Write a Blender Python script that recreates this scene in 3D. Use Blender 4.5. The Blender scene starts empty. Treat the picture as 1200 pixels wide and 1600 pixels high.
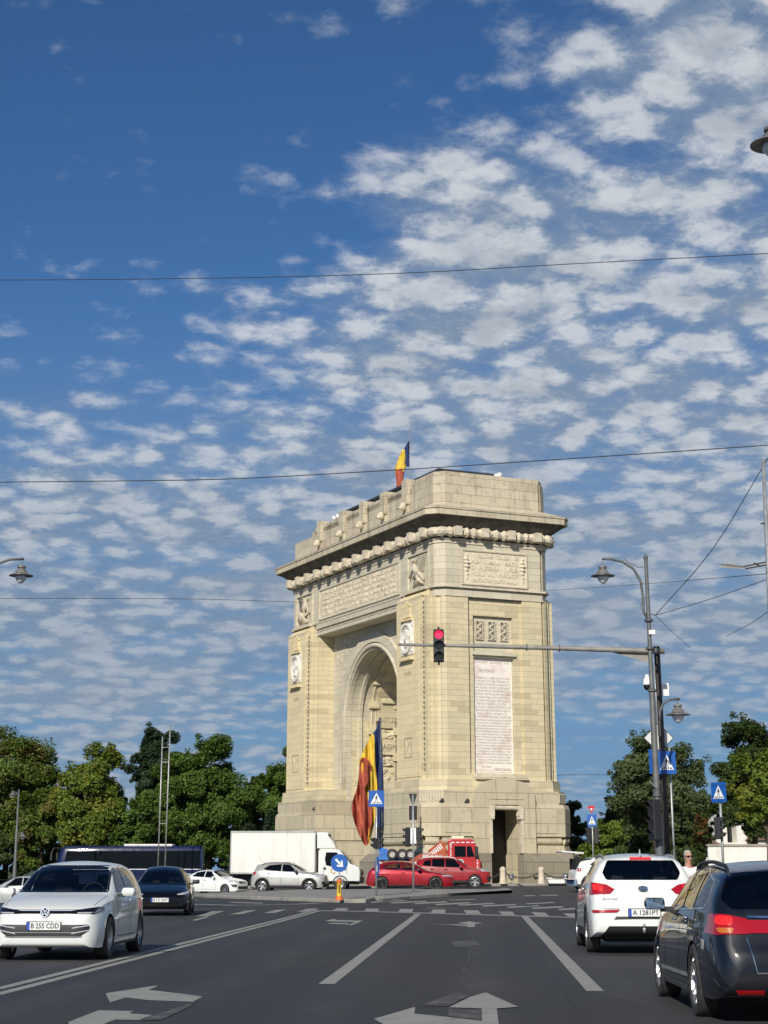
import bpy, bmesh, math, random
import numpy as np
from mathutils import Vector, Matrix
random.seed(7)
R_ = math.radians
sc = bpy.context.scene
COL = sc.collection
# ---------------------------------------------------------------- camera
FPX, PITCH, CX, CY, CAMH = 2660.0, R_(17.38), 600.0, 524.0, 1.37
cam_d = bpy.data.cameras.new('camera'); cam = bpy.data.objects.new('camera', cam_d); COL.objects.link(cam)
cam.location = (0, 0, CAMH); cam.rotation_euler = (R_(90) + PITCH, 0, 0)
cam_d.sensor_fit = 'VERTICAL'; cam_d.sensor_height = 24.0; cam_d.lens = FPX / 1600 * 24.0
cam_d.shift_y = -(800 - CY) / 1600.0
cam_d.clip_start = 0.1; cam_d.clip_end = 5000
sc.camera = cam
sc.render.resolution_x = 768; sc.render.resolution_y = 1024
# ---------------------------------------------------------------- light
SUN_EL = R_(31); SUN_DIR = Vector((-0.28, -0.96, 0)).normalized() * math.cos(SUN_EL) + Vector((0, 0, math.sin(SUN_EL)))
sun_d = bpy.data.lights.new('sun', 'SUN'); sun_d.energy = 4.75; sun_d.angle = R_(0.5); sun_d.color = (1.0, 0.93, 0.82)
sun = bpy.data.objects.new('sun', sun_d); COL.objects.link(sun)
sun.rotation_euler = SUN_DIR.to_track_quat('Z', 'Y').to_euler(); sun.location = (-30, -60, 60)
sc.view_settings.view_transform = 'Standard'; sc.view_settings.look = 'None'
sc.view_settings.exposure = 0.0; sc.view_settings.gamma = 1.0
sc.render.engine = 'CYCLES'

class NT:
    """small helper to write node trees"""
    def __init__(s, nt): s.nt = nt
    def n(s, t, **kw):
        nd = s.nt.nodes.new(t)
        for k, v in kw.items():
            if k.startswith('i_'):
                nm = k[2:].replace('_', ' ')
                nd.inputs[nm].default_value = v
            else: setattr(nd, k, v)
        return nd
    def l(s, a, b): s.nt.links.new(a, b)
    def math(s, op, a, b=None, c=None, clamp=False):
        nd = s.nt.nodes.new('ShaderNodeMath'); nd.operation = op; nd.use_clamp = clamp
        for i, v in enumerate((a, b, c)):
            if v is None: continue
            if isinstance(v, (int, float)): nd.inputs[i].default_value = v
            else: s.l(v, nd.inputs[i])
        return nd.outputs[0]
    def ramp(s, fac, lo, hi, a=0.0, b=1.0, smooth=True):
        nd = s.nt.nodes.new('ShaderNodeMapRange'); nd.interpolation_type = 'SMOOTHSTEP' if smooth else 'LINEAR'
        s.l(fac, nd.inputs[0])
        for i, v in zip((1, 2, 3, 4), (lo, hi, a, b)): nd.inputs[i].default_value = v
        return nd.outputs[0]
    def mix(s, fac, a, b, blend='MIX'):
        nd = s.nt.nodes.new('ShaderNodeMix'); nd.data_type = 'RGBA'; nd.blend_type = blend
        if isinstance(fac, (int, float)): nd.inputs[0].default_value = fac
        else: s.l(fac, nd.inputs[0])
        for i, v in ((6, a), (7, b)):
            if isinstance(v, (tuple, list)): nd.inputs[i].default_value = (*v[:3], 1)
            else: s.l(v, nd.inputs[i])
        return nd.outputs[2]

def make_world():
    w = bpy.data.worlds.new('World'); sc.world = w; w.use_nodes = True
    t = NT(w.node_tree); w.node_tree.nodes.clear()
    out = t.n('ShaderNodeOutputWorld'); bg = t.n('ShaderNodeBackground')
    STR = 0.078
    bg.inputs[1].default_value = STR
    t.l(bg.outputs[0], out.inputs[0])
    sky = t.n('ShaderNodeTexSky'); sky.sky_type = 'NISHITA'; sky.sun_disc = False
    sky.sun_elevation = SUN_EL; sky.sun_rotation = math.atan2(SUN_DIR.x, SUN_DIR.y)
    sky.air_density = 1.0; sky.dust_density = 0.2; sky.ozone_density = 4.0; sky.altitude = 100
    tc = t.n('ShaderNodeTexCoord'); sp = t.n('ShaderNodeSeparateXYZ'); t.l(tc.outputs['Generated'], sp.inputs[0])
    x, y, z = sp.outputs
    zc = t.math('MAXIMUM', z, 0.0)
    zz = t.math('ADD', zc, 0.22)
    px = t.math('DIVIDE', x, zz); py = t.math('DIVIDE', y, zz)
    cv = t.n('ShaderNodeCombineXYZ'); t.l(px, cv.inputs[0]); t.l(py, cv.inputs[1])
    # deepen the blue towards the zenith a little (polarised late summer sky)
    hs = t.n('ShaderNodeHueSaturation'); hs.inputs['Saturation'].default_value = 1.12; hs.inputs['Value'].default_value = 1.0
    t.l(sky.outputs[0], hs.inputs['Color'])
    skyc = t.mix(1.0, hs.outputs[0], SKYTINT, 'MULTIPLY')
    # direction based coverage
    ya_ = t.math('MAXIMUM', t.math('ABSOLUTE', y), 0.35); az = t.math('DIVIDE', x, ya_); el = t.math('DIVIDE', z, ya_)
    def fbm(scale, detail, rough, off=(0, 0, 0), dist=0.0, sx=1, sy=1):
        mp = t.n('ShaderNodeMapping'); mp.inputs['Location'].default_value = off; mp.inputs['Scale'].default_value = (sx, sy, 1)
        mp.inputs['Rotation'].default_value = (0, 0, R_(-20))
        t.l(cv.outputs[0], mp.inputs[0])
        n = t.n('ShaderNodeTexNoise'); n.noise_dimensions = '3D'
        n.inputs['Scale'].default_value = scale; n.inputs['Detail'].default_value = detail
        n.inputs['Roughness'].default_value = rough; n.inputs['Distortion'].default_value = dist
        t.l(mp.outputs[0], n.inputs['Vector']); return n.outputs[0]
    def puffs(scale, off, sx, sy):
        mp = t.n('ShaderNodeMapping'); mp.inputs['Location'].default_value = off; mp.inputs['Scale'].default_value = (sx, sy, 1); mp.inputs['Rotation'].default_value = (0, 0, R_(-12))
        nn = t.n('ShaderNodeTexNoise'); nn.inputs['Scale'].default_value = 14; nn.inputs['Detail'].default_value = 6; nn.inputs['Roughness'].default_value = .6; t.l(cv.outputs[0], nn.inputs['Vector'])
        sc_ = t.n('ShaderNodeVectorMath'); sc_.operation = 'SCALE'; sc_.inputs['Scale'].default_value = .085; t.l(nn.outputs['Color'], sc_.inputs[0])
        ad = t.n('ShaderNodeVectorMath'); ad.operation = 'ADD'; t.l(cv.outputs[0], ad.inputs[0]); t.l(sc_.outputs[0], ad.inputs[1]); t.l(ad.outputs[0], mp.inputs[0])
        v = t.n('ShaderNodeTexVoronoi'); v.feature = 'SMOOTH_F1'; v.inputs['Scale'].default_value = scale; v.inputs['Smoothness'].default_value = .55; v.voronoi_dimensions = '2D'
        t.l(mp.outputs[0], v.inputs['Vector']); return v.outputs['Distance']
    big = fbm(3.4, 2, .5, (6.3, 2.9, 0))
    med = fbm(7.5, 4, .5, (2.3, 5.7, 0), 0.3, 1.0, 1.1)
    fine = fbm(34, 9, .66, (5.3, 2.2, 0), 0.2, 1.0, 1.05)
    pf = t.ramp(puffs(16.5, (1, 2, 0), 1.0, 1.05), .05, .62, 1, 0, False)
    # coverage in sky directions: a wedge opening to the right, everything below about fifteen degrees
    c1 = t.math('SUBTRACT', az, t.math('ADD', t.math('MULTIPLY', el, .95), -.385))
    c1 = t.ramp(c1, -.13, .12, -.165, .52)
    c2 = t.ramp(el, .19, .32, .40, -.165)
    c = t.math('MAXIMUM', c1, c2)
    c = t.math('ADD', c, t.math('MULTIPLY', t.math('SUBTRACT', big, 0.5), .95))
    lowgap = t.ramp(el, 0.05, 0.15, 1.0, 0.0)          # clear belt above the horizon
    c = t.math('SUBTRACT', c, t.math('MULTIPLY', lowgap, t.ramp(az, -.2, .1, .10, .46)))
    d = t.math('ADD', t.math('MULTIPLY', med, 0.50), t.math('MULTIPLY', fine, 0.38))
    d = t.math('ADD', d, t.math('MULTIPLY', pf, 0.20))
    d = t.math('ADD', d, t.math('MULTIPLY', c, 0.66))
    cloud = t.math('MULTIPLY', t.ramp(d, 0.50, 0.95), t.ramp(el, .0, .04, 0, 1))
    # thin high veil that dulls the lower sky
    veil = fbm(5.0, 6, .62, (9, 4, 0), .4, .45, 1.8)
    veil = t.math('MULTIPLY', t.ramp(veil, 0.28, 0.68, .34, 0.85), t.ramp(el, 0.13, 0.37, 1.0, 0.02))
    veil = t.math('MULTIPLY', veil, t.ramp(el, 0.05, 0.14, 0.15, 1.0))
    sh2 = fbm(13, 5, .6, (2.0, 8.1, 0), 0.2)
    body_ = t.math('MULTIPLY', t.ramp(d, 0.80, 1.1, 0, 1), t.ramp(sh2, 0.42, 0.62, 1, .15))     # thick undersides are greyer
    lit = t.ramp(t.math('ADD', t.math('MULTIPLY', pf, .6), t.math('MULTIPLY', fine, 1.15)), .56, 1.10, 0, 1)
    k = 1.0 / STR
    ccol = t.mix(lit, (0.225 * k, 0.30 * k, 0.415 * k), (0.64 * k, 0.67 * k, 0.71 * k))
    ccol = t.mix(t.math('MULTIPLY', body_, .55), ccol, (0.225 * k, 0.27 * k, 0.34 * k))
    ccol = t.mix(t.ramp(el, 0.08, 0.32, 0.62, 0.0), ccol, (0.235 * k, 0.31 * k, 0.42 * k))
    skyc = t.mix(t.ramp(el, .0, .30, .92, .0), skyc, (0.125 * k, 0.265 * k, 0.47 * k))
    skyc = t.mix(t.ramp(el, .0, .08, .55, .0), skyc, (0.22 * k, 0.36 * k, 0.53 * k))
    c1 = t.mix(veil, skyc, (0.165 * k, 0.245 * k, 0.375 * k))
    c2 = t.mix(t.math('MULTIPLY', cloud, 0.95), c1, ccol)
    t.l(c2, bg.inputs[0])
SKYTINT = (0.66, 0.84, 1.0)
make_world()

# ---------------------------------------------------------------- placing helpers
_F = Vector((0, math.cos(PITCH), math.sin(PITCH))); _U = Vector((0, -math.sin(PITCH), math.cos(PITCH)))
def P(px, py, Y):
    """world point at distance Y in front of the viewpoint"""
    r = _F + Vector((1, 0, 0)) * (px - CX) / FPX - _U * (py - CY) / FPX
    return Vector((0, 0, CAMH)) + r * (Y / r.y)
def T(x, y):
    """gentle rise of the junction towards the monument"""
    t = min(1, max(0, (y - 50) / 45.0)); s = t * t * (3 - 2 * t)
    return s * min(.36, max(-.5, .27 + .03 * x))
def G(px, py, dz=0.0):
    """ground point seen at a place of the photograph"""
    r = _F + Vector((1, 0, 0)) * (px - CX) / FPX - _U * (py - CY) / FPX
    z = 0
    for i in range(50):
        p = Vector((0, 0, CAMH)) + r * ((z + dz - CAMH) / r.z); z = .6 * z + .4 * T(p.x, p.y)
    p.z = T(p.x, p.y) + dz
    return p

# ---------------------------------------------------------------- materials
def principled(name, col=(.5, .5, .5), rough=.6, metal=0, coat=0, spec=None, emis=None, es=0):
    m = bpy.data.materials.new(name); m.use_nodes = True
    b = m.node_tree.nodes['Principled BSDF']
    b.inputs['Base Color'].default_value = (*col, 1); b.inputs['Roughness'].default_value = rough
    b.inputs['Metallic'].default_value = metal; b.inputs['Coat Weight'].default_value = coat
    b.inputs['Coat Roughness'].default_value = .04
    if spec is not None: b.inputs['Specular IOR Level'].default_value = spec
    if emis: b.inputs['Emission Color'].default_value = (*emis, 1); b.inputs['Emission Strength'].default_value = es
    return m
def noisy(name, c1, c2, scale=5, rough=.7, detail=5, bump=0.0, bscale=None, metal=0, coat=0, stretch=(1, 1, 1), lo=.35, hi=.65, r2=None):
    """object-space procedural colour variation and bump"""
    m = principled(name, c1, rough, metal, coat); t = NT(m.node_tree); b = m.node_tree.nodes['Principled BSDF']
    tc = t.n('ShaderNodeTexCoord'); mp = t.n('ShaderNodeMapping'); mp.inputs['Scale'].default_value = stretch
    t.l(tc.outputs['Object'], mp.inputs[0])
    n = t.n('ShaderNodeTexNoise'); n.inputs['Scale'].default_value = scale; n.inputs['Detail'].default_value = detail; n.inputs['Roughness'].default_value = .6
    t.l(mp.outputs[0], n.inputs['Vector'])
    f = t.ramp(n.outputs[0], lo, hi)
    t.l(t.mix(f, c1, c2), b.inputs['Base Color'])
    if r2 is not None:
        t.l(t.ramp(n.outputs[0], lo, hi, rough, r2), b.inputs['Roughness'])
    if bump:
        n2 = t.n('ShaderNodeTexNoise'); n2.inputs['Scale'].default_value = bscale or scale * 8; n2.inputs['Detail'].default_value = 4
        t.l(mp.outputs[0], n2.inputs['Vector'])
        bp = t.n('ShaderNodeBump'); bp.inputs['Strength'].default_value = bump; bp.inputs['Distance'].default_value = .02
        t.l(n2.outputs[0], bp.inputs['Height']); t.l(bp.outputs[0], b.inputs['Normal'])
    return m
def stone(name, c1, c2, mortar, course=.40, block=1.15, dirt=(.20, .18, .13), dirt_amt=.35, msize=.012, bumpd=.03, rough=.85, darkblock=.35, streak=.5):
    """ashlar masonry: block to block tone changes, thin joints, weather streaks"""
    m = principled(name, c1, rough); t = NT(m.node_tree); b = m.node_tree.nodes['Principled BSDF']
    tc = t.n('ShaderNodeTexCoord'); sp = t.n('ShaderNodeSeparateXYZ'); t.l(tc.outputs['Object'], sp.inputs[0])
    s = t.math('ADD', sp.outputs[0], sp.outputs[1]); cv = t.n('ShaderNodeCombineXYZ'); t.l(s, cv.inputs[0]); t.l(sp.outputs[2], cv.inputs[1])
    br = t.n('ShaderNodeTexBrick'); br.offset = .5; br.offset_frequency = 2
    br.inputs['Scale'].default_value = 1; br.inputs['Mortar Size'].default_value = msize; br.inputs['Mortar Smooth'].default_value = .3
    br.inputs['Brick Width'].default_value = block; br.inputs['Row Height'].default_value = course; br.inputs['Bias'].default_value = 0
    br.inputs['Color1'].default_value = (0, 0, 0, 1); br.inputs['Color2'].default_value = (1, 1, 1, 1); br.inputs['Mortar'].default_value = (.5, .5, .5, 1)
    t.l(cv.outputs[0], br.inputs['Vector'])
    rb = t.n('ShaderNodeSeparateColor'); t.l(br.outputs[0], rb.inputs[0])
    rnd = rb.outputs[0]
    n1 = t.n('ShaderNodeTexNoise'); n1.inputs['Scale'].default_value = .55; n1.inputs['Detail'].default_value = 6; n1.inputs['Roughness'].default_value = .62
    t.l(tc.outputs['Object'], n1.inputs['Vector'])
    mixf = t.math('ADD', t.math('MULTIPLY', rnd, .75), t.math('MULTIPLY', t.math('SUBTRACT', n1.outputs[0], .5), 1.5), clamp=True)
    col = t.mix(mixf, c1, c2)
    dk = t.ramp(rnd, .80, .97, 0, darkblock)
    col = t.mix(dk, col, (c1[0] * .62, c1[1] * .56, c1[2] * .50))
    mp = t.n('ShaderNodeMapping'); mp.inputs['Scale'].default_value = (1.3, 1.3, .10); t.l(tc.outputs['Object'], mp.inputs[0])
    n2 = t.n('ShaderNodeTexNoise'); n2.inputs['Scale'].default_value = 1.6; n2.inputs['Detail'].default_value = 7; n2.inputs['Roughness'].default_value = .7
    t.l(mp.outputs[0], n2.inputs['Vector'])
    st = t.ramp(n2.outputs[0], .50, .78, 0, streak * dirt_amt * 1.6)
    n3 = t.n('ShaderNodeTexNoise'); n3.inputs['Scale'].default_value = 2.4; n3.inputs['Detail'].default_value = 8; n3.inputs['Roughness'].default_value = .7
    t.l(tc.outputs['Object'], n3.inputs['Vector'])
    dd = t.ramp(n3.outputs[0], .52, .75, 0, dirt_amt)
    col = t.mix(st, col, dirt); col = t.mix(dd, col, dirt)
    col = t.mix(br.outputs['Fac'], col, mortar)
    t.l(col, b.inputs['Base Color'])
    n4 = t.n('ShaderNodeTexNoise'); n4.inputs['Scale'].default_value = 14; n4.inputs['Detail'].default_value = 6
    t.l(tc.outputs['Object'], n4.inputs['Vector'])
    h = t.math('SUBTRACT', t.math('MULTIPLY', n4.outputs[0], .5), t.math('MULTIPLY', br.outputs['Fac'], .8))
    h = t.math('ADD', h, t.math('MULTIPLY', rnd, .25))
    bp = t.n('ShaderNodeBump'); bp.inputs['Strength'].default_value = .8; bp.inputs['Distance'].default_value = bumpd
    t.l(h, bp.inputs['Height']); t.l(bp.outputs[0], b.inputs['Normal'])
    return m
def paint(name, col, rough=.32, coat=1.0, metal=0.0, dirt=.08, spec=.3):
    """car paint: outside paint and clear coat, dark lining inside"""
    m = principled(name, col, rough, metal, coat, spec=spec); t = NT(m.node_tree); b = m.node_tree.nodes['Principled BSDF']
    tc = t.n('ShaderNodeTexCoord')
    n = t.n('ShaderNodeTexNoise'); n.inputs['Scale'].default_value = 2.2; n.inputs['Detail'].default_value = 6; t.l(tc.outputs['Object'], n.inputs['Vector'])
    f = t.ramp(n.outputs[0], .45, .8, 0, dirt)
    c = t.mix(f, col, (.22, .20, .17))
    g = t.n('ShaderNodeNewGeometry')
    t.l(t.mix(g.outputs['Backfacing'], c, (.05, .05, .055)), b.inputs['Base Color'])
    t.l(t.ramp(n.outputs[0], .3, .8, rough, rough + .15), b.inputs['Roughness'])
    return m
def glass(name, tint=(.35, .40, .40), op=.0):
    m = bpy.data.materials.new(name); m.use_nodes = True; m.node_tree.nodes.clear(); t = NT(m.node_tree)
    out = t.n('ShaderNodeOutputMaterial'); tr = t.n('ShaderNodeBsdfTransparent'); tr.inputs[0].default_value = (*tint, 1)
    gl = t.n('ShaderNodeBsdfGlossy'); gl.inputs['Roughness'].default_value = .015; gl.inputs[0].default_value = (1, 1, 1, 1)
    fr = t.n('ShaderNodeFresnel'); fr.inputs[0].default_value = 1.5
    mx = t.n('ShaderNodeMixShader'); t.l(fr.outputs[0], mx.inputs[0]); t.l(tr.outputs[0], mx.inputs[1]); t.l(gl.outputs[0], mx.inputs[2])
    t.l(mx.outputs[0], out.inputs[0]); return m

M = {}
M['stone_warm'] = stone('warm_limestone', (.64, .555, .36), (.52, .465, .315), (.43, .36, .235), dirt=(.33, .29, .20), dirt_amt=.35, msize=.007, course=.36, block=1.0, bumpd=.02)
M['stone_gold'] = stone('golden_limestone', (.74, .625, .38), (.65, .56, .36), (.42, .34, .20), msize=.007, bumpd=.015, course=.46, block=1.6, dirt_amt=.14, dirt=(.36, .28, .15), darkblock=.12)
M['stone_grey'] = stone('grey_limestone', (.60, .55, .42), (.52, .475, .365), (.34, .31, .24), msize=.007, course=.44, block=1.5, dirt_amt=.42, dirt=(.22, .205, .16), darkblock=.15)
M['stone_attic'] = stone('weathered_attic_stone', (.57, .505, .37), (.46, .41, .31), (.22, .18, .13), msize=.009, course=.62, block=1.5, dirt_amt=.85, dirt=(.20, .165, .11), streak=.9, darkblock=.3)
M['stone_plinth'] = stone('plinth_stone', (.54, .48, .335), (.46, .41, .295), (.20, .17, .12), course=.95, block=1.6, dirt_amt=.55, dirt=(.20, .18, .13))
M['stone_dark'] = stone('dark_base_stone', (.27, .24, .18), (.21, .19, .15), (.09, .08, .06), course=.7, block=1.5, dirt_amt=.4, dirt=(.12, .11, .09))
M['stone_soffit'] = noisy('cornice_soffit_stone', (.085, .08, .068), (.16, .145, .12), 1.5, .9, bump=.3, bscale=8)  # black staining plus the shade under the cornice, darkened into the colour
M['stone_trim'] = noisy('carved_pale_stone', (.64, .57, .44), (.48, .43, .33), 2.2, .85, bump=.5, bscale=9)
M['white_relief'] = noisy('white_marble_relief', (.80, .77, .70), (.66, .62, .54), 3, .7, bump=.2, bscale=10)
M['marble'] = noisy('rose_veined_marble', (.82, .77, .70), (.68, .55, .49), .9, .55, detail=9, stretch=(1, 1, 1.4), lo=.48, hi=.72)
M['ink'] = principled('incised_lettering', (.36, .30, .26), .8)
M['roofing'] = principled('dark_roof_sheet', (.03, .035, .045), .5)
M['white_paint'] = principled('white_painted_metal', (.78, .78, .76), .45)
M['tyre'] = noisy('tyre_rubber', (.022, .022, .023), (.045, .043, .04), 12, .85)
M['rim'] = principled('alloy_rim', (.55, .56, .58), .28, .9)
M['rim_dark'] = principled('dark_alloy_rim', (.05, .05, .055), .3, .8)
M['black'] = principled('black_plastic', (.018, .018, .02), .5)
M['blackgloss'] = principled('gloss_black', (.006, .006, .007), .12, 0, .6)
M['under'] = principled('underbody', (.012, .012, .012), .9)
M['glass'] = glass('clear_tinted_glass', (.50, .56, .55))
M['glass_dark'] = principled('privacy_glass', (.003, .004, .005), .03, 0, 0, spec=.3)
M['chrome'] = principled('chrome', (.75, .76, .78), .12, 1)
M['mirror'] = principled('mirror_glass', (.8, .85, .9), .03, 1)
M['lamp_clear'] = principled('clear_lamp_lens', (.62, .64, .66), .08, .4, 1)
M['lamp_red'] = principled('red_lamp_lens', (.34, .003, .006), .12, 0, 1)
M['lamp_red_lit'] = principled('lit_red_lamp', (.5, .01, .012), .15, 0, 1, emis=(1, .03, .02), es=.6)
M['lamp_orange'] = principled('amber_lamp_lens', (.45, .13, .015), .15, 0, 1)
M['flute'] = noisy('pale_fluting', (.58, .53, .40), (.48, .44, .34), 2, .8)
M['plate'] = principled('number_plate_white', (.72, .73, .72), .4)
M['plate_blue'] = principled('plate_blue_band', (.02, .08, .42), .4)
M['plate_ink'] = principled('plate_black', (.01, .01, .01), .5)
M['seat'] = principled('seat_fabric', (.05, .05, .055), .9)
M['seat_pale'] = principled('pale_trim', (.45, .44, .42), .8)
M['pole_grey'] = noisy('grey_painted_pole', (.075, .082, .088), (.115, .12, .12), 4, .55)
M['pole_dark'] = noisy('dark_brown_mast', (.035, .028, .024), (.06, .05, .04), 5, .6)
M['galv'] = noisy('galvanised_steel', (.42, .43, .43), (.32, .33, .33), 6, .45, metal=.5)
M['arm_grey'] = noisy('grey_mast_arm', (.27, .26, .23), (.20, .195, .18), 3, .55)
M['sign_blue'] = principled('sign_blue', (.010, .095, .38), .4)
M['sign_white'] = principled('sign_white', (.78, .80, .82), .4)
M['sign_black'] = principled('sign_black', (.008, .008, .008), .5)
M['sign_red'] = principled('sign_red', (.55, .02, .03), .4)
M['sign_back'] = principled('sign_back_grey', (.62, .63, .63), .5, .3)
M['lamp_glass'] = principled('frosted_lamp_glass', (.70, .72, .74), .35, 0, .5)
M['lamp_shade'] = noisy('grey_lamp_shade', (.11, .105, .10), (.165, .16, .15), 4, .45)
M['signal_red'] = principled('lit_red_signal', (.9, .02, .06), .3, emis=(1, .015, .07), es=1.6)
M['signal_off'] = principled('unlit_signal', (.012, .012, .014), .25)
M['wire'] = principled('overhead_wire', (.02, .022, .03), .7)
M['flag_blue'] = noisy('flag_blue_cloth', (.012, .028, .11), (.022, .045, .15), 3, .85, bump=.4, bscale=7)
M['flag_yellow'] = noisy('flag_yellow_cloth', (.70, .50, .05), (.60, .41, .04), 3, .8)
M['flag_red'] = noisy('flag_red_cloth', (.40, .085, .045), (.32, .06, .035), 3, .8)
M['bark'] = noisy('bark', (.10, .075, .05), (.055, .042, .03), 6, .95, bump=.6)

# ---------------------------------------------------------------- mesh builder
EACH = {'attic_pilaster', 'garland_block', 'door_pier', 'door_base', 'plinth_field', 'torus_moulding', 'carved_block', 'colonnette', 'roof_bracket', 'wall_spotlight', 'wheel_arch', 'base_skirt', 'clamp', 'scroll_bracket', 'jamb_facing', 'conduit', 'fan_grille', 'roof_rail'}
class MB:
    def __init__(s): s.v = []; s.f = []
    def add(s, vs, fs):
        b = len(s.v); s.v += [tuple(v) for v in vs]; s.f += [tuple(b + i for i in f) for f in fs]; return s
    def box(s, x0, x1, y0, y1, z0, z1, top=(0, 0), mat=None):
        a, b = top
        vs = [(x0, y0, z0), (x1, y0, z0), (x1, y1, z0), (x0, y1, z0), (x0 + a, y0 + b, z1), (x1 - a, y0 + b, z1), (x1 - a, y1 - b, z1), (x0 + a, y1 - b, z1)]
        if mat is not None: vs = [mat @ Vector(v) for v in vs]
        return s.add(vs, [(0, 3, 2, 1), (4, 5, 6, 7), (0, 1, 5, 4), (1, 2, 6, 5), (2, 3, 7, 6), (3, 0, 4, 7)])
    def prism(s, poly, z0, z1, poly2=None, mat=None):
        p2 = poly2 or poly; n = len(poly)
        vs = [(x, y, z0) for x, y in poly] + [(x, y, z1) for x, y in p2]
        if mat is not None: vs = [mat @ Vector(v) for v in vs]
        return s.add(vs, [tuple(range(n - 1, -1, -1)), tuple(range(n, 2 * n))] + [(i, (i + 1) % n, n + (i + 1) % n, n + i) for i in range(n)])
    def rings(s, rings, cap=True, closed=True):
        n = len(rings[0]); vs = [p for r in rings for p in r]; fs = []
        for k in range(len(rings) - 1):
            for i in range(n if closed else n - 1):
                j = (i + 1) % n; fs.append((k * n + i, k * n + j, (k + 1) * n + j, (k + 1) * n + i))
        if cap: fs += [tuple(range(n - 1, -1, -1)), tuple((len(rings) - 1) * n + i for i in range(n))]
        return s.add(vs, fs)
    def tube(s, pts, r, n=8, cap=True):
        pts = [Vector(p) for p in pts]; rs = r if isinstance(r, (list, tuple)) else [r] * len(pts)
        rings = []; up = None
        for i, p in enumerate(pts):
            d = (pts[min(i + 1, len(pts) - 1)] - pts[max(i - 1, 0)]).normalized()
            if up is None: up = Vector((0, 0, 1)) if abs(d.z) < .9 else Vector((1, 0, 0))
            a = d.cross(up).normalized(); b = d.cross(a).normalized(); up = -b if b.dot(up) < 0 else b
            a = d.cross(up).normalized(); b = a.cross(d).normalized()
            rings.append([p + (a * math.cos(t) + b * math.sin(t)) * rs[i] for t in [2 * math.pi * k / n for k in range(n)]])
        return s.rings(rings, cap)
    def lathe(s, prof, n=20, c=(0, 0, 0), mat=None, cap=True):
        c = Vector(c); rings = []
        for r, z in prof:
            ring = [Vector((math.cos(2 * math.pi * k / n) * r, math.sin(2 * math.pi * k / n) * r, z)) for k in range(n)]
            rings.append([(mat @ p if mat is not None else p) + c for p in ring])
        return s.rings(rings, cap)
    def quad(s, a, b, c, d): return s.add([a, b, c, d], [(0, 1, 2, 3)])
    def pieces(s):
        par = list(range(len(s.v)))
        def fd(a):
            while par[a] != a: par[a] = par[par[a]]; a = par[a]
            return a
        for f in s.f:
            for b in f[1:]: par[fd(b)] = fd(f[0])
        gr = {}
        for f in s.f: gr.setdefault(fd(f[0]), []).append(f)
        out = []
        for fs in gr.values():
            ids = sorted({i for f in fs for i in f}); mp = {i: k for k, i in enumerate(ids)}; m = MB(); m.v = [s.v[i] for i in ids]; m.f = [tuple(mp[i] for i in f) for f in fs]; out.append(m)
        return out
    def build(s, name, mat, parent=None, smooth=False, angle=None):
        if name in EACH and parent is not None:
            ps = s.pieces()
            if len(ps) > 1: return [p.build(name, mat, parent, smooth, angle) for p in ps][-1]
        me = bpy.data.meshes.new(name); me.from_pydata([tuple(v) for v in s.v], [], s.f); me.update()
        bm = bmesh.new(); bm.from_mesh(me); bmesh.ops.recalc_face_normals(bm, faces=bm.faces); bm.to_mesh(me); bm.free()
        o = bpy.data.objects.new(name, me); COL.objects.link(o)
        if mat is not None:
            me.materials.append(M[mat] if isinstance(mat, str) else mat)
        if parent is not None: o.parent = parent
        if smooth:
            for p in me.polygons: p.use_smooth = True
            if angle: me.set_sharp_from_angle(angle=R_(angle))
        return o
def tag(o, label=None, cat=None, group=None, kind=None):
    if label: o['label'] = label
    if cat: o['category'] = cat
    if group: o['group'] = group
    if kind: o['kind'] = kind
    return o
def empty(name, loc=(0, 0, 0), rz=0, label=None, cat=None, group=None):
    o = bpy.data.objects.new(name, None); COL.objects.link(o); o.location = loc; o.rotation_euler = (0, 0, rz); o.empty_display_size = .3
    return tag(o, label, cat, group)
def copy_tree(o, parent=None):
    kids = list(o.children)
    c = o.copy(); COL.objects.link(c)
    if parent is not None: c.parent = parent
    for k in kids: copy_tree(k, c)
    return c
def text_obj(name, body, size, mat, matrix, parent=None, extrude=.01, align='CENTER', width=None, spacing=1.0, line=1.0, bold=0.0, res=2):
    cu = bpy.data.curves.new(name, 'FONT'); cu.body = body; cu.size = size; cu.extrude = extrude; cu.align_x = align; cu.align_y = 'CENTER' if '\n' not in body else 'TOP'
    cu.resolution_u = res; cu.space_character = spacing; cu.space_line = line; cu.offset = bold
    to = bpy.data.objects.new(name, cu)
    me = bpy.data.meshes.new_from_object(to); bpy.data.objects.remove(to)
    if width:
        xs = [v.co.x for v in me.vertices]; k = width / max(1e-6, max(xs) - min(xs)); me.transform(Matrix.Diagonal((k, 1, 1, 1)))
    me.transform(matrix); me.materials.clear(); me.materials.append(M[mat] if isinstance(mat, str) else mat)
    o = bpy.data.objects.new(name, me); COL.objects.link(o)
    if parent is not None: o.parent = parent
    return o
def frame(origin, right, up):
    """matrix that maps x->right, y->up, z->outward"""
    r = Vector(right).normalized(); u = Vector(up).normalized(); n = r.cross(u)
    m = Matrix((r, u, n)).transposed().to_4x4(); m.translation = Vector(origin); return m
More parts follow.
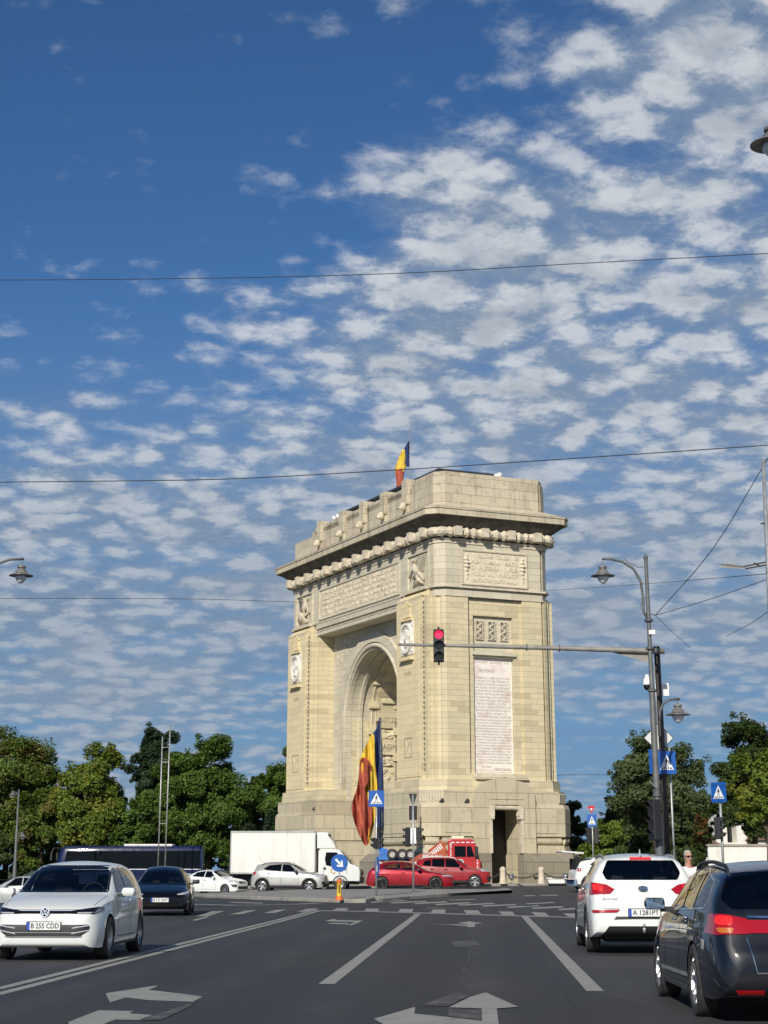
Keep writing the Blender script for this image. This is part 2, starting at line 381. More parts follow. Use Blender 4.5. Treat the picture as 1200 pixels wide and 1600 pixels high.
# ================================================================ GROUND
def asphalt():
    m = principled('asphalt', (.04, .04, .042), .8); t = NT(m.node_tree); b = m.node_tree.nodes['Principled BSDF']
    tc = t.n('ShaderNodeTexCoord')
    def nz(s, d=5, r=.6, sc_=(1, 1, 1), off=(0, 0, 0)):
        mp = t.n('ShaderNodeMapping'); mp.inputs['Scale'].default_value = sc_; mp.inputs['Location'].default_value = off; t.l(tc.outputs['Object'], mp.inputs[0])
        n = t.n('ShaderNodeTexNoise'); n.inputs['Scale'].default_value = s; n.inputs['Detail'].default_value = d; n.inputs['Roughness'].default_value = r
        t.l(mp.outputs[0], n.inputs['Vector']); return n.outputs[0]
    big = nz(.18, 4, .6, (1, .35, 1)); mid = nz(1.6, 6, .65, (1, .3, 1), (3, 1, 0)); fine = nz(60, 3, .7)
    c = t.mix(t.ramp(big, .35, .68), (.018, .020, .024), (.036, .036, .037))
    c = t.mix(t.ramp(mid, .48, .72, 0, .6), c, (.056, .055, .053))
    c = t.mix(t.ramp(fine, .35, .75, 0, .55), c, (.065, .064, .060))
    # tyre-polished wheel tracks and oil darkening along the lanes
    sp = t.n('ShaderNodeSeparateXYZ'); t.l(tc.outputs['Object'], sp.inputs[0])
    lx = t.math('SUBTRACT', sp.outputs[0], t.math('MULTIPLY', sp.outputs[1], .0545))
    w = t.math('SINE', t.math('MULTIPLY', lx, 2 * math.pi / 3.25)); w = t.math('ABSOLUTE', w)
    c = t.mix(t.math('MULTIPLY', t.ramp(w, .2, .9), t.ramp(mid, .3, .6, .2, .55)), c, (.017, .017, .019))
    # resurfaced patches with slightly different tone
    bk = t.n('ShaderNodeTexBrick'); bk.inputs['Scale'].default_value = 1; bk.inputs['Brick Width'].default_value = 13; bk.inputs['Row Height'].default_value = 3.3; bk.inputs['Mortar Size'].default_value = .012
    bk.inputs['Color1'].default_value = (0, 0, 0, 1); bk.inputs['Color2'].default_value = (1, 1, 1, 1); bk.inputs['Mortar'].default_value = (.1, .1, .1, 1)
    m2 = t.n('ShaderNodeMapping'); m2.inputs['Rotation'].default_value = (0, 0, R_(-86.8)); m2.inputs['Location'].default_value = (0, .9, 0); t.l(tc.outputs['Object'], m2.inputs[0]); t.l(m2.outputs[0], bk.inputs['Vector'])
    c = t.mix(t.math('MULTIPLY', bk.outputs['Color'], .30), c, (.056, .056, .056))
    c = t.mix(t.math('MULTIPLY', bk.outputs['Fac'], .55), c, (.012, .012, .012))
    dr = nz(5, 4, .7, (1, .12, 1), (7, 2, 0)); c = t.mix(t.ramp(dr, .58, .74, 0, .55), c, (.014, .014, .015))
    sp_n = nz(26, 2, .5, (1, .6, 1), (4, 4, 0)); c = t.mix(t.ramp(sp_n, .70, .78, 0, .6), c, (.10, .10, .095))
    # sealed cracks
    vo = t.n('ShaderNodeTexVoronoi'); vo.feature = 'DISTANCE_TO_EDGE'; vo.inputs['Scale'].default_value = .16
    mp = t.n('ShaderNodeMapping'); t.l(tc.outputs['Object'], mp.inputs[0]); mp.inputs['Scale'].default_value = (1, .35, 1)
    nn = t.n('ShaderNodeTexNoise'); nn.inputs['Scale'].default_value = 1.3; nn.inputs['Detail'].default_value = 5; t.l(tc.outputs['Object'], nn.inputs['Vector'])
    ad = t.n('ShaderNodeVectorMath'); ad.operation = 'ADD'; t.l(mp.outputs[0], ad.inputs[0])
    sc2 = t.n('ShaderNodeVectorMath'); sc2.operation = 'SCALE'; sc2.inputs['Scale'].default_value = .5; t.l(nn.outputs['Color'], sc2.inputs[0]); t.l(sc2.outputs[0], ad.inputs[1])
    t.l(ad.outputs[0], vo.inputs['Vector'])
    ck = t.ramp(vo.outputs['Distance'], .0, .006, .8, 0)
    c = t.mix(t.math('MULTIPLY', ck, t.ramp(big, .45, .6)), c, (.014, .014, .015))
    t.l(c, b.inputs['Base Color'])
    t.l(t.ramp(big, .3, .7, .62, .88), b.inputs['Roughness'])
    bp = t.n('ShaderNodeBump'); bp.inputs['Strength'].default_value = .5; bp.inputs['Distance'].default_value = .01
    t.l(fine, bp.inputs['Height']); t.l(bp.outputs[0], b.inputs['Normal'])
    return m
def road_paint():
    m = principled('worn_road_paint', (.3, .3, .28), .7); t = NT(m.node_tree); b = m.node_tree.nodes['Principled BSDF']
    tc = t.n('ShaderNodeTexCoord')
    n = t.n('ShaderNodeTexNoise'); n.inputs['Scale'].default_value = 2.5; n.inputs['Detail'].default_value = 9; n.inputs['Roughness'].default_value = .75; t.l(tc.outputs['Object'], n.inputs['Vector'])
    n2 = t.n('ShaderNodeTexNoise'); n2.inputs['Scale'].default_value = 40; n2.inputs['Detail'].default_value = 3; t.l(tc.outputs['Object'], n2.inputs['Vector'])
    f = t.math('ADD', t.math('MULTIPLY', n.outputs[0], .7), t.math('MULTIPLY', n2.outputs[0], .3))
    c = t.mix(t.ramp(f, .34, .45), (.07, .07, .068), (.26, .26, .235))
    c = t.mix(t.ramp(f, .48, .66), c, (.31, .31, .28))
    t.l(c, b.inputs['Base Color']); return m
M['asphalt'] = asphalt(); M['road_paint'] = road_paint()
M['faded'] = noisy('nearly_gone_road_paint', (.04, .04, .04), (.10, .10, .093), 3, .8, detail=9, lo=.4, hi=.62)
M['concrete'] = noisy('island_concrete', (.20, .195, .18), (.27, .26, .24), .8, .9, detail=8, bump=.3, bscale=25)
M['kerb'] = stone('kerb_stone', (.33, .32, .28), (.25, .24, .21), (.08, .08, .07), course=3, block=1.0, dirt_amt=.7, dirt=(.10, .09, .07))
M['paving'] = stone('plaza_paving', (.42, .39, .32), (.36, .34, .28), (.16, .15, .12), course=5, block=.6, dirt_amt=.4)
M['grass'] = noisy('park_grass', (.035, .055, .015), (.07, .085, .03), .5, .95, bump=.8, bscale=6)

def axis(a, b, fine0, fine1, fs, cs):
    v = [a]; 
    while v[-1] < b: v.append(v[-1] + (fs if fine0 <= v[-1] < fine1 else cs))
    return v
xs = [-900, -500, -250, -120, -60, -25.7, -18, -12, -8, -4, 0, 3, 8, 14, 30, 60, 120, 250, 500, 900]
ys = [-400, -100, -20, 0, 20, 40, 49] + [50 + 1.0 * i for i in range(46)] + [97, 105, 130, 200, 400, 900, 2500]
g = MB(); g.v = [(x, y, T(x, y)) for y in ys for x in xs]; nx = len(xs)
g.f = [(j * nx + i, j * nx + i + 1, (j + 1) * nx + i + 1, (j + 1) * nx + i) for j in range(len(ys) - 1) for i in range(nx - 1)]
tag(g.build('ground', 'asphalt', smooth=True), kind='structure')

def strip(mb, a, b, w, dz=.004, n=24):
    """band of width w on the road between two ground points"""
    a = Vector(a); b = Vector(b); d = (b - a); d.z = 0; L = d.length; d.normalize(); s = Vector((-d.y, d.x, 0)) * w / 2
    vs = []
    for i in range(n + 1):
        c = a.lerp(b, i / n)
        for q in (c - s, c + s): vs.append((q.x, q.y, T(q.x, q.y) + dz))
    mb.add(vs, [(2 * i, 2 * i + 1, 2 * i + 3, 2 * i + 2) for i in range(n)])
def gpoly(mb, pts, dz=.004):
    mb.add([G(x, y, dz) for x, y in pts], [tuple(range(len(pts)))])
mk = MB()
strip(mk, G(-6, 1546), G(494, 1421.3), .15); strip(mk, G(-6, 1554.5), G(500, 1422.6), .15)
tag(mk.build('double_centre_line', 'road_paint'), kind='structure')
mk = MB()
strip(mk, G(510, 1538), G(653, 1428), .20); strip(mk, G(930, 1549), G(820, 1432), .20)
tag(mk.build('lane_line', 'road_paint'), kind='structure')
mk = MB()
a, b = G(497, 1423), G(560, 1424); c = G(910, 1434); strip(mk, a, b, .65); strip(mk, b + (c - b) * .001, c, .65)
for q in ([(572.5, 1419.5), (593, 1420), (590, 1425), (568, 1424.5)], [(625.6, 1420), (646.6, 1420.4), (643, 1426), (621, 1425.6)],
          [(676.5, 1421), (696.4, 1421.2), (695, 1427.7), (671.7, 1427.3)], [(724, 1422), (747, 1422.5), (752, 1428), (729, 1427.7)],
          [(779, 1424), (800.8, 1424.4), (804, 1429.8), (784.5, 1429.3)], [(829.6, 1425), (851.7, 1425.9), (858.6, 1431.7), (837, 1430.9)],
          [(879.4, 1427.2), (902, 1427.4), (911, 1433), (888, 1432.2)], [(930, 1428.5), (952, 1429), (962, 1434.5), (940, 1434)],
          [(351.5, 1423.4), (331, 1423.8), (305, 1431.9), (325.5, 1431.4)], [(402.4, 1422), (384, 1422.8), (358.4, 1429), (378.6, 1428.2)],
          [(448.6, 1421), (431.7, 1421.5), (411, 1426.9), (429.5, 1426.4)], [(498.9, 1419), (479.3, 1420), (464, 1424.8), (480, 1424.3)],
          [(527, 1419), (545, 1419), (541, 1422.9), (518, 1422.9)]):
    gpoly(mk, q, .009)
tag(mk.build('crossing_marking', 'road_paint'), kind='structure')
mk = MB()
for x1, y1, x2, y2, th in [(577, 1409.8, 634, 1406.5, 1.5), (609, 1410.8, 669, 1408.2, 1.5), (646, 1412, 700, 1409, 1.6), (678.7, 1413.4, 737, 1410.4, 1.7),
                           (714.4, 1414.3, 774, 1411.5, 1.7), (752, 1415.8, 808, 1413.2, 1.8), (791, 1417.6, 844, 1414.8, 1.9), (830, 1419.2, 882, 1416.8, 2),
                           (871, 1421.2, 920, 1418.7, 2), (821, 1412.4, 867, 1410, 1.3), (700, 1406.5, 745, 1405.2, .8), (817, 1399.6, 838.7, 1399.4, 1.2), (842, 1398.8, 873, 1398.8, 1.2),
                           (358, 1409.7, 412, 1411.2, 1.4), (300.6, 1438, 326.6, 1432.5, 1.2), (293, 1405.5, 312, 1406.5, 1.0)]:
    gpoly(mk, [(x1, y1 - th / 2), (x1 + 4, y1 + th / 2), (x2, y2 + th / 2), (x2 - 4, y2 - th / 2)][::-1])
for a, b in (((293, 1413), (372, 1414.8)), ((372.2, 1414.8), (466, 1412.8)), ((466.2, 1412.8), (500, 1411))): strip(mk, G(*a), G(*b), .5)
tag(mk.build('zebra_crossing', 'road_paint'), kind='structure')
def zm(pts, ox, oy, k): return [(ox + x / k, oy + y / k) for x, y in pts]
mk = MB()
A4 = lambda p: zm(p, 100, 1500, 4.615)
gpoly(mk, A4([(300, 240), (640, 187), (682, 186), (610, 215), (850, 243), (1000, 264), (930, 300), (620, 290), (445, 270), (332, 306)][::-1]))
gpoly(mk, A4([(30, 447), (250, 362), (500, 368), (470, 385), (640, 396), (540, 432), (370, 430), (300, 455), (250, 520), (60, 520)][::-1]))
A5 = lambda p: zm(p, 560, 1520, 4)
gpoly(mk, A5([(795, 122), (1000, 212), (865, 222), (888, 400), (775, 400), (770, 222), (565, 215), (700, 150)][::-1]), .009)
gpoly(mk, A5([(95, 287), (355, 213), (350, 255), (560, 275), (771, 300), (775, 400), (300, 400)][::-1]))
A6 = lambda p: zm(p, 400, 1380, 2)
gpoly(mk, A6([(217, 117), (247, 111), (250, 115), (335, 117), (300, 131), (288, 131), (312, 120.5), (228, 119.5)][::-1]))
gpoly(mk, A6([(222, 127), (240, 123.5), (292, 125), (288, 129)][::-1]), .009)
gpoly(mk, A6([(630, 125), (665, 119), (710, 125.5), (685, 127), (683, 137), (660, 137), (660, 128)][::-1]))
gpoly(mk, A6([(540, 127), (659, 129.5), (659, 134), (600, 129.5)][::-1]))
tag(mk.build('lane_arrow_marking', 'road_paint'), kind='structure')
mk = MB()
gpoly(mk, A4([(930, 306), (640, 402), (545, 436), (700, 430), (890, 345), (990, 275)][::-1]), .007)
gpoly(mk, A5([(390, 205), (630, 112), (690, 145), (560, 207)][::-1]), .007)
gpoly(mk, A5([(565, 222), (765, 226), (768, 296), (560, 270)][::-1]), .007)
gpoly(mk, [(705, 1471), (745, 1469), (748, 1477), (712, 1480)][::-1]); gpoly(mk, [(666, 1417), (720, 1419.5), (716, 1421), (668, 1420.5)][::-1])
tag(mk.build('faded_road_paint', 'faded'), kind='structure')
# long sealed seam in the middle lane
mk = MB(); rr = random.Random(3); prev = G(722, 1545)
for i in range(1, 16):
    q = G(722 + 22 * i / 15 + rr.uniform(-1.5, 1.5), 1545 - 92 * (i / 15) ** .8); strip(mk, prev, q, rr.uniform(.03, .09), .003, 2); prev = q
tag(mk.build('sealed_road_seam', noisy('bitumen_seal', (.008, .008, .009), (.05, .05, .05), 6, .6)), kind='structure')

def inset(poly, d):
    n = len(poly); out = []
    ar = sum(poly[i][0] * poly[(i + 1) % n][1] - poly[(i + 1) % n][0] * poly[i][1] for i in range(n)); sg = 1 if ar > 0 else -1
    for i in range(n):
        p0, p1, p2 = Vector(poly[i - 1][:2]), Vector(poly[i][:2]), Vector(poly[(i + 1) % n][:2])
        a = (p1 - p0).normalized(); b = (p2 - p1).normalized(); na = Vector((-a.y, a.x)); nb = Vector((-b.y, b.x)); m = (na + nb)
        m = m / max(.3, m.length_squared) * 2; out.append(p1 + m * d * sg)
    return out
def platform(name, poly, h, top_mat, kw=.18):
    m = MB(); n = len(poly); inn = inset(poly, .03); inn2 = inset(poly, kw)
    P_ = lambda q, dz: (q[0], q[1], T(q[0], q[1]) + dz)
    vs = [P_(q, -.05) for q in poly] + [P_(q, h - .03) for q in poly] + [P_(q, h) for q in inn] + [P_(q, h) for q in inn2]
    fs = [(k * n + i, k * n + (i + 1) % n, (k + 1) * n + (i + 1) % n, (k + 1) * n + i) for k in range(3) for i in range(n)]
    m.add(vs, fs); tag(m.build(name + '_kerb', 'kerb'), kind='structure')
    m = MB(); m.add([P_(q, h - .004) for q in inn2], [tuple(range(n))]); tag(m.build(name, top_mat), kind='structure')
isl = [(120, 1391.5), (200, 1395), (290, 1401.5), (400, 1406), (500, 1409.3), (550, 1411), (572, 1410.6), (580, 1408.5), (586, 1406.8), (593, 1407.2), (598, 1409.5), (640, 1405), (700, 1400.5), (760, 1395.5), (790, 1392.6)]
back = [(800, 1390.2), (785, 1389.2), (700, 1389), (600, 1389), (450, 1390), (300, 1389.3), (120, 1388)]
platform('traffic_island', [tuple(G(*p)[:2]) for p in isl] + [tuple(G(*p, .14)[:2]) for p in back], .14, 'concrete')
ARCH_O = P(664, 1358, 113.0); AYAW = R_(90 - 65.2)
AW = Vector((math.cos(AYAW), math.sin(AYAW), 0)); AU = Vector((-math.sin(AYAW), math.cos(AYAW), 0))
ARCH_Z = T(ARCH_O.x, 113) + .0
def A(x, y, z=0):
    q = ARCH_O + AW * x + AU * y; return Vector((q.x, q.y, ARCH_Z + z))
pl = [(-4, -8.2), (14.5, -8.2), (18, -5), (18, 31), (14, 34), (-4, 34), (-7, 30), (-7, -5)]
platform('monument_pavement', [tuple(A(*p)[:2]) for p in pl], .14, 'paving', .3)
platform('pavement', [(6.6, -5), (7.5, 44), (9.5, 50), (14, 53), (60, 55), (60, -5)], .13, 'concrete')
platform('park_pavement', [(17.5, 66), (14.5, 72), (15.5, 90), (24, 110), (80, 115), (80, 64)], .13, 'concrete')
def sheet(name, poly, dz, mat):
    m = MB(); m.add([(x, y, T(x, y) + dz) for x, y in poly], [tuple(range(len(poly)))]); tag(m.build(name, mat), kind='structure')
sheet('park_lawn', [(24, 98), (200, 98), (200, 600), (24, 600), (24, 150)], .16, 'grass')
sheet('park_grass', [(-400, 160), (22, 160), (22, 600), (-400, 600)], .12, 'grass')

# ================================================================ TREES
def leaf_mat(name, ca, cb, cc):
    m = bpy.data.materials.new(name); m.use_nodes = True; m.node_tree.nodes.clear(); t = NT(m.node_tree)
    out = t.n('ShaderNodeOutputMaterial'); pb = t.n('ShaderNodeBsdfPrincipled'); pb.inputs['Roughness'].default_value = .55; pb.inputs['Specular IOR Level'].default_value = .3
    g = t.n('ShaderNodeNewGeometry'); tc = t.n('ShaderNodeTexCoord')
    n = t.n('ShaderNodeTexNoise'); n.inputs['Scale'].default_value = .45; n.inputs['Detail'].default_value = 4; t.l(tc.outputs['Object'], n.inputs['Vector'])
    c = t.mix(g.outputs['Random Per Island'], ca, cb)
    c = t.mix(t.ramp(n.outputs[0], .50, .66, 0, .7), c, cc); c = t.mix(1.0, c, (1.22, 1.28, 1.15), 'MULTIPLY')
    t.l(c, pb.inputs['Base Color'])
    tr = t.n('ShaderNodeBsdfTranslucent'); t.l(t.mix(.6, c, (.10, .13, .01)), tr.inputs[0])
    mx = t.n('ShaderNodeMixShader'); mx.inputs[0].default_value = .35; t.l(pb.outputs[0], mx.inputs[1]); t.l(tr.outputs[0], mx.inputs[2]); t.l(mx.outputs[0], out.inputs[0]); return m
LM = {
 'chestnut': leaf_mat('chestnut_leaves', (0.051, 0.084, 0.017), (0.123, 0.167, 0.029), (0.152, 0.102, 0.032)),
 'yellowgreen': leaf_mat('yellow_green_leaves', (0.072, 0.116, 0.020), (0.167, 0.210, 0.032), (0.203, 0.189, 0.029)),
 'linden': leaf_mat('linden_leaves', (0.051, 0.096, 0.019), (0.109, 0.167, 0.032), (0.080, 0.128, 0.026)),
 'dark': leaf_mat('dark_leaves', (0.029, 0.049, 0.014), (0.065, 0.093, 0.026), (0.043, 0.072, 0.023)),
 'grey': leaf_mat('grey_green_leaves', (0.051, 0.075, 0.032), (0.109, 0.131, 0.055), (0.072, 0.093, 0.041)),
 'conifer': leaf_mat('conifer_needles', (0.020, 0.038, 0.020), (0.043, 0.067, 0.038), (0.032, 0.052, 0.032)),
 'russet': leaf_mat('russet_leaves', (0.145, 0.065, 0.026), (0.217, 0.116, 0.043), (0.102, 0.087, 0.029)),
 'box': leaf_mat('shrub_leaves', (0.032, 0.058, 0.014), (0.072, 0.113, 0.026), (0.058, 0.087, 0.020)),
}
def leaf_cloud(centers, radii, counts, size, rng, flat=.8, droop=0.0, narrow=1.0):
    P0 = []; 
    for c, r, n in zip(centers, radii, counts):
        d = rng.normal(size=(n, 3)); d /= np.linalg.norm(d, axis=1)[:, None]
        rad = r * (rng.random(n) ** .45)
        p = d * rad[:, None]; p[:, 2] *= flat; p[:, 2] -= droop * np.abs(p[:, 0] + p[:, 1]) * .3
        P0.append(p + np.array(c))
    P0 = np.concatenate(P0); n = len(P0)
    ctr = P0.mean(0); outw = P0 - ctr; outw /= np.linalg.norm(outw, axis=1)[:, None] + 1e-6
    nr = rng.normal(size=(n, 3)) + outw * 1.1 + np.array([0, 0, .9]); nr /= np.linalg.norm(nr, axis=1)[:, None]
    a = np.cross(nr, rng.normal(size=(n, 3))); a /= np.linalg.norm(a, axis=1)[:, None]; b = np.cross(nr, a)
    s = (size * rng.uniform(.6, 1.35, n))[:, None]
    q = np.stack([P0 - a * s, P0 + b * s * .55 * narrow + nr * s * .15, P0 + a * s, P0 - b * s * .55 * narrow + nr * s * .15], 1).reshape(-1, 3)
    return q
def mesh_quads(name, q, mat, parent):
    me = bpy.data.meshes.new(name); n = len(q) // 4
    me.vertices.add(len(q)); me.vertices.foreach_set('co', q.astype(np.float32).ravel())
    me.loops.add(len(q)); me.loops.foreach_set('vertex_index', np.arange(len(q), dtype=np.int32))
    me.polygons.add(n); me.polygons.foreach_set('loop_start', np.arange(0, 4 * n, 4, dtype=np.int32)); me.polygons.foreach_set('loop_total', np.full(n, 4, dtype=np.int32))
    me.update(calc_edges=True); me.materials.append(mat); o = bpy.data.objects.new(name, me); COL.objects.link(o); o.parent = parent; return o
def tree(name, loc, h, cw, kind, label, cat='tree', seed=1, trunk=.25, leaves=11000, leaf=.26, group=None, bottom=.22, airy=0.0, clumps=46, shape=1.0, cd=None, lean=0):
    rng = np.random.default_rng(seed); rr = random.Random(seed)
    root = empty(name, loc, 0, label, cat, group); cd = cd or cw
    zb, zt = h * bottom, h; cz = (zb + zt) / 2; rz = (zt - zb) / 2
    C_, R2, N_ = [], [], []
    tries = 0
    while len(C_) < clumps and tries < 8000:
        tries += 1
        d = rng.normal(size=3); d /= np.linalg.norm(d); k = rng.random() ** .33 * (1 if rng.random() < .75 else .6) * .94
        w = 1 - max(0, d[2]) ** 2 * (1 - shape) * .8
        wob = 1 + .16 * math.sin(3 * math.atan2(d[1], d[0]) + seed) + .12 * math.sin(5 * d[2] * 2 + seed * 2)
        p = np.array([d[0] * cw * .86 * k * w * wob + lean * (d[2] + 1) * .5, d[1] * cd * .86 * k * w * wob, cz + d[2] * rz * .88 * k])
        r = rng.uniform(.19, .33) * min(cw, rz) * (1 - .30 * airy)
        if C_ and min(np.linalg.norm(p - c) for c in C_) < r * (.42 + .4 * airy): continue
        C_.append(p); R2.append(r); N_.append(r * r)
    tot = sum(N_); cnt = [max(8, int(leaves * n / tot)) for n in N_]
    q = leaf_cloud(C_, R2, cnt, leaf, rng, .75)
    # loose outer twigs
    oc = [c + (c - np.array([0, 0, cz])) * rng.uniform(.05, .15) + rng.normal(size=3) * .35 for c in C_ for _ in range(2)]
    q2 = leaf_cloud(oc, [r * .45 for r in R2 for _ in range(2)], [int(leaves * .18 / len(oc))] * len(oc), leaf, rng, .9)
    mesh_quads('crown', np.concatenate([q, q2]), LM[kind], root)
    tk = MB(); top = Vector((rr.uniform(-.3, .3) + lean * .3, 0, zb + (zt - zb) * .55))
    tk.tube([(0, 0, -.3), (0, 0, .4), (rr.uniform(-.1, .1), 0, zb * .7), top * .7 + Vector((0, 0, zb * .2)), top], [trunk * 1.35, trunk, trunk * .85, trunk * .55, trunk * .25], 9)
    for i in range(0, len(C_), 3):
        c = Vector(C_[i]); st = Vector((0, 0, max(zb * .8, min(c.z - .8, top.z * .8))))
        st = Vector((0, 0, st.z * rr.uniform(.75, 1)))
        md = st.lerp(c, .5) + Vector((0, 0, rr.uniform(-.1, .5))); tk.tube([st, md, c], [trunk * .4, trunk * .22, trunk * .08], 5, False)
    tk.build('trunk', 'bark', root, True)
    return root
def conifer(loc, h, w, label, seed=1, group=None):
    rng = np.random.default_rng(seed); rr = random.Random(seed)
    root = empty('conifer_tree', loc, 0, label, 'tree', group); C_, R2 = [], []; tk = MB(); tk.tube([(0, 0, -.3), (0, 0, h * .5), (0, 0, h * .98)], [.28, .2, .04], 8)
    z = h * .12
    while z < h * .97:
        k = 1 - (z / h) ** 1.4; n = 6; ph = rr.uniform(0, 6)
        for i in range(n):
            a = ph + i * 2 * math.pi / n + rr.uniform(-.3, .3); L = w * (k * .95 + .10) * rr.uniform(.65, 1.1)
            e = Vector((math.cos(a) * L, math.sin(a) * L, z + L * .12)); tk.tube([(0, 0, z), e], [.06, .02], 4, False)
            for s in (.4, .65, .9): C_.append(np.array([e.x * s, e.y * s, z + (e.z - z) * s])); R2.append(.30 * L * (1.15 - .4 * s) + .15)
        z += h * .045
    q = leaf_cloud(C_, R2, [42] * len(C_), .20, rng, .35, narrow=.5)
    mesh_quads('crown', q, LM['conifer'], root); tk.build('trunk', 'bark', root, True); return root
def tb(px, Y):
    p = P(px, 1360, Y); return (p.x, p.y, T(p.x, Y))
def hgt(top, Y, px): return P(px, top, Y).z - T(P(px, 1360, Y).x, Y)
def mkt(name, px, Y, top, hw, kind, label, seed, **kw):
    if px < 460 and kw.get('cat') != 'bush': Y += 10
    if px < 460: hw *= 1.18
    kw['leaves'] = int(kw.get('leaves', 11000) * 3.3); kw['leaf'] = kw.get('leaf', .26) * .55
    return tree(name, tb(px, Y), hgt(top, Y, px), hw * Y / 2787, kind, label, seed=seed, **kw)
GL = 'park trees behind the bus'; GR = 'trees on the right of the monument'
mkt('chestnut_tree', 8, 158, 1122, 78, 'chestnut', 'dark green broad tree at the far left edge with browning leaves', 11, group=GL, leaves=15000, trunk=.35, bottom=.10, clumps=70)
mkt('chestnut_tree', 62, 152, 1188, 44, 'chestnut', 'browning rust tinged tree between the far left tree and the yellow green one', 12, group=GL, leaves=9000, bottom=.08)
mkt('chestnut_tree', 138, 150, 1150, 66, 'yellowgreen', 'bright yellow green tree standing above the bus front', 13, group=GL, leaves=15000, bottom=.08, clumps=66)
mkt('pine_tree', 238, 178, 1116, 42, 'conifer', 'dark blue green pine rising behind the twin masts', 4, leaves=13000, bottom=.3, clumps=70, airy=.3)
mkt('linden_tree', 262, 156, 1158, 50, 'linden', 'mid green tree crown just behind the twin steel masts', 15, group=GL, leaves=11000, bottom=.05)
mkt('linden_tree', 325, 154, 1118, 66, 'linden', 'tall green tree with twin tops left of the white truck box', 16, group=GL, leaves=17000, trunk=.4, bottom=.06, clumps=72)
mkt('linden_tree', 284, 160, 1146, 44, 'linden', 'green tree filling the crown between the masts and the tall twin topped tree', 20, group=GL, leaves=10000, bottom=.05)
mkt('linden_tree', 212, 149, 1236, 46, 'linden', 'low green tree filling the gap above the bus roof', 17, group=GL, leaves=8000, bottom=.04)
mkt('maple_tree', 436, 160, 1138, 44, 'linden', 'green tree whose crown touches the left side of the arch', 18, group=GL, leaves=11000, bottom=.06)
mkt('maple_tree', 398, 165, 1190, 34, 'dark', 'dark narrow tree in the notch between the tall green tree and the arch', 19, group=GL, leaves=8000, bottom=.04)
conifer(tb(388, 140), hgt(1284, 140, 388), 38 * 140 / 2787, 'short blue green conifer just above the white truck box', 9)
conifer(tb(425, 146), hgt(1262, 146, 425), 30 * 146 / 2787, 'short conifer touching the left foot of the arch', 10)
for i, (px, top, hw, kd) in enumerate([(20, 1300, 50, 'dark'), (95, 1290, 48, 'chestnut'), (170, 1285, 50, 'dark'), (250, 1275, 50, 'dark'), (330, 1270, 50, 'linden'), (410, 1300, 40, 'dark'), (-40, 1290, 40, 'dark')]):
    lb = ['dark low bush at the far left edge behind the parked silver car', 'brownish low bush left of the bus front', 'dark low bush behind the bus front', 'dark low bush behind the bus roof middle',
          'green low bush between the bus rear and the truck', 'dark low bush behind the white truck', 'dark low bush leaving the frame at the far left'][i]
    mkt('bush', px, 166, top, hw, 'box' if kd == 'linden' else kd, lb, 30 + i, cat='bush', group='bushes under the park trees', leaves=5200, leaf=.24, bottom=.0, clumps=26, trunk=.12)
mkt('locust_tree', 1030, 104, 1136, 84, 'grey', 'large airy grey green tree behind the signal mast', 21, group=GR, leaves=13000, leaf=.17, bottom=.22, airy=.45, clumps=84, trunk=.3)
mkt('locust_tree', 1180, 128, 1108, 66, 'dark', 'tall dark tree at the right edge behind the yellow green one', 22, group=GR, leaves=16000, leaf=.22, bottom=.12, airy=.1, clumps=74, trunk=.4)
mkt('maple_tree', 1204, 84, 1160, 54, 'yellowgreen', 'dense sunlit yellow green tree on the far right edge', 23, group=GR, leaves=15000, leaf=.17, bottom=.42, clumps=52)
mkt('maple_tree', 950, 116, 1262, 44, 'yellowgreen', 'low yellowish tree between the arch and the airy tree', 24, group=GR, leaves=8000, leaf=.17, bottom=.02)
mkt('maple_tree', 890, 150, 1236, 34, 'dark', 'small dark tree just right of the arch base', 25, group=GR, leaves=7000, leaf=.2, bottom=.02)
mkt('maple_tree', 1008, 118, 1228, 50, 'dark', 'dark green tree below the airy tree crown', 26, group=GR, leaves=9000, leaf=.18, bottom=.0)
mkt('maple_tree', 1085, 122, 1196, 46, 'dark', 'dark tree beside the white church tower', 27, group=GR, leaves=10000, leaf=.18, bottom=.02)
mkt('cherry_tree', 968, 152, 1222, 34, 'grey', 'small distant grey green tree behind the yield sign', 28, group=GR, leaves=5000, leaf=.2, bottom=.1)
mkt('cherry_tree', 1100, 112, 1252, 14, 'russet', 'small russet leaved tree left of the church tower', 29, group=GR, leaves=1800, leaf=.16, bottom=.2, clumps=16, trunk=.1)
for i, (px, Y, top, hw) in enumerate([(975, 108, 1300, 60), (1060, 100, 1296, 55), (1165, 190, 1250, 60), (900, 140, 1300, 40)]):
    mkt('bush', px, Y, top, hw, 'dark', ['dark bush behind the white car roof', 'dark bush behind the pedestrian', 'distant dark bush behind the church', 'dark bush beside the right foot of the arch'][i], 50 + i, cat='bush', group='bushes under the right trees', leaves=5200, leaf=.18, bottom=0, clumps=24, trunk=.1)
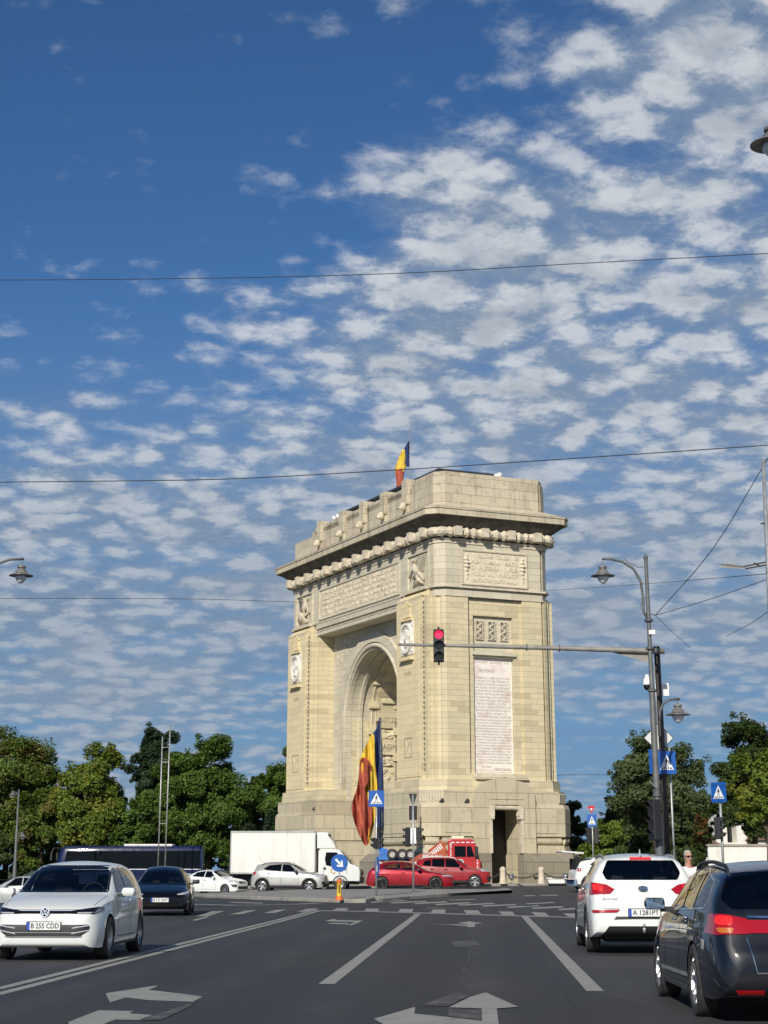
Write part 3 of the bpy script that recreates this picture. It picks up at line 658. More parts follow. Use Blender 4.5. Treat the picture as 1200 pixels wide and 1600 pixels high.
# ================================================================ TRIUMPHAL ARCH  (local X = short side, Y = long side)
XC, YC = 5.43, 13.15
arch = empty('triumphal_arch', tuple(A(0, 0, 0)), AYAW, 'monumental pale limestone triumphal arch with carved inscriptions', 'arch')
def mx(p): return [(2 * XC - x, y) for x, y in p][::-1]
def my(p): return [(x, 2 * YC - y) for x, y in p][::-1]
def oct_(x0, y0, c, x1=None, y1=None):
    x1 = 2 * XC - x0 if x1 is None else x1; y1 = 2 * YC - y0 if y1 is None else y1
    return [(x0, y0 + c), (x0 + c, y0), (x1 - c, y0), (x1, y0 + c), (x1, y1 - c), (x1 - c, y1), (x0 + c, y1), (x0, y1 - c)]
def two(fn):
    """a mesh for the near pier and its mirror for the far pier"""
    fn(lambda p: p); fn(my)
AR, AZ, AX = 4.75, 11.6, 2.4     # main vault radius, springing, deep wall plane
YI = YC - AR                     # inner wall of the near pier
# --- shafts of the two piers
corner = [(.4, 1.2), (.62, 1.2), (.62, 1.0), (.62, .72), (1.02, .72), (1.02, .5), (1.3, .5), (1.42, .3), (1.42, 0.12), (1.7, 0)]
inner = [(AX, YI), (AX, 5.75), (1.15, 5.75), (1.15, 5.45), (.85, 5.45), (.85, 5.25), (.62, 5.25), (.62, 4.95), (.4, 4.95)]
def shaft_poly(notch):
    half = inner + corner; m = mx(half); X = m[0][0]
    return half + notch + [(X - .16, 0), (X - .16, .45), (X, .45)] + m
n0 = []
n1 = [(3.35, 0), (3.35, .22), (7.5, .22), (7.5, 0)]
n2 = [(3.35, 0), (3.35, .22), (3.82, .22), (3.82, .60), (6.85, .60), (6.85, .22), (7.5, .22), (7.5, 0)]
for f in (lambda p: p, my):
    s = MB(); s.prism(f(shaft_poly(n0)), 6.55, 6.95); s.prism(f(shaft_poly(n2)), 6.95, 14.62); s.prism(f(shaft_poly(n1)), 14.62, 14.85)
    s.prism(f(shaft_poly(n2)), 14.85, 17.24); s.prism(f(shaft_poly(n1)), 17.24, 18.42); 
    s.prism(f(shaft_poly(n0)), 18.42, 18.5)
    s.build('pier', 'stone_warm', arch)
# pale gold stone skins on the pillars of the long side
for f in (lambda p: p, my):
    for g_ in (lambda p: p, mx):
        s = MB(); s.prism(f(g_([(.4, 1.35), (.36, 1.35), (.36, 4.9), (.4, 4.9)])), 6.75, 18.2, f(g_([(.4, 1.35), (.36, 1.35), (.36, 4.9), (.4, 4.9)])))
        s.build('pillar_facing', 'stone_gold', arch)
        # sloped weathering on the pillar head
        s = MB(); s.prism(f(g_([(.4, 1.1), (1.08, 1.1), (1.08, 5.0), (.4, 5.0)])), 18.5, 18.95, f(g_([(1.0, 1.1), (1.08, 1.1), (1.08, 5.0), (1.0, 5.0)]))); s.build('pillar_cap', 'stone_gold', arch)
        # bead rows
        s = MB(); z = 7.1
        for k in range(34):
            for y in (1.12, 5.07):
                px_, py_ = f(g_([(.60, y)]))[0]; s.box(-.06, .06, -.055, .055, 0, .16, mat=Matrix.Translation((px_, py_, z)))
            z += .33
        s.build('bead_row', 'stone_dark', arch)
# --- vault block with the round arch
NSEG = 40
def arc(r, z0=AZ, n=NSEG): return [(YC + r * math.cos(math.pi * k / n), z0 + r * math.sin(math.pi * k / n)) for k in range(n + 1)]
def ringpart(name, mat, r0, r1, x0, x1, legs_z=None, smooth=False):
    a, b = arc(r0), arc(r1)
    if legs_z is not None:
        a = [(YC + r0, legs_z)] + a + [(YC - r0, legs_z)]; b = [(YC + r1, legs_z)] + b + [(YC - r1, legs_z)]
    m = MB(); n = len(a)
    vs = [(x0, y, z) for y, z in a] + [(x0, y, z) for y, z in b] + [(x1, y, z) for y, z in b] + [(x1, y, z) for y, z in a]
    fs = [(k * n + i, k * n + i + 1, ((k + 1) % 4) * n + i + 1, ((k + 1) % 4) * n + i) for k in range(4) for i in range(n - 1)] + [(0, n, 2 * n, 3 * n), (n - 1, 2 * n - 1, 3 * n - 1, 4 * n - 1)]
    m.add(vs, fs); return m.build(name, mat, arch, smooth, 30)
def spandrel():
    m = MB(); zt = 18.9; a = arc(AR); n = len(a)
    out = []
    for y, z in a:                                     # project to the rectangle
        dy, dz = y - YC, z - AZ; t = min(7.40 / abs(dy) if abs(dy) > 1e-6 else 99, (zt - AZ) / dz if dz > 1e-6 else 99); out.append((YC + dy * t, AZ + dz * t))
    for x, fl in ((AX, 0), (2 * XC - AX, 1)):
        m.add([(x, y, z) for y, z in a] + [(x, y, z) for y, z in out], [(i, i + 1, n + i + 1, n + i) for i in range(n - 1)])
        # fill the two upper corners
        for sgn in (-1, 1):
            cr = (YC + sgn * 7.40, zt); k = [q for q in out if abs(abs(q[0] - YC) - 7.40) < 1e-3 and (q[0] - YC) * sgn > 0]; k2 = [q for q in out if abs(q[1] - zt) < 1e-3 and (q[0] - YC) * sgn >= 0]
            p = max(k, key=lambda q: q[1]); q_ = max(k2, key=lambda q: abs(q[0] - YC))
            m.add([(x, *p), (x, *cr), (x, *q_)], [(0, 1, 2)])
    m.build('spandrel_wall', 'stone_grey', arch)
    v = MB(); v.add([(AX, y, z) for y, z in a] + [(2 * XC - AX, y, z) for y, z in a], [(i, i + 1, n + i + 1, n + i) for i in range(n - 1)])
    v.build('vault', 'stone_grey', arch, True)
spandrel()
for f in (lambda x: x, lambda x: 2 * XC - x):
    def fx(a, b): return tuple(sorted((f(a), f(b))))
    ringpart('archivolt', 'stone_grey', AR + .50, AR + 1.20, *fx(AX - .20, AX + .02), legs_z=5.3)
    ringpart('archivolt_band', 'stone_grey', AR - .03, AR + .10, *fx(AX - .06, AX + .3), legs_z=5.0)
    m = MB(); pts = [(f(AX - .10), YC + AR + .26, 5.0)] + [(f(AX - .10), y, z) for y, z in arc(AR + .26)] + [(f(AX - .10), YC - AR - .26, 5.0)]
    m.tube(pts, .17, 10); m.build('archivolt_roll', 'stone_grey', arch, True)
    ringpart('inner_rib', 'stone_grey', AR - .16, AR + .01, *fx(AX + .9, AX + 1.15), legs_z=5.0)
    ringpart('inner_rib', 'stone_grey', AR - .22, AR + .01, *fx(AX + 1.9, AX + 2.1), legs_z=5.0)
ringpart('vault_band', 'stone_warm', AR - .30, AR + .01, XC - .75, XC + 1.15)
# grey jamb facing beside the opening of the long side
for f in (lambda p: p, my):
    s = MB(); s.prism(f([(AX - .03, YI - .02), (AX + .02, YI - .02), (AX + .02, 5.78), (AX - .03, 5.78)]), 5.2, 18.1); s.build('jamb_facing', 'stone_grey', arch)
# spandrel reliefs
for sgn in (-1, 1):
    m = MB(); rr = random.Random(5)
    for i in range(26):
        yy = YC + sgn * rr.uniform(4.5, 6.7); zz = rr.uniform(14.3, 16.7)
        if math.hypot(yy - YC, zz - AZ) > AR + 1.45: m.lathe([(.02, -.08), (.11, 0), (.02, .08)], 6, (AX - .03, yy, zz), Matrix.Diagonal((.5, rr.uniform(.6, 1.8), rr.uniform(.7, 2), 1)))
    m.box(AX - .12, AX, *sorted((YC + sgn * 4.9, YC + sgn * 7.2)), 17.0, 17.14); m.build('spandrel_relief', 'stone_trim', arch)
# twin colonnettes with blocks and battle-name panels on both inner walls
for sy, yb in ((1, YC + AR), (-1, YC - AR)):
    m = MB()
    for xx in (4.30, 4.62):
        for Xm in (xx, 2 * XC - xx):
            pts = [(Xm, yb - sy * .16, 5.2), (Xm, yb - sy * .16, AZ)] + [(Xm, YC + sy * (AR - .16) * math.cos(k * math.pi / 40), AZ + (AR - .16) * math.sin(k * math.pi / 40)) for k in range(1, 21)]
            m.tube(pts, .10, 8)
    m.build('colonnette', 'stone_warm', arch, True)
    m = MB()
    for z in (8.7, 10.6, 12.5, 14.2):
        dy = AR if z < AZ else math.sqrt(max(.1, AR * AR - (z - AZ) ** 2)); y0 = YC + sy * dy
        for x0 in (4.1, 2 * XC - 4.8): m.box(x0, x0 + .7, *sorted((y0 + sy * .1, y0 - sy * .42)), z, z + .55)
    m.build('carved_block', 'stone_warm', arch)
    rr = random.Random(8)
    for k, (z, txt) in enumerate([(6.1, None), (8.35, None), (9.15, 'CAȘIN'), (10.35, None), (11.1, 'OITUZ'), (12.3, None), (12.9, 'CERNA'), (14.1, None)]):
        dy = AR if z < AZ else math.sqrt(max(.1, AR * AR - (z + .5 - AZ) ** 2)); y0 = YC + sy * dy; h = 2.0 if z < 7 else (1.12 if txt else .62)
        m = MB(); x0, x1 = 5.0 - .02, 2 * XC - 5.0 + .02
        m.box(x0, x1 + .35, *sorted((y0 + sy * .15, y0 - sy * (.30 if txt else .12))), z, z + h)
        m.build('battle_panel', 'stone_warm', arch)
        fr = frame(((x0 + x1) / 2 + .15, y0 - sy * (.305 if txt else .125), z + h / 2), (1, 0, 0) if sy > 0 else (-1, 0, 0), (0, 0, 1))
        if txt: text_obj('battle_name', txt, .52, 'stone_dark', fr, arch, .02)
        else:
            m = MB()
            for i in range(9 if h < 1 else 26):
                c = fr @ Vector((rr.uniform(-.75, .85), rr.uniform(-.42, .42) * h, 0)); q = Matrix.Rotation(rr.uniform(-.7, .7), 4, 'Y') @ Matrix.Diagonal((rr.uniform(.8, 2.6), .7, rr.uniform(.3, .9), 1))
                m.lathe([(.02, -.16), (.16, 0), (.02, .16)], 7, c, q)
            m.build('trophy_relief', 'stone_trim', arch, True)
# --- solid wall above the vault and the attic frieze
def groove(p, d=.45):
    X, y0 = p[2]; return p[:2] + [(X - .16, y0), (X - .16, y0 + d), (X, y0 + d)] + p[2:]
s = MB(); s.prism(groove(oct_(1.1, 0, .6)), 19.0, 22.25); s.build('frieze_wall', 'stone_grey', arch)
s = MB(); s.prism(oct_(1.13, .03, .6), 18.5, 19.0)
s.build('string_band', 'stone_grey', arch)
s = MB(); s.prism(oct_(.95, -.15, .62), 19.0, 19.12); s.prism(oct_(1.05, -.05, .61), 18.42, 18.50); s.prism(oct_(1.04, -.06, .62), 22.0, 22.2); s.build('string_course', 'stone_trim', arch)
# lintel over the recess: overhanging band, shadow gap, fillet, sloping soffit
for f in (lambda x: x, lambda x: 2 * XC - x):
    m = MB()
    def bx(x0, x1, z0, z1, mm=m): mm.box(*sorted((f(x0), f(x1))), 5.5, 20.8, z0, z1)
    bx(.98, 2.6, 18.62, 18.98); bx(1.30, 2.6, 18.38, 18.615); bx(1.05, 1.6, 18.12, 18.375)
    m.build('lintel_band', 'stone_grey', arch)
    m = MB(); a = [(1.06, 18.112), (AX + .02, 18.04), (AX + .02, 18.5), (1.06, 18.118)]
    m.add([(f(x), 5.7, z) for x, z in a] + [(f(x), 20.6, z) for x, z in a], [(0, 1, 2, 3), (4, 7, 6, 5)] + [(i, (i + 1) % 4, 4 + (i + 1) % 4, 4 + i) for i in range(4)]); m.build('soffit', 'stone_grey', arch)
# --- garland torus with blocks
tor = [(.93, -.17 + .65, 22.62), (.93 + .65, -.17, 22.62)]
def ring_path(off, c, z): return [(x, y, z) for x, y in oct_(1.1 - off, -off, c)]
m = MB(); rp = ring_path(.26, .62, 22.70)
def sub(path, step):
    out = []
    for i in range(len(path)):
        a, b = Vector(path[i]), Vector(path[(i + 1) % len(path)]); n = max(1, int((b - a).length / step))
        out += [a.lerp(b, k / n) for k in range(n)]
    return out
sp_ = sub(rp, .12); rr = random.Random(2); n = 10; rings = []
for i, p in enumerate(sp_):
    d = (sp_[(i + 1) % len(sp_)] - sp_[i - 1]).normalized(); a = Vector((d.y, -d.x, 0)); rad = .31 + .05 * math.sin(i * 1.3) + rr.uniform(-.045, .045)
    rings.append([p + (a * math.cos(t) + Vector((0, 0, 1)) * math.sin(t)) * rad * rr.uniform(.9, 1.08) for t in [2 * math.pi * k / n for k in range(n)]])
m.rings(rings + [rings[0]], False); m.build('garland', 'stone_trim', arch)
m = MB(); m.prism(oct_(.98, -.12, .62), 22.2, 22.32); m.prism(oct_(.95, -.15, .62), 22.95, 23.25); m.build('garland_bed', 'stone_trim', arch)
m = MB()
def blk(x, y, ang): m.box(-.24, .24, -.74, .2, 22.42, 23.03, mat=Matrix.Translation((x, y, 0)) @ Matrix.Rotation(ang, 4, 'Z'))
for x in (2.35, 4.4, 6.45, 8.5): blk(x, -.08, 0); blk(x, 2 * YC + .08, math.pi)
for k in range(14):
    y = 1.0 + k * 24.3 / 13; blk(1.02, y, -math.pi / 2); blk(2 * XC - 1.02, y, math.pi / 2)
m.build('garland_block', 'stone_trim', arch)
# --- cornice
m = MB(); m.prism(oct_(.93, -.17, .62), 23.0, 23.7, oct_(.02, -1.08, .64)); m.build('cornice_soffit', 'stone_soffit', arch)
m = MB(); m.prism(oct_(-.10, -1.2, .65), 23.68, 24.08); m.prism(oct_(-.16, -1.26, .65), 24.08, 24.2); m.prism(oct_(-.12, -1.22, .65), 24.2, 24.62, oct_(.9, -.2, .62)); m.build('cornice', 'stone_attic', arch)
# --- attic
m = MB(); m.prism(groove(oct_(1.1, 0, .6)), 24.5, 26.1); m.build('attic_wall', 'stone_attic', arch)
m = MB(); m.prism(groove(oct_(1.12, .02, .6, y1=4.9)), 26.1, 26.6); m.prism(oct_(1.2, .10, .6, y1=4.9), 26.6, 26.95); m.prism(oct_(1.12, 21.6, .6), 26.1, 26.45); m.prism([(1.12, 4.9), (2 * XC - 1.12, 4.9), (2 * XC - 1.12, 21.6), (1.12, 21.6)], 26.1, 26.65); m.build('attic_parapet', 'stone_attic', arch)
m = MB()
for y in (4.7, 8.4, 12.1, 15.9, 20.3):
    for f, s_ in ((lambda x: x, 1), (lambda x: 2 * XC - x, -1)):
        m.box(*sorted((f(.86), f(1.9))), y - .42, y + .42, 25.35, 26.98 if y > 5 else 27.15, top=(.0, .04))
        m.box(*sorted((f(.98), f(1.9))), y - .34, y + .34, 24.6, 25.35)
        hd = MB(); hd.lathe([(.02, -.30), (.20, -.22), (.27, 0), (.2, .2), (.03, .28)], 9, (f(.78), y, 25.25), Matrix.Diagonal((1.1, .9, 1, 1)))
        hd.box(*sorted((f(.45), f(.72))), y - .11, y + .11, 25.02, 25.2); hd.build('lion_head', 'stone_trim', arch, True)
m.build('attic_pilaster', 'stone_attic', arch)
m = MB(); m.box(1.75, 9.0, .9, 19.2, 26.8, 27.0); m.build('roof_curb', 'white_paint', arch)
m = MB(); m.box(1.6, 5.95, .75, 19.35, 27.10, 27.26); m.build('roof_sheet', 'roofing', arch)
m = MB(); 
for y in (.95, 5, 9, 13, 17, 19.1): m.box(1.7, 1.8, y - .05, y + .05, 27.0, 27.10)
m.build('roof_bracket', 'roofing', arch)
m = MB(); m.lathe([(.01, -.2), (.15, -.12), (.2, 0), (.15, .14), (.01, .2)], 12, (6.25, .55, 27.15)); m.box(5.9, 6.15, .5, .7, 26.95, 27.2)
m.lathe([(.01, -.2), (.15, -.12), (.18, 0), (.15, .14), (.01, .2)], 12, (1.3, 18.2, 26.9)); m.lathe([(.01, -.2), (.15, -.12), (.18, 0), (.15, .14), (.01, .2)], 12, (1.3, 17.5, 26.9)); m.build('roof_floodlight', 'white_paint', arch, True)
# --- attic inscription panels
def panel(name, fr, w, h, mat, d=.05):
    m = MB(); m.box(-w / 2, w / 2, -h / 2, h / 2, -.05, d, mat=fr); return m.build(name, mat, arch)
def rim(name, fr, w, h, t, d, mat):
    m = MB()
    for a in ((-w / 2 - t, w / 2 + t, h / 2, h / 2 + t), (-w / 2 - t, w / 2 + t, -h / 2 - t, -h / 2), (-w / 2 - t, -w / 2, -h / 2, h / 2), (w / 2, w / 2 + t, -h / 2, h / 2)): m.box(*a, -.05, d, mat=fr)
    return m.build(name, mat, arch)
M['panel_stone'] = noisy('pale_panel_stone', (.70, .63, .48), (.61, .54, .41), 1.4, .8, bump=.2, bscale=6)
frR = frame((5.42, -.0, 20.42), (1, 0, 0), (0, 0, 1))
panel('inscription_panel', frR, 4.9, 2.2, 'panel_stone', .03); rim('panel_rim', frR, 4.9, 2.2, .08, .10, 'stone_grey')
lines = ['· · · GLORIE · CELOR · CE', 'PRIN · LUMINA · MINTEI', 'SI · PUTEREA · SUFLE-', '-TULUI · AU · PREGATIT', 'UNITATEA · NATIONALA']
for k, ln in enumerate(lines):
    text_obj('inscription', ln, .40, 'panel_stone', frR @ Matrix.Translation((0, .82 - .41 * k, .03)), arch, .035, width=3.6, bold=.002)
def torch(fr, x):
    m = MB()
    for z, r in ((.8, .12), (.55, .2), (.3, .26), (.05, .24), (-.2, .17), (-.45, .12), (-.7, .07)):
        m.lathe([(.02, -.18), (r, 0), (.02, .18)], 8, fr @ Vector((x + .03 * math.sin(z * 9), z, .05)), Matrix.Diagonal((1, .6, 1, 1)))
    m.build('torch_relief', 'panel_stone', arch)
torch(frR, -2.15); torch(frR, 2.15)
frL = frame((1.1, 13.15, 20.42), (0, -1, 0), (0, 0, 1))
panel('inscription_panel', frL, 14.4, 2.15, 'panel_stone', .03); rim('panel_rim', frL, 14.4, 2.15, .09, .10, 'stone_grey')
lines = ['DVPA · SECOLE · DE · SVFERINTE · CRESTINESTE · INDVRATE · SI · LVPTE', 'GRELE · DATE · PENTRV · PASTRAREA · FIINTEI · NATIONALE · DVPA',
         'APARAREA · PLINA · DE · SACRIFICII · A · CIVILISATIEI · VMANE · SE · INDE', 'PLINI · DREPTATEA · SI · PENTRV · POPORVL · ROMAN · PRIN · SABIA', 'REGELVI · FERDINAND · CV · AJVTORVL · INTREGEI · NATIVNI']
for k, ln in enumerate(lines):
    text_obj('inscription', ln, .38, 'panel_stone', frL @ Matrix.Translation((0, .80 - .40 * k, .03)), arch, .035, width=13.2, bold=.002, res=1)
# --- winged figures in the frieze (relief)
M['relief_stone'] = M['stone_trim']
def victory(fr, flip, w=3.1, h=2.3):
    m = MB(); s = -1 if flip else 1; rr = random.Random(4)
    def limb(pts, rs): m.tube([fr @ Vector((s * x, y, z)) for x, y, z in pts], rs, 7)
    limb([(-.55, .55, .12), (-.25, .15, .16), (.1, -.15, .14)], [.16, .26, .2])                    # torso
    m.lathe([(.01, -.16), (.14, 0), (.01, .16)], 9, fr @ Vector((s * -.72, .85, .14)))
    limb([(.1, -.15, .12), (.6, -.35, .16), (1.0, -.75, .12)], [.22, .18, .1]); limb([(.05, -.2, .12), (.35, -.65, .18), (.9, -.95, .1)], [.22, .2, .08])
    limb([(-.55, .5, .16), (-.9, .1, .2), (-1.15, -.35, .16)], [.11, .09, .07]); limb([(-.5, .45, .16), (-.1, .0, .24), (-.55, -.5, .2)], [.1, .08, .06])
    for k in range(9):                                                                            # wing feathers
        y = .98 - k * .13; limb([(-.42 + .02 * k, .55, .08), (.2, y - .02, .1), (1.25 - .05 * k, y + .02, .06)], [.05, .06, .03])
    for k in range(7):                                                                            # drapery folds
        a = -.35 - k * .1; limb([(.0 - .12 * k, -.3, .1), (-.1 + .12 * k, -.65, .14), (-.8 + .28 * k, -1.02, .08)], [.06, .08, .04])
    m.build('winged_victory_relief', 'relief_stone', arch, True)
    b = MB(); b.box(-w / 2, w / 2, -h / 2 - .1, h / 2, -.02, .02, mat=fr); b.build('niche_back', 'stone_grey', arch)
    rim('niche_rim', fr, w, h, .10, .14, 'stone_grey')
    b = MB(); b.box(-w / 2 - .15, w / 2 + .05, -h / 2 - .28, -h / 2 - .10, -.05, .38, mat=fr); b.build('niche_ledge', 'stone_grey', arch)
victory(frame((1.1, 2.85, 20.42), (0, -1, 0), (0, 0, 1)), False); victory(frame((1.1, 23.35, 20.42), (0, -1, 0), (0, 0, 1)), True)
victory(frame((2 * XC - 1.1, 2.85, 20.42), (0, 1, 0), (0, 0, 1)), True); victory(frame((2 * XC - 1.1, 23.35, 20.42), (0, 1, 0), (0, 0, 1)), False)
# --- medallions, crowns and small square reliefs on the pillars
def medallion(fr, nm):
    b = MB(); b.box(-.95, .95, -1.12, 1.12, -.02, .06, mat=fr); b.build('medallion_field', 'white_relief', arch)
    def disc(r0, r1, z0, z1, n=28):
        m_ = MB(); vs = []
        for r, z in ((r0, z0), (r0, z1), (r1, z1), (r1, z0)): vs += [fr @ Vector((math.cos(2 * math.pi * k / n) * r * .86, math.sin(2 * math.pi * k / n) * r, z)) for k in range(n)]
        m_.add(vs, [(q * n + k, q * n + (k + 1) % n, ((q + 1) % 4) * n + (k + 1) % n, ((q + 1) % 4) * n + k) for q in range(4) for k in range(n)]); return m_
    m = disc(.86, 1.02, .05, .22); m.v += disc(.70, .80, .05, .13).v; n1 = len(m.f); m.f += [tuple(i + 112 for i in f) for f in m.f[:n1]]; m.build('medallion_ring', 'white_relief', arch)
    m = MB()
    for x, y, r, k, d in ((0, .18, .36, 1.25, .16), (-.18, .02, .2, 1.3, .2), (.18, .25, .3, 1.1, .14), (.05, -.28, .2, 1.6, .14), (0, -.55, .38, .55, .16), (-.02, .5, .3, .6, .16)):
        m.lathe([(.02, -r), (r * .8, -r * .6), (r, 0), (r * .8, r * .6), (.02, r)], 12, fr @ Vector((x, y * .9, .06)), Matrix.Diagonal((d / r, 1, k, 1)) if True else None)
    m.build('portrait_relief', 'white_relief', arch, True)
    m = MB(); rr = random.Random(1)
    for sx in (-1, 1):
        for sy in (-1, 1):
            for i in range(5): m.lathe([(.01, -.1), (.1, 0), (.01, .1)], 6, fr @ Vector((sx * rr.uniform(.66, .86), sy * rr.uniform(.8, 1.03), .07)), Matrix.Diagonal((.6, 1, 1, 1)))
    m.build('corner_leaf', 'white_relief', arch)
    b = MB(); b.box(-.98, .98, -1.50, -1.36, -.02, .30, mat=fr); b.build('medallion_ledge', 'stone_gold', arch)
    b = MB(); b.box(-.85, .85, 1.14, 1.26, -.02, .24, mat=fr)
    for k in range(5):
        x = -.44 + .22 * k; b.box(x - .07, x + .07, 1.42, 2.05 + .12 * (2 - abs(k - 2)), -.02, .10, mat=fr); b.lathe([(.01, -.1), (.1, 0), (.01, .1)], 7, fr @ Vector((x, 2.16 + .12 * (2 - abs(k - 2)), .05)))
    b.box(-.55, .55, 1.38, 1.55, -.02, .12, mat=fr); b.box(-.5, .5, 1.78, 1.86, -.02, .09, mat=fr); b.build('crown_relief', 'stone_gold', arch)
    text_obj('name_inscription', nm, .34, 'stone_dark', fr @ Matrix.Translation((0, -2.35, -.005)), arch, .008, width=1.1)
for y, nm in ((3.15, 'MARIA'), (23.15, 'FERDINAND')):
    for X0, r_ in ((.36, (0, -1, 0)), (2 * XC - .36, (0, 1, 0))):
        medallion(frame((X0, y, 15.85), r_, (0, 0, 1)), nm)
        fr = frame((X0, y, 8.65), r_, (0, 0, 1)); rim('square_relief', fr, 1.1, 1.2, .035, .02, 'stone_dark')
        m = MB()
        for a in (.8, -.8): m.box(-.6, .6, -.03, .03, -.01, .03, mat=fr @ Matrix.Rotation(a, 4, 'Z'))
        m.build('crossed_relief', 'stone_trim', arch)
# --- end face: carved openings and the marble proclamation
m = MB(); m.box(3.825, 6.845, .44, .62, 14.86, 17.22); m.build('opening_surround', 'stone_grey', arch)
for k in range(3):
    x = 4.38 + k * .93; fr = frame((x, .44, 16.3), (1, 0, 0), (0, 0, 1)); m = MB(); m.box(-.24, .24, -.58, .58, -.01, .012, mat=fr); m.build('slit_opening', 'stone_dark', arch)
    rim('slit_frame', fr, .48, 1.16, .05, .11, 'stone_grey')
    m = MB(); rr = random.Random(k)
    for i in range(15): m.lathe([(.01, -.09), (.09, 0), (.01, .09)], 6, fr @ Vector((.13 * math.sin(i * 1.1), -.52 + i * .075, .05)), Matrix.Diagonal((rr.uniform(.8, 1.5), .7, 1, 1)))
    m.build('scroll_relief', 'stone_trim', arch)
m = MB(); m.box(3.70, 6.95, .02, .24, 14.62, 14.86); m.box(3.83, 6.84, .18, .5, 14.48, 14.62); m.build('panel_cornice', 'stone_grey', arch)
m = MB(); m.box(3.86, 6.82, .42, .61, 6.98, 14.46); m.build('marble_panel', 'marble', arch)
frM = frame((5.34, .415, 14.3), (1, 0, 0), (0, 0, 1))
def T_(y, s, txt, w=None, x=0, al='CENTER'): text_obj('proclamation_text', txt, s, 'ink', frM @ Matrix.Translation((x, y, .004)), arch, .002, al, w, res=1)
T_(-.12, .19, 'BUCURESTI · 28 AUGUST · 1916', 2.55); T_(-.68, .36, 'ROMANI !', 1.25, -.35)
body = ['RAZBOIUL CARE DE DOI ANI', 'A INCINS TOT MAI STRANS HO-', 'TARELE NOASTRE A ZDRUNCI-', 'NAT ADANC VECHIUL ASEZAMANT', 'AL EUROPEI SI A INVEDERAT CA', 'PENTRU VIITOR NUMAI PE TEME-', 'IUL NATIONAL SE POATE ASIGU-', 'RA VIATA PASNICA A POPOARELOR', 'PENTRU NEAMUL NOSTRU', 'EL A ADUS ZIUA ASTEPTATA DE', 'VEACURI DE CONSTIINTA NATIO-', 'NALA ZIUA UNIRII LUI', 'DUPA VREMURI INDELUNGATE DE']
y = -1.15
for i, ln in enumerate(body): T_(y, .215, ln, 2.66 - (.45 if i in (8, 11) else 0), .0 if i not in (8, 11) else -.1); y -= .212
body = ['NENOROCIRI SI DE GRELE INCERCARI INAINTASII', 'NOSTRI AU REUSIT SA INTEMEIEZE STATUL ROMAN', 'PRIN UNIREA PRINCIPATELOR PRIN RAZBOIUL', 'INDEPENDENTEI PRIN MUNCA LOR NEOBOSITA', 'PENTRU RENASTEREA NATIONALA ASTAZI NE ESTE', 'DAT NOUA SA INTREGIM OPERA LOR INCHEGAND', 'PENTRU TOTDEAUNA CEEA CE MIHAI VITEAZUL A', 'INFAPTUIT NUMAI PENTRU O CLIPA UNIREA', 'ROMANILOR DE PE CELE DOUA PARTI ALE', 'CARPATILOR DE NOI ATARNA ASTAZI SA SCAPAM', 'DE SUB STAPANIREA STRAINA PE FRATII NOSTRI', 'DE PESTE MUNTI SI DIN PLAIURILE BUCOVINEI', 'UNDE STEFAN CEL MARE DOARME SOMNUL LUI', 'DE VECI IN NOI IN VIRTUTILE IN VITEJIA', 'NOASTRA STA PUTINTA DE A LE REDA DREPTUL', 'CA INTR O ROMANIE INTREGITA SI LIBERA']
for i, ln in enumerate(body): T_(y, .155, ln, 2.70 - .12 * (i % 3)); y -= .183
T_(y - .08, .2, 'ROMANI', .7, -.55); y -= .28
for ln in ('INSUFLETITI DE DATORIA SFANTA CE NI SE IMPUNE', 'HOTARATI SA INFRUNTAM CU BARBATIE TOATE', 'JERTFELE LEGATE DE UN CRANCEN RAZBOI'): T_(y, .10, ln, 2.6); y -= .13
T_(-7.05, .24, 'FERDINAND', 1.25, .65)
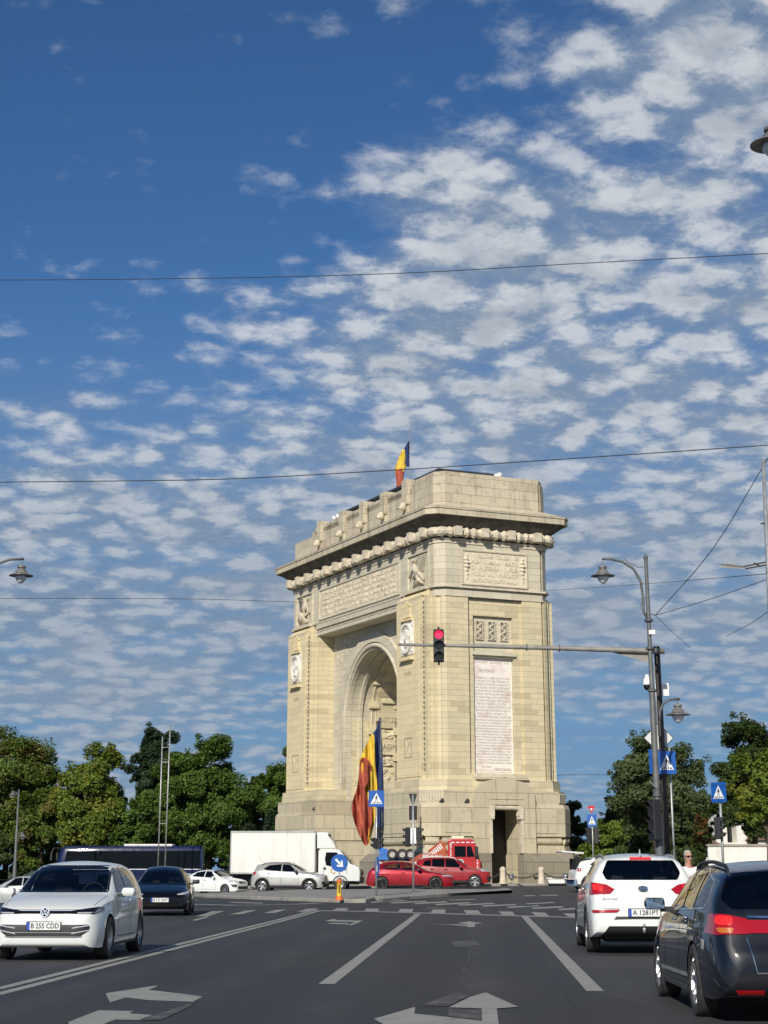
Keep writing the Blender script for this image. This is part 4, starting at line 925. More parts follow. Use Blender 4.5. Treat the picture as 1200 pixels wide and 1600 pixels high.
# --- stepped base of both piers
def pier_oct(x0, y0, c, yi): return [(x0, y0 + c), (x0 + c, y0), (2 * XC - x0 - c, y0), (2 * XC - x0, y0 + c), (2 * XC - x0, yi), (x0, yi)]
for f in (lambda p: p, my):
    s = MB(); s.prism(f(pier_oct(.12, -.30, 1.35, YI + .02)), 5.85, 6.56, f(pier_oct(.18, -.24, 1.35, YI))); s.build('pier_foot', 'stone_warm', arch)
    s = MB(); s.prism(f(pier_oct(-.02, -.45, 1.2, YI + .04)), 5.0, 5.85); s.build('pier_foot', 'stone_plinth', arch)
    door = [(4.1, -.62), (4.1, 2.6), (7.0, 2.6), (7.0, -.62)]
    def with_door(x0, y0, c, yi):
        return [(x0, y0 + c), (x0 + c, y0), (4.2, y0), (4.2, 2.6), (6.9, 2.6), (6.9, y0), (2 * XC - x0 - c, y0), (2 * XC - x0, y0 + c), (2 * XC - x0, yi), (x0, yi)]
    s = MB(); s.prism(f(with_door(-.1, -.62, .95, YI + .08)), 4.7, 5.0, f(with_door(-.02, -.54, .95, YI + .08))); s.build('plinth_cap', 'stone_plinth', arch)
    s = MB(); s.prism(f(with_door(-.1, -.62, .95, YI + .08)), 2.98, 4.7); s.prism(f(with_door(.35, -.2, 1.0, YI)), 0, 2.98); s.prism(f([(4.2, 2.0), (6.9, 2.0), (6.9, 2.62), (4.2, 2.62)]), 0, 4.7); s.build('plinth', 'stone_plinth', arch)
    # raised fields on the plinth blocks
    s = MB()
    for a, b in ((1.15, 3.1), (7.75, 9.4)): s.prism(f([(a, -.66), (b, -.66), (b, -.60), (a, -.60)]), 3.2, 4.62)
    s.prism(f([(-.14, .8), (-.08, .8), (-.08, 6.5), (-.14, 6.5)]), 3.2, 4.62); s.build('plinth_field', 'stone_plinth', arch)
    s = MB()
    for q in range(9):
        t_ = (q + .5) / 9; x, y = -.02 + 1.2 * t_, -.45 + 1.2 * (1 - t_); px_, py_ = f([(x, y)])[0]; s.box(-.05, .05, -.05, .05, 5.15, 5.75, mat=Matrix.Translation((px_, py_, 0)) @ Matrix.Rotation(R_(45), 4, 'Z'))
        x = 2 * XC - x; px_, py_ = f([(x, y)])[0]; s.box(-.05, .05, -.05, .05, 5.15, 5.75, mat=Matrix.Translation((px_, py_, 0)) @ Matrix.Rotation(R_(45), 4, 'Z'))
    s.build('flute_band', 'flute', arch)
    # torus moulding and plates
    s = MB()
    path = f([(.12, .55), (.12, YI - .2)]); s.tube([(*p, 2.72) for p in path], .27, 12)
    path = f([(.25, .3), (.95, -.25)]); s.tube([(*p, 2.72) for p in path], .27, 12)
    for a, b in ((1.0, 3.15), (7.6, 9.75)):
        s.tube([(*p, 2.72) for p in f([(a, -.32), (b, -.32)])], .27, 12)
    s.tube([(*p, 2.72) for p in f([(9.9, -.28), (10.55, .25)])], .27, 12)
    s.build('torus_moulding', 'stone_plinth', arch, True, 40)
    def pr(poly, z0, z1, poly2=None): s.prism(f(poly), z0, z1, f(poly2) if poly2 else None)
    s = MB()
    for z0, z1, o in ((2.22, 2.44, -.32), (1.95, 2.22, -.45)):
        pr([(o + .4, .2), (.9, o - .1), (3.3, o - .1), (3.3, 1), (1, YI - .1), (o + .4, YI - .1)], z0, z1); pr([(7.5, o - .1), (10.0, o - .1), (2 * XC - o - .4, .2), (2 * XC - o - .4, YI - .1), (8, YI - .1), (7.5, 1)], z0, z1)
    s.build('base_plate', 'stone_plinth', arch)
    s = MB()
    pr([(-.8, -.6), (-.2, -1.2), (3.35, -1.2), (3.35, 1), (1, YI), (-.8, YI)], 0, 1.45); pr([(-.8, -.6), (-.2, -1.2), (3.35, -1.2), (3.35, 1), (1, YI), (-.8, YI)], 1.45, 1.95, [(-.2, 0), (.3, -.62), (3.35, -.62), (3.35, 1), (1, YI), (-.2, YI)])
    q = [(7.3, -1.2), (11.05, -1.2), (11.65, -.6), (11.65, YI), (9, YI), (7.3, 1)]; q2 = [(7.3, -.62), (10.5, -.62), (11.05, 0), (11.05, YI), (9, YI), (7.3, 1)]
    pr(q, .5, 1.45); pr(q, 1.45, 1.95, q2); pr([(7.5, -1.0), (10.9, -1.0), (11.4, -.5), (11.4, YI), (9, YI), (7.5, 1)], 0, .5)
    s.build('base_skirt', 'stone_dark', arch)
    # door aedicule
    s = MB()
    for a, b in ((3.2, 4.3), (6.78, 7.7)): pr([(a, -.78), (b, -.78), (b, .05), (a, .05)], 1.95, 4.95)
    s.build('door_pier', 'stone_plinth', arch)
    s = MB()
    sh = [(3.2, 4.95), (7.7, 4.95), (7.7, 5.3), (7.6, 5.85), (7.2, 6.3), (6.6, 6.45), (5.45, 6.72), (4.3, 6.45), (3.7, 6.3), (3.3, 5.85), (3.2, 5.3)]
    yy = [f([(0, -.78)])[0][1], f([(0, .04)])[0][1]]
    s.add([(x, yy[0], z) for x, z in sh] + [(x, yy[1], z) for x, z in sh], [tuple(range(11)), tuple(range(21, 10, -1))] + [(i, (i + 1) % 11, 11 + (i + 1) % 11, 11 + i) for i in range(11)])
    pr([(4.3, -.82), (6.78, -.82), (6.78, -.76), (4.3, -.76)], 5.3, 5.36)
    s.build('door_head', 'stone_plinth', arch); s = MB(); pr([(3.55, -.45), (7.5, -.45), (7.5, .02), (3.55, .02)], 6.56, 6.93, [(3.65, -.10), (7.4, -.10), (7.4, .02), (3.65, .02)]); s.build('panel_sill', 'stone_plinth', arch)
    s = MB()
    for a, b in ((3.1, 4.35), (6.72, 7.85)): pr([(a, -.86), (b, -.86), (b, .0), (a, .0)], 0, 1.95)
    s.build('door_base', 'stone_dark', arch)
    s = MB(); s.tube([(*p, 4.78) for p in f([(4.3, -.6), (6.78, -.6)])], .16, 10)
    for a, b, d in ((4.3, 4.62, 1), (6.46, 6.78, -1)):
        pr([(a, -.88), (b, -.88), (b, -.4), (a, -.4)], 4.25, 4.93); pr([(a + .03, -.9), (b - .03, -.9), (b - .03, -.4), (a + .03, -.4)], 4.05, 4.25)
        c_ = (a + .08 if d > 0 else b - .08); pr([(c_ - .09, -.84), (c_ + .09, -.84), (c_ + .09, -.5), (c_ - .09, -.5)], 1.95, 4.05)
    s.build('door_bracket', 'stone_trim', arch)
    s = MB(); pr([(4.21, 1.9), (6.89, 1.9), (6.89, 1.99), (4.21, 1.99)], 0.01, 4.69); s.build('doorway_shade', principled('painted_doorway_shade', (.02, .018, .015), .5), arch)  # black sheet added at the back: paints the shade of the deep doorway
# small loudspeakers and spotlights fixed to the stone
m = MB()
for x, y, z in ((.1, 8.0, 5.0), (.2, 18.3, 5.1), (1.2, -.5, 5.05), (3.0, -.55, 5.05)): m.lathe([(.06, -.15), (.1, .1), (.11, .16)], 8, (x - .25, y, z + .1), Matrix.Rotation(.9, 4, 'Y'))
m.build('wall_spotlight', 'black', arch)
# ================================================================ CARS
def pchip(pts):
    xs = np.array([p[0] for p in pts], float); ys = np.array([p[1] for p in pts], float); h = np.diff(xs); d = np.diff(ys) / h
    m = np.zeros_like(xs); m[0] = d[0]; m[-1] = d[-1]
    for i in range(1, len(xs) - 1):
        if d[i - 1] * d[i] > 0:
            w1 = 2 * h[i] + h[i - 1]; w2 = h[i] + 2 * h[i - 1]; m[i] = (w1 + w2) / (w1 / d[i - 1] + w2 / d[i])
    def f(x):
        x = min(max(x, xs[0]), xs[-1]); i = min(len(h) - 1, max(0, int(np.searchsorted(xs, x, 'right')) - 1)); t = (x - xs[i]) / h[i]
        return ys[i] * (2 * t ** 3 - 3 * t * t + 1) + m[i] * h[i] * (t ** 3 - 2 * t * t + t) + ys[i + 1] * (-2 * t ** 3 + 3 * t * t) + m[i + 1] * h[i] * (t ** 3 - t * t)
    return f
def shell(S):
    """body skin lofted from the side profile, plan and belt curves; open wheel arches"""
    L, W = S['L'], S['W']; zt, zb, wf = pchip(S['top']), pchip(S['belt']), pchip(S['plan']); zs0 = pchip(S['sill'])
    ra = S['ra']; wx = S['wx']; rc = S['r'] + .01; step = S.get('step', .05)
    st = set(np.round(np.arange(.3, L - .3, step), 4)) | {0, .004, .012, .025, .045, .07, .10, .14, .18, .22, .26} | {round(L - v, 4) for v in (0, .004, .012, .025, .045, .07, .10, .14, .18, .22, .26)}
    for c in wx:
        for a in np.linspace(0, math.pi, 25): st.add(round(c + ra * math.cos(a), 4))
        st.add(round(c - ra - .004, 4)); st.add(round(c + ra + .004, 4))
    st = sorted(v for v in st if 0 <= v <= L)
    NS, NA, NR, NT_ = 12, 6, 5, 6; tum = S.get('tum', .42); sh = S.get('shw', .0)
    rings = []
    for s in st:
        w = W / 2 * wf(s); top = zt(s); zsh = min(zb(s), top - .02); z0 = min(zs0(s), zsh - .02)
        for c in wx:
            if abs(s - c) <= ra: z0 = max(z0, min(rc + math.sqrt(max(0, ra * ra - (s - c) ** 2)), zsh - .05))
        pts = []
        for i in range(NS + 1):
            z = z0 + (zsh - z0) * i / NS
            u_ = (z - .15) / max(.3, (zb(s) - .15)); u_ = min(1, max(0, u_))
            prof = .955 + .045 * math.sin(math.pi * min(1, u_ * 1.02) ** .8) - .02 * max(0, u_ - .8) / .2 * 1.0
            crease = .006 * math.exp(-((z - S.get('crease', .80) ) / .03) ** 2)
            pts.append((w * prof + crease, z))
        ysh = pts[-1][0]; g = top - zsh; yr = max(.05, ysh - S.get('shi', .07) - tum * g); zr = top - min(.085, .42 * g)
        B = (yr, zr); Aa = (ysh, zsh)
        k1 = .86
        q0 = (Aa[0] + (B[0] - Aa[0]) * k1, Aa[1] + (B[1] - Aa[1]) * k1); q2 = (B[0] * .86, zr + (top - zr) * .45)
        for i in range(1, NA + 1):
            t = i / NA; bul = .018 * math.sin(math.pi * t) * min(1, g / .3); pts.append((Aa[0] + (q0[0] - Aa[0]) * t + bul * 0.8, Aa[1] + (q0[1] - Aa[1]) * t))
        for i in range(1, NR + 1):
            t = i / NR; pts.append(((1 - t) ** 2 * q0[0] + 2 * t * (1 - t) * B[0] + t * t * q2[0], (1 - t) ** 2 * q0[1] + 2 * t * (1 - t) * B[1] + t * t * q2[1]))
        for i in range(1, NT_ + 1):
            t = i / NT_; y = q2[0] * (1 - t); pts.append((y, top - (top - q2[1]) * (y / q2[0]) ** 2))
        x = L / 2 - s
        rings.append([(x, y, z) for y, z in pts] + [(x, -y, z) for y, z in pts[-2::-1]])
    bm = bmesh.new(); n = len(rings[0]); vs = [[bm.verts.new(p) for p in r] for r in rings]
    for k in range(len(vs) - 1):
        for i in range(n - 1): bm.faces.new((vs[k][i], vs[k + 1][i], vs[k + 1][i + 1], vs[k][i + 1]))
    for k in range(len(vs) - 1):                          # closed underside between the arches: chin and rear apron
        if all(abs(.5 * (st[k] + st[k + 1]) - c) > ra for c in wx): bm.faces.new((vs[k][0], vs[k][-1], vs[k + 1][-1], vs[k + 1][0]))
    bm.faces.new(vs[0]); bm.faces.new(vs[-1][::-1])
    bmesh.ops.recalc_face_normals(bm, faces=bm.faces)
    # orient outwards
    f = max(bm.faces, key=lambda f_: f_.calc_center_median().z)
    if f.normal.z < 0: bmesh.ops.reverse_faces(bm, faces=bm.faces)
    bm.normal_update(); return bm
def rpoly(pts, r=.03, n=3):
    """round the corners of a convex polygon"""
    out = []; N = len(pts)
    for i in range(N):
        p0, p1, p2 = Vector(pts[i - 1]), Vector(pts[i]), Vector(pts[(i + 1) % N]); a = (p0 - p1); b = (p2 - p1); ra_ = min(r, a.length * .45, b.length * .45)
        A_ = p1 + a.normalized() * ra_; B_ = p1 + b.normalized() * ra_
        for k in range(n + 1):
            t = k / n; out.append(tuple((1 - t) ** 2 * A_ + 2 * t * (1 - t) * p1 + t * t * B_))
    return out
def _planes(poly, axis, L):
    P3 = []
    for a, b in poly:
        if axis == 'side': P3.append(Vector((L / 2 - a, 0, b)))
        elif axis == 'end': P3.append(Vector((0, a, b)))
        else: P3.append(Vector((L / 2 - a, b, 0)))
    ax = {'side': Vector((0, 1, 0)), 'end': Vector((1, 0, 0)), 'top': Vector((0, 0, 1))}[axis]
    c = sum(P3, Vector()) / len(P3); out = []
    for i in range(len(P3)):
        p, q = P3[i], P3[(i + 1) % len(P3)]; d = q - p
        if d.length < 1e-6: continue
        nn = d.cross(ax).normalized()
        if (c - p).dot(nn) > 0: nn = -nn
        out.append((p, nn))
    return out
def _sel(bm, poly, axis, side, L, srange, thr):
    d = {'side': Vector((0, side, 0)), 'end': Vector((side, 0, 0)), 'top': Vector((0, 0, 1))}[axis]
    ps = [(L / 2 - a, b) if axis != 'end' else (a, b) for a, b in poly]; u0, u1 = min(p[0] for p in ps) - .002, max(p[0] for p in ps) + .002; v0, v1 = min(p[1] for p in ps) - .002, max(p[1] for p in ps) + .002
    iu, iv = {'side': (0, 2), 'end': (1, 2), 'top': (0, 1)}[axis]; out = []
    for f in bm.faces:
        if f.normal.dot(d) < thr: continue
        cs = [v.co for v in f.verts]
        if max(c[iu] for c in cs) < u0 or min(c[iu] for c in cs) > u1 or max(c[iv] for c in cs) < v0 or min(c[iv] for c in cs) > v1: continue
        if axis == 'side' and f.calc_center_median().y * side < 0: continue
        if srange:
            s = L / 2 - f.calc_center_median().x
            if s < srange[0] or s > srange[1]: continue
        out.append(f)
    return out
def patch(bm0, polys, axis, side, L, off=.005, srange=None, thr=.25):
    """pieces of the body skin cut out along polygons and lifted slightly: lamps, trims, seams, panes"""
    res = bmesh.new()
    for poly in polys:
        keep = _sel(bm0, poly, axis, side, L, srange, thr)
        if not keep: continue
        bm = bmesh.new(); mp = {}
        for f in keep:
            vs = []
            for v in f.verts:
                if v not in mp: mp[v] = bm.verts.new(v.co); 
                vs.append(mp[v])
            try: bm.faces.new(vs)
            except ValueError: pass
        for p, nn in _planes(poly, axis, L):
            bmesh.ops.bisect_plane(bm, geom=bm.verts[:] + bm.edges[:] + bm.faces[:], plane_co=p, plane_no=nn, clear_outer=True)
            if not bm.faces: break
        bm.normal_update()
        for v in bm.verts: v.co += v.normal * off
        tmp = bpy.data.meshes.new('t'); bm.to_mesh(tmp); bm.free(); res.from_mesh(tmp); bpy.data.meshes.remove(tmp)
    return res
def carve(bm, poly, axis, side, L, srange=None, thr=.25):
    """cut an opening in the skin; returns the removed faces as their own bmesh (the pane)"""
    pls = _planes(poly, axis, L)
    for p, nn in pls:
        fs = _sel(bm, poly, axis, side, L, srange, thr); es = {e for f in fs for e in f.edges}; vs = {v for f in fs for v in f.verts}
        bmesh.ops.bisect_plane(bm, geom=list(vs) + list(es) + fs, plane_co=p, plane_no=nn)
    bm.normal_update(); fs = []
    for f in _sel(bm, poly, axis, side, L, srange, thr):
        c = f.calc_center_median()
        if all((c - p).dot(nn) < 1e-5 for p, nn in pls): fs.append(f)
    out = bmesh.new(); mp = {}
    for f in fs:
        vs = []
        for v in f.verts:
            if v not in mp: mp[v] = out.verts.new(v.co - v.normal * .004)
            vs.append(mp[v])
        try: out.faces.new(vs)
        except ValueError: pass
    bmesh.ops.delete(bm, geom=fs, context='FACES'); return out
def bobj(name, bm, mat, parent, smooth=True):
    me = bpy.data.meshes.new(name); bm.normal_update(); bm.to_mesh(me); bm.free(); me.materials.append(M[mat] if isinstance(mat, str) else mat)
    o = bpy.data.objects.new(name, me); COL.objects.link(o); o.parent = parent
    if smooth:
        for p in me.polygons: p.use_smooth = True
        me.set_sharp_from_angle(angle=R_(38))
    return o
def make_wheel(r, wd, style='five', rimmat='rim'):
    t = MB(); k = r * .70 if style != 'steel' else r * .66
    t.lathe([(k, -wd / 2), (r * .93, -wd / 2), (r * .985, -wd * .42), (r, -wd * .3), (r, wd * .3), (r * .985, wd * .42), (r * .93, wd / 2), (k, wd / 2), (k * .97, wd * .3), (k * .97, -wd * .3), (k, -wd / 2)], 36, mat=Matrix.Rotation(R_(90), 4, 'X'), cap=False)
    w = t.build('wheel', 'tyre', None, True, 40); m = MB(); rx = Matrix.Rotation(R_(-90), 4, 'X')   # outside face towards +y
    m.lathe([(k * .99, -wd * .45), (k * 1.0, wd * .42), (k * .93, wd * .44), (k * .90, wd * .30), (k * .88, -wd * .3)], 32, mat=rx)
    m.lathe([(.001, wd * .30), (k * .20, wd * .32), (k * .24, wd * .22), (k * .24, 0)], 16, mat=rx)
    n = {'five': 5, 'ten': 10, 'seven': 7, 'multi': 9}.get(style, 5)
    for i in range(n):
        a = 2 * math.pi * i / n; 
        for da in ((-.17, .17) if style == 'five' else (0,)):
            wI, wO = (k * .10, k * .075) if n > 5 else (k * .085, k * .085)
            mt = Matrix.Rotation(a + da, 4, 'Y')
            m.add([mt @ Vector(p) for p in ((-wI, wd * .33, k * .12), (wI, wd * .33, k * .12), (wO, wd * .40, k * .93), (-wO, wd * .40, k * .93), (-wI, wd * .16, k * .12), (wI, wd * .16, k * .12), (wO, wd * .25, k * .93), (-wO, wd * .25, k * .93))],
                  [(0, 1, 2, 3), (7, 6, 5, 4), (0, 4, 5, 1), (1, 5, 6, 2), (2, 6, 7, 3), (3, 7, 4, 0)])
    m.build('rim', rimmat, w); d = MB(); d.lathe([(.001, 0), (k * .86, 0), (k * .86, -.02), (.001, -.02)], 24, mat=rx); d.build('brake_disc', 'black', w)
    return w
def box_round(mb, x0, x1, y0, y1, z0, z1, r=.04, mat=None):
    ps = []
    for (x, y, a0) in ((x1 - r, y1 - r, 0), (x0 + r, y1 - r, 90), (x0 + r, y0 + r, 180), (x1 - r, y0 + r, 270)):
        for k in range(4): a = R_(a0 + 30 * k); ps.append((x + r * math.cos(a), y + r * math.sin(a)))
    cx, cy = (x0 + x1) / 2, (y0 + y1) / 2; kx = 1 - 1.2 * r / (x1 - x0); ky = 1 - 1.2 * r / (y1 - y0); sm = [(cx + (x - cx) * kx, cy + (y - cy) * ky) for x, y in ps]
    h = min(r, (z1 - z0) / 3); rings = [[Vector((x, y, z)) for x, y in q] for q, z in ((sm, z0), (ps, z0 + h), (ps, z1 - h), (sm, z1))]
    if mat is not None: rings = [[mat @ v for v in q] for q in rings]
    mb.rings(rings)
def car(name, S, loc, heading, label, cat='car', group=None):
    L, W, r = S['L'], S['W'], S['r']; root = empty(name, loc, heading, label, cat, group)
    bm = shell(S); ref = bm.copy(); see = S.get('see', False)
    for nm, axis, sides, poly, sr in S['glass']:
        for sd in sides:
            pl = rpoly(poly, .035)
            # black surround just larger than the pane
            if nm != 'side_window' or S.get('surround', True):
                c = sum((Vector(p) for p in poly), Vector((0, 0))) / len(poly); big = [tuple(c + (Vector(p) - c) * (1 + .035 / max(.1, (Vector(p) - c).length))) for p in poly]
            if see:
                pn = carve(bm, pl, axis, sd, L, sr); bobj(nm, pn, S.get('glassmat', 'glass'), root)
            else:
                bobj(nm, patch(ref, [pl], axis, sd, L, .006, sr), 'glass_dark', root)
    body = bobj('body', bm, S['paint'], root)
    for d in S.get('deco', []):
        nm, mat, axis, sides, polys = d[:5]; off = d[5] if len(d) > 5 else .005; sr = d[6] if len(d) > 6 else None; par = root
        for sd in sides:
            pp = polys
            if axis == 'end' and len(d) > 7 and d[7] == 'mirror':
                for mm in (1, -1):
                    b = patch(ref, [[(y * mm, z) for y, z in p] for p in pp], axis, sd, L, off, sr, .12); bobj(nm, b, mat, par)
            else:
                bobj(nm, patch(ref, pp, axis, sd, L, off, sr, .12), mat, par)
    # door seams
    if S.get('seams'):
        for sd in (1, -1):
            bobj('door_seam', patch(ref, [[(a[0] - .006, a[1]), (a[0] + .006, a[1]), (b[0] + .006, b[1]), (b[0] - .006, b[1])] if abs(a[0] - b[0]) < abs(a[1] - b[1]) else [(a[0], a[1] - .006), (b[0], b[1] - .006), (b[0], b[1] + .006), (a[0], a[1] + .006)] for a, b in S['seams']], 'side', sd, L, .002, None, .1), 'under', root)
    # dark wheel housings and floor
    m = MB(); yi = W / 2 - .30
    for c in S['wx']:
        x = L / 2 - c; pts = [(x + S['ra'] * math.cos(a), r + .01 + S['ra'] * math.sin(a)) for a in np.linspace(-.35, math.pi + .35, 18)]
        for sy in (1, -1):
            yo = sy * (W / 2 * .955); ii = sy * yi
            m.add([(px, yo, pz) for px, pz in pts] + [(px, ii, pz) for px, pz in pts], [(i, i + 1, 19 + i - 0, 18 + i) for i in range(17)] + [tuple(range(18, 36))])
    m.box(-L / 2 + .35, L / 2 - .35, -yi, yi, .19, .36); m.box(-L / 2 + .16, L / 2 - .16, -W / 2 + .30, W / 2 - .30, .26, .48)
    m.build('underbody', 'under', root)
    w0 = S['wheel']; wd = .21
    for i, c in enumerate(S['wx']):
        for sy in (1, -1):
            w = copy_tree(w0, root); w.location = (L / 2 - c, sy * (W / 2 - wd / 2 - .012), r); w.rotation_euler = (0, random.uniform(0, 1), 0 if sy > 0 else math.pi)
    # mirrors
    mz, ms = S['mirror']; 
    for sy in (1, -1):
        yw = sy * (W / 2 * .93); x = L / 2 - ms
        e = MB(); box_round(e, -.06, .065, -.115, .105, -.062, .062, .04); e.v = [(v[0] + x + (-.02 if v[0] < 0 else 0), v[1] + yw + sy * .17, v[2] + mz) for v in e.v]
        mr = e.build('wing_mirror', S.get('mirmat', S['paint']), root, True, 50)
        g = MB(); g.box(x - .083 - .022, x - .078 - .016, yw + sy * .17 - .10, yw + sy * .17 + .10, mz - .05, mz + .055); g.build('mirror_glass', 'mirror', mr)
        a = MB(); a.box(x - .03, x + .04, *sorted((yw - sy * .06, yw + sy * .10)), mz - .085, mz - .03); a.build('mirror_arm', 'black', mr)
    # door handles
    for (hs, hz) in S.get('handles', []):
        for sy in (1, -1):
            f_ = pchip(S['plan'])(hs) * W / 2; e = MB(); box_round(e, -.085, .085, -.018, .018, -.013, .013, .01); e.v = [(v[0] + L / 2 - hs, v[1] + sy * (f_ * .988 + .022), v[2] + hz) for v in e.v]; e.build('door_handle', S.get('handlemat', S['paint']), root, True)
    if see:                                              # simple cabin
        m = MB(); d0 = S['dash']; zf = .35
        box_round(m, L / 2 - d0 - .35, L / 2 - d0 + .05, -W / 2 + .16, W / 2 - .16, .5, S['dashz'], .06)
        m.box(-L / 2 + .5, L / 2 - d0, -W / 2 + .14, W / 2 - .14, .30, .36)
        m.box(-L / 2 + .25, -L / 2 + .95, -W / 2 + .14, W / 2 - .14, .36, .80); m.build('dashboard', 'seat', root)
        for sx, tall in ((d0 + 1.05, 1), (d0 + 1.05, -1), (d0 + 1.92, 2), (d0 + 1.92, -2)):
            y = .37 if tall > 0 else -.37; m = MB(); mt = Matrix.Translation((L / 2 - sx, y, .50)) @ Matrix.Rotation(R_(-12), 4, 'Y')
            box_round(m, -.09, .06, -.24, .24, 0, .58, .05, mt); box_round(m, -.08, .03, -.12, .12, .60, .78, .04, mt); m.box(L / 2 - sx, L / 2 - sx + .5, y - .24, y + .24, .42, .56); m.build('seat', 'seat', root, True, 40)
        m = MB(); c = Vector((L / 2 - d0 - .45, .36, S['dashz'] - .02)); pts = [c + Vector((-.07 * math.sin(a) * 1.0, .185 * math.cos(a), .175 * math.sin(a))) for a in np.linspace(0, 2 * math.pi, 21)]
        m.tube(pts, .014, 6, False); m.build('steering_wheel', 'black', root, True)
    return root
def number_plate(root, L, x, y, z, txt, facing, w=.52, h=.115):
    fr = frame((x, y, z), (0, facing, 0), (0, 0, 1))
    b = MB(); b.box(-w / 2 - .012, w / 2 + .012, -h / 2 - .012, h / 2 + .012, -.012, .002, mat=fr); f = b.build('number_plate', 'plate_ink', root)
    b = MB(); b.box(-w / 2, w / 2, -h / 2, h / 2, 0, .006, mat=fr); b.build('plate_face', 'plate', f)
    b = MB(); b.box(-w / 2, -w / 2 + .045, -h / 2, h / 2, .004, .0085, mat=fr); b.build('plate_band', 'plate_blue', f)
    text_obj('plate_text', txt, h * .92, 'plate_ink', fr @ Matrix.Translation((.022, -.002, .0075)), f, .001, width=w * .84, bold=.002)
def paintset(nm, c, **k): M[nm] = paint(nm, c, **k)
paintset('white_car_paint', (.70, .72, .70)); paintset('black_car_paint', (.003, .0035, .005), rough=.5, dirt=.0, spec=.0); paintset('dark_blue_paint', (.006, .007, .011), rough=.3, dirt=.0, spec=.12)
paintset('silver_paint', (.42, .42, .40), metal=.35); paintset('crimson_paint', (.27, .002, .010), metal=.3, dirt=.01); paintset('red_paint', (.28, .006, .010)); paintset('pale_silver_paint', (.40, .42, .42), metal=.2)
paintset('truck_red', (.45, .02, .018)); paintset('bus_blue', (.003, .008, .050), rough=.3, dirt=0, spec=.1)
W_golf = make_wheel(.318, .215, 'five'); W_ten = make_wheel(.34, .225, 'multi'); W_small = make_wheel(.30, .19, 'seven'); W_dark = make_wheel(.33, .215, 'multi', 'rim_dark'); W_suv = make_wheel(.345, .225, 'five')
WHEELS = [W_golf, W_ten, W_small, W_dark, W_suv]
SILL = lambda L: [(0, .36), (.02, .27), (.06, .22), (.12, .20), (.4, .19), (L - .4, .20), (L - .12, .23), (L - .05, .27), (L - .01, .33), (L, .38)]
PLAN = lambda L: [(0, .60), (.03, .72), (.10, .82), (.25, .905), (.6, .965), (1.1, .99), (1.6, 1), (L - 1.4, 1), (L - .7, .975), (L - .25, .92), (L - .10, .87), (L - .03, .80), (L, .72)]
def seam_set(x0, x1, x2, z0, z1):  return [((x0, z0), (x0, z1)), ((x1, z0), (x1, z1)), ((x2, z0 + .12), (x2, z1)), ((x0, z0), (x2 - .15, z0))]
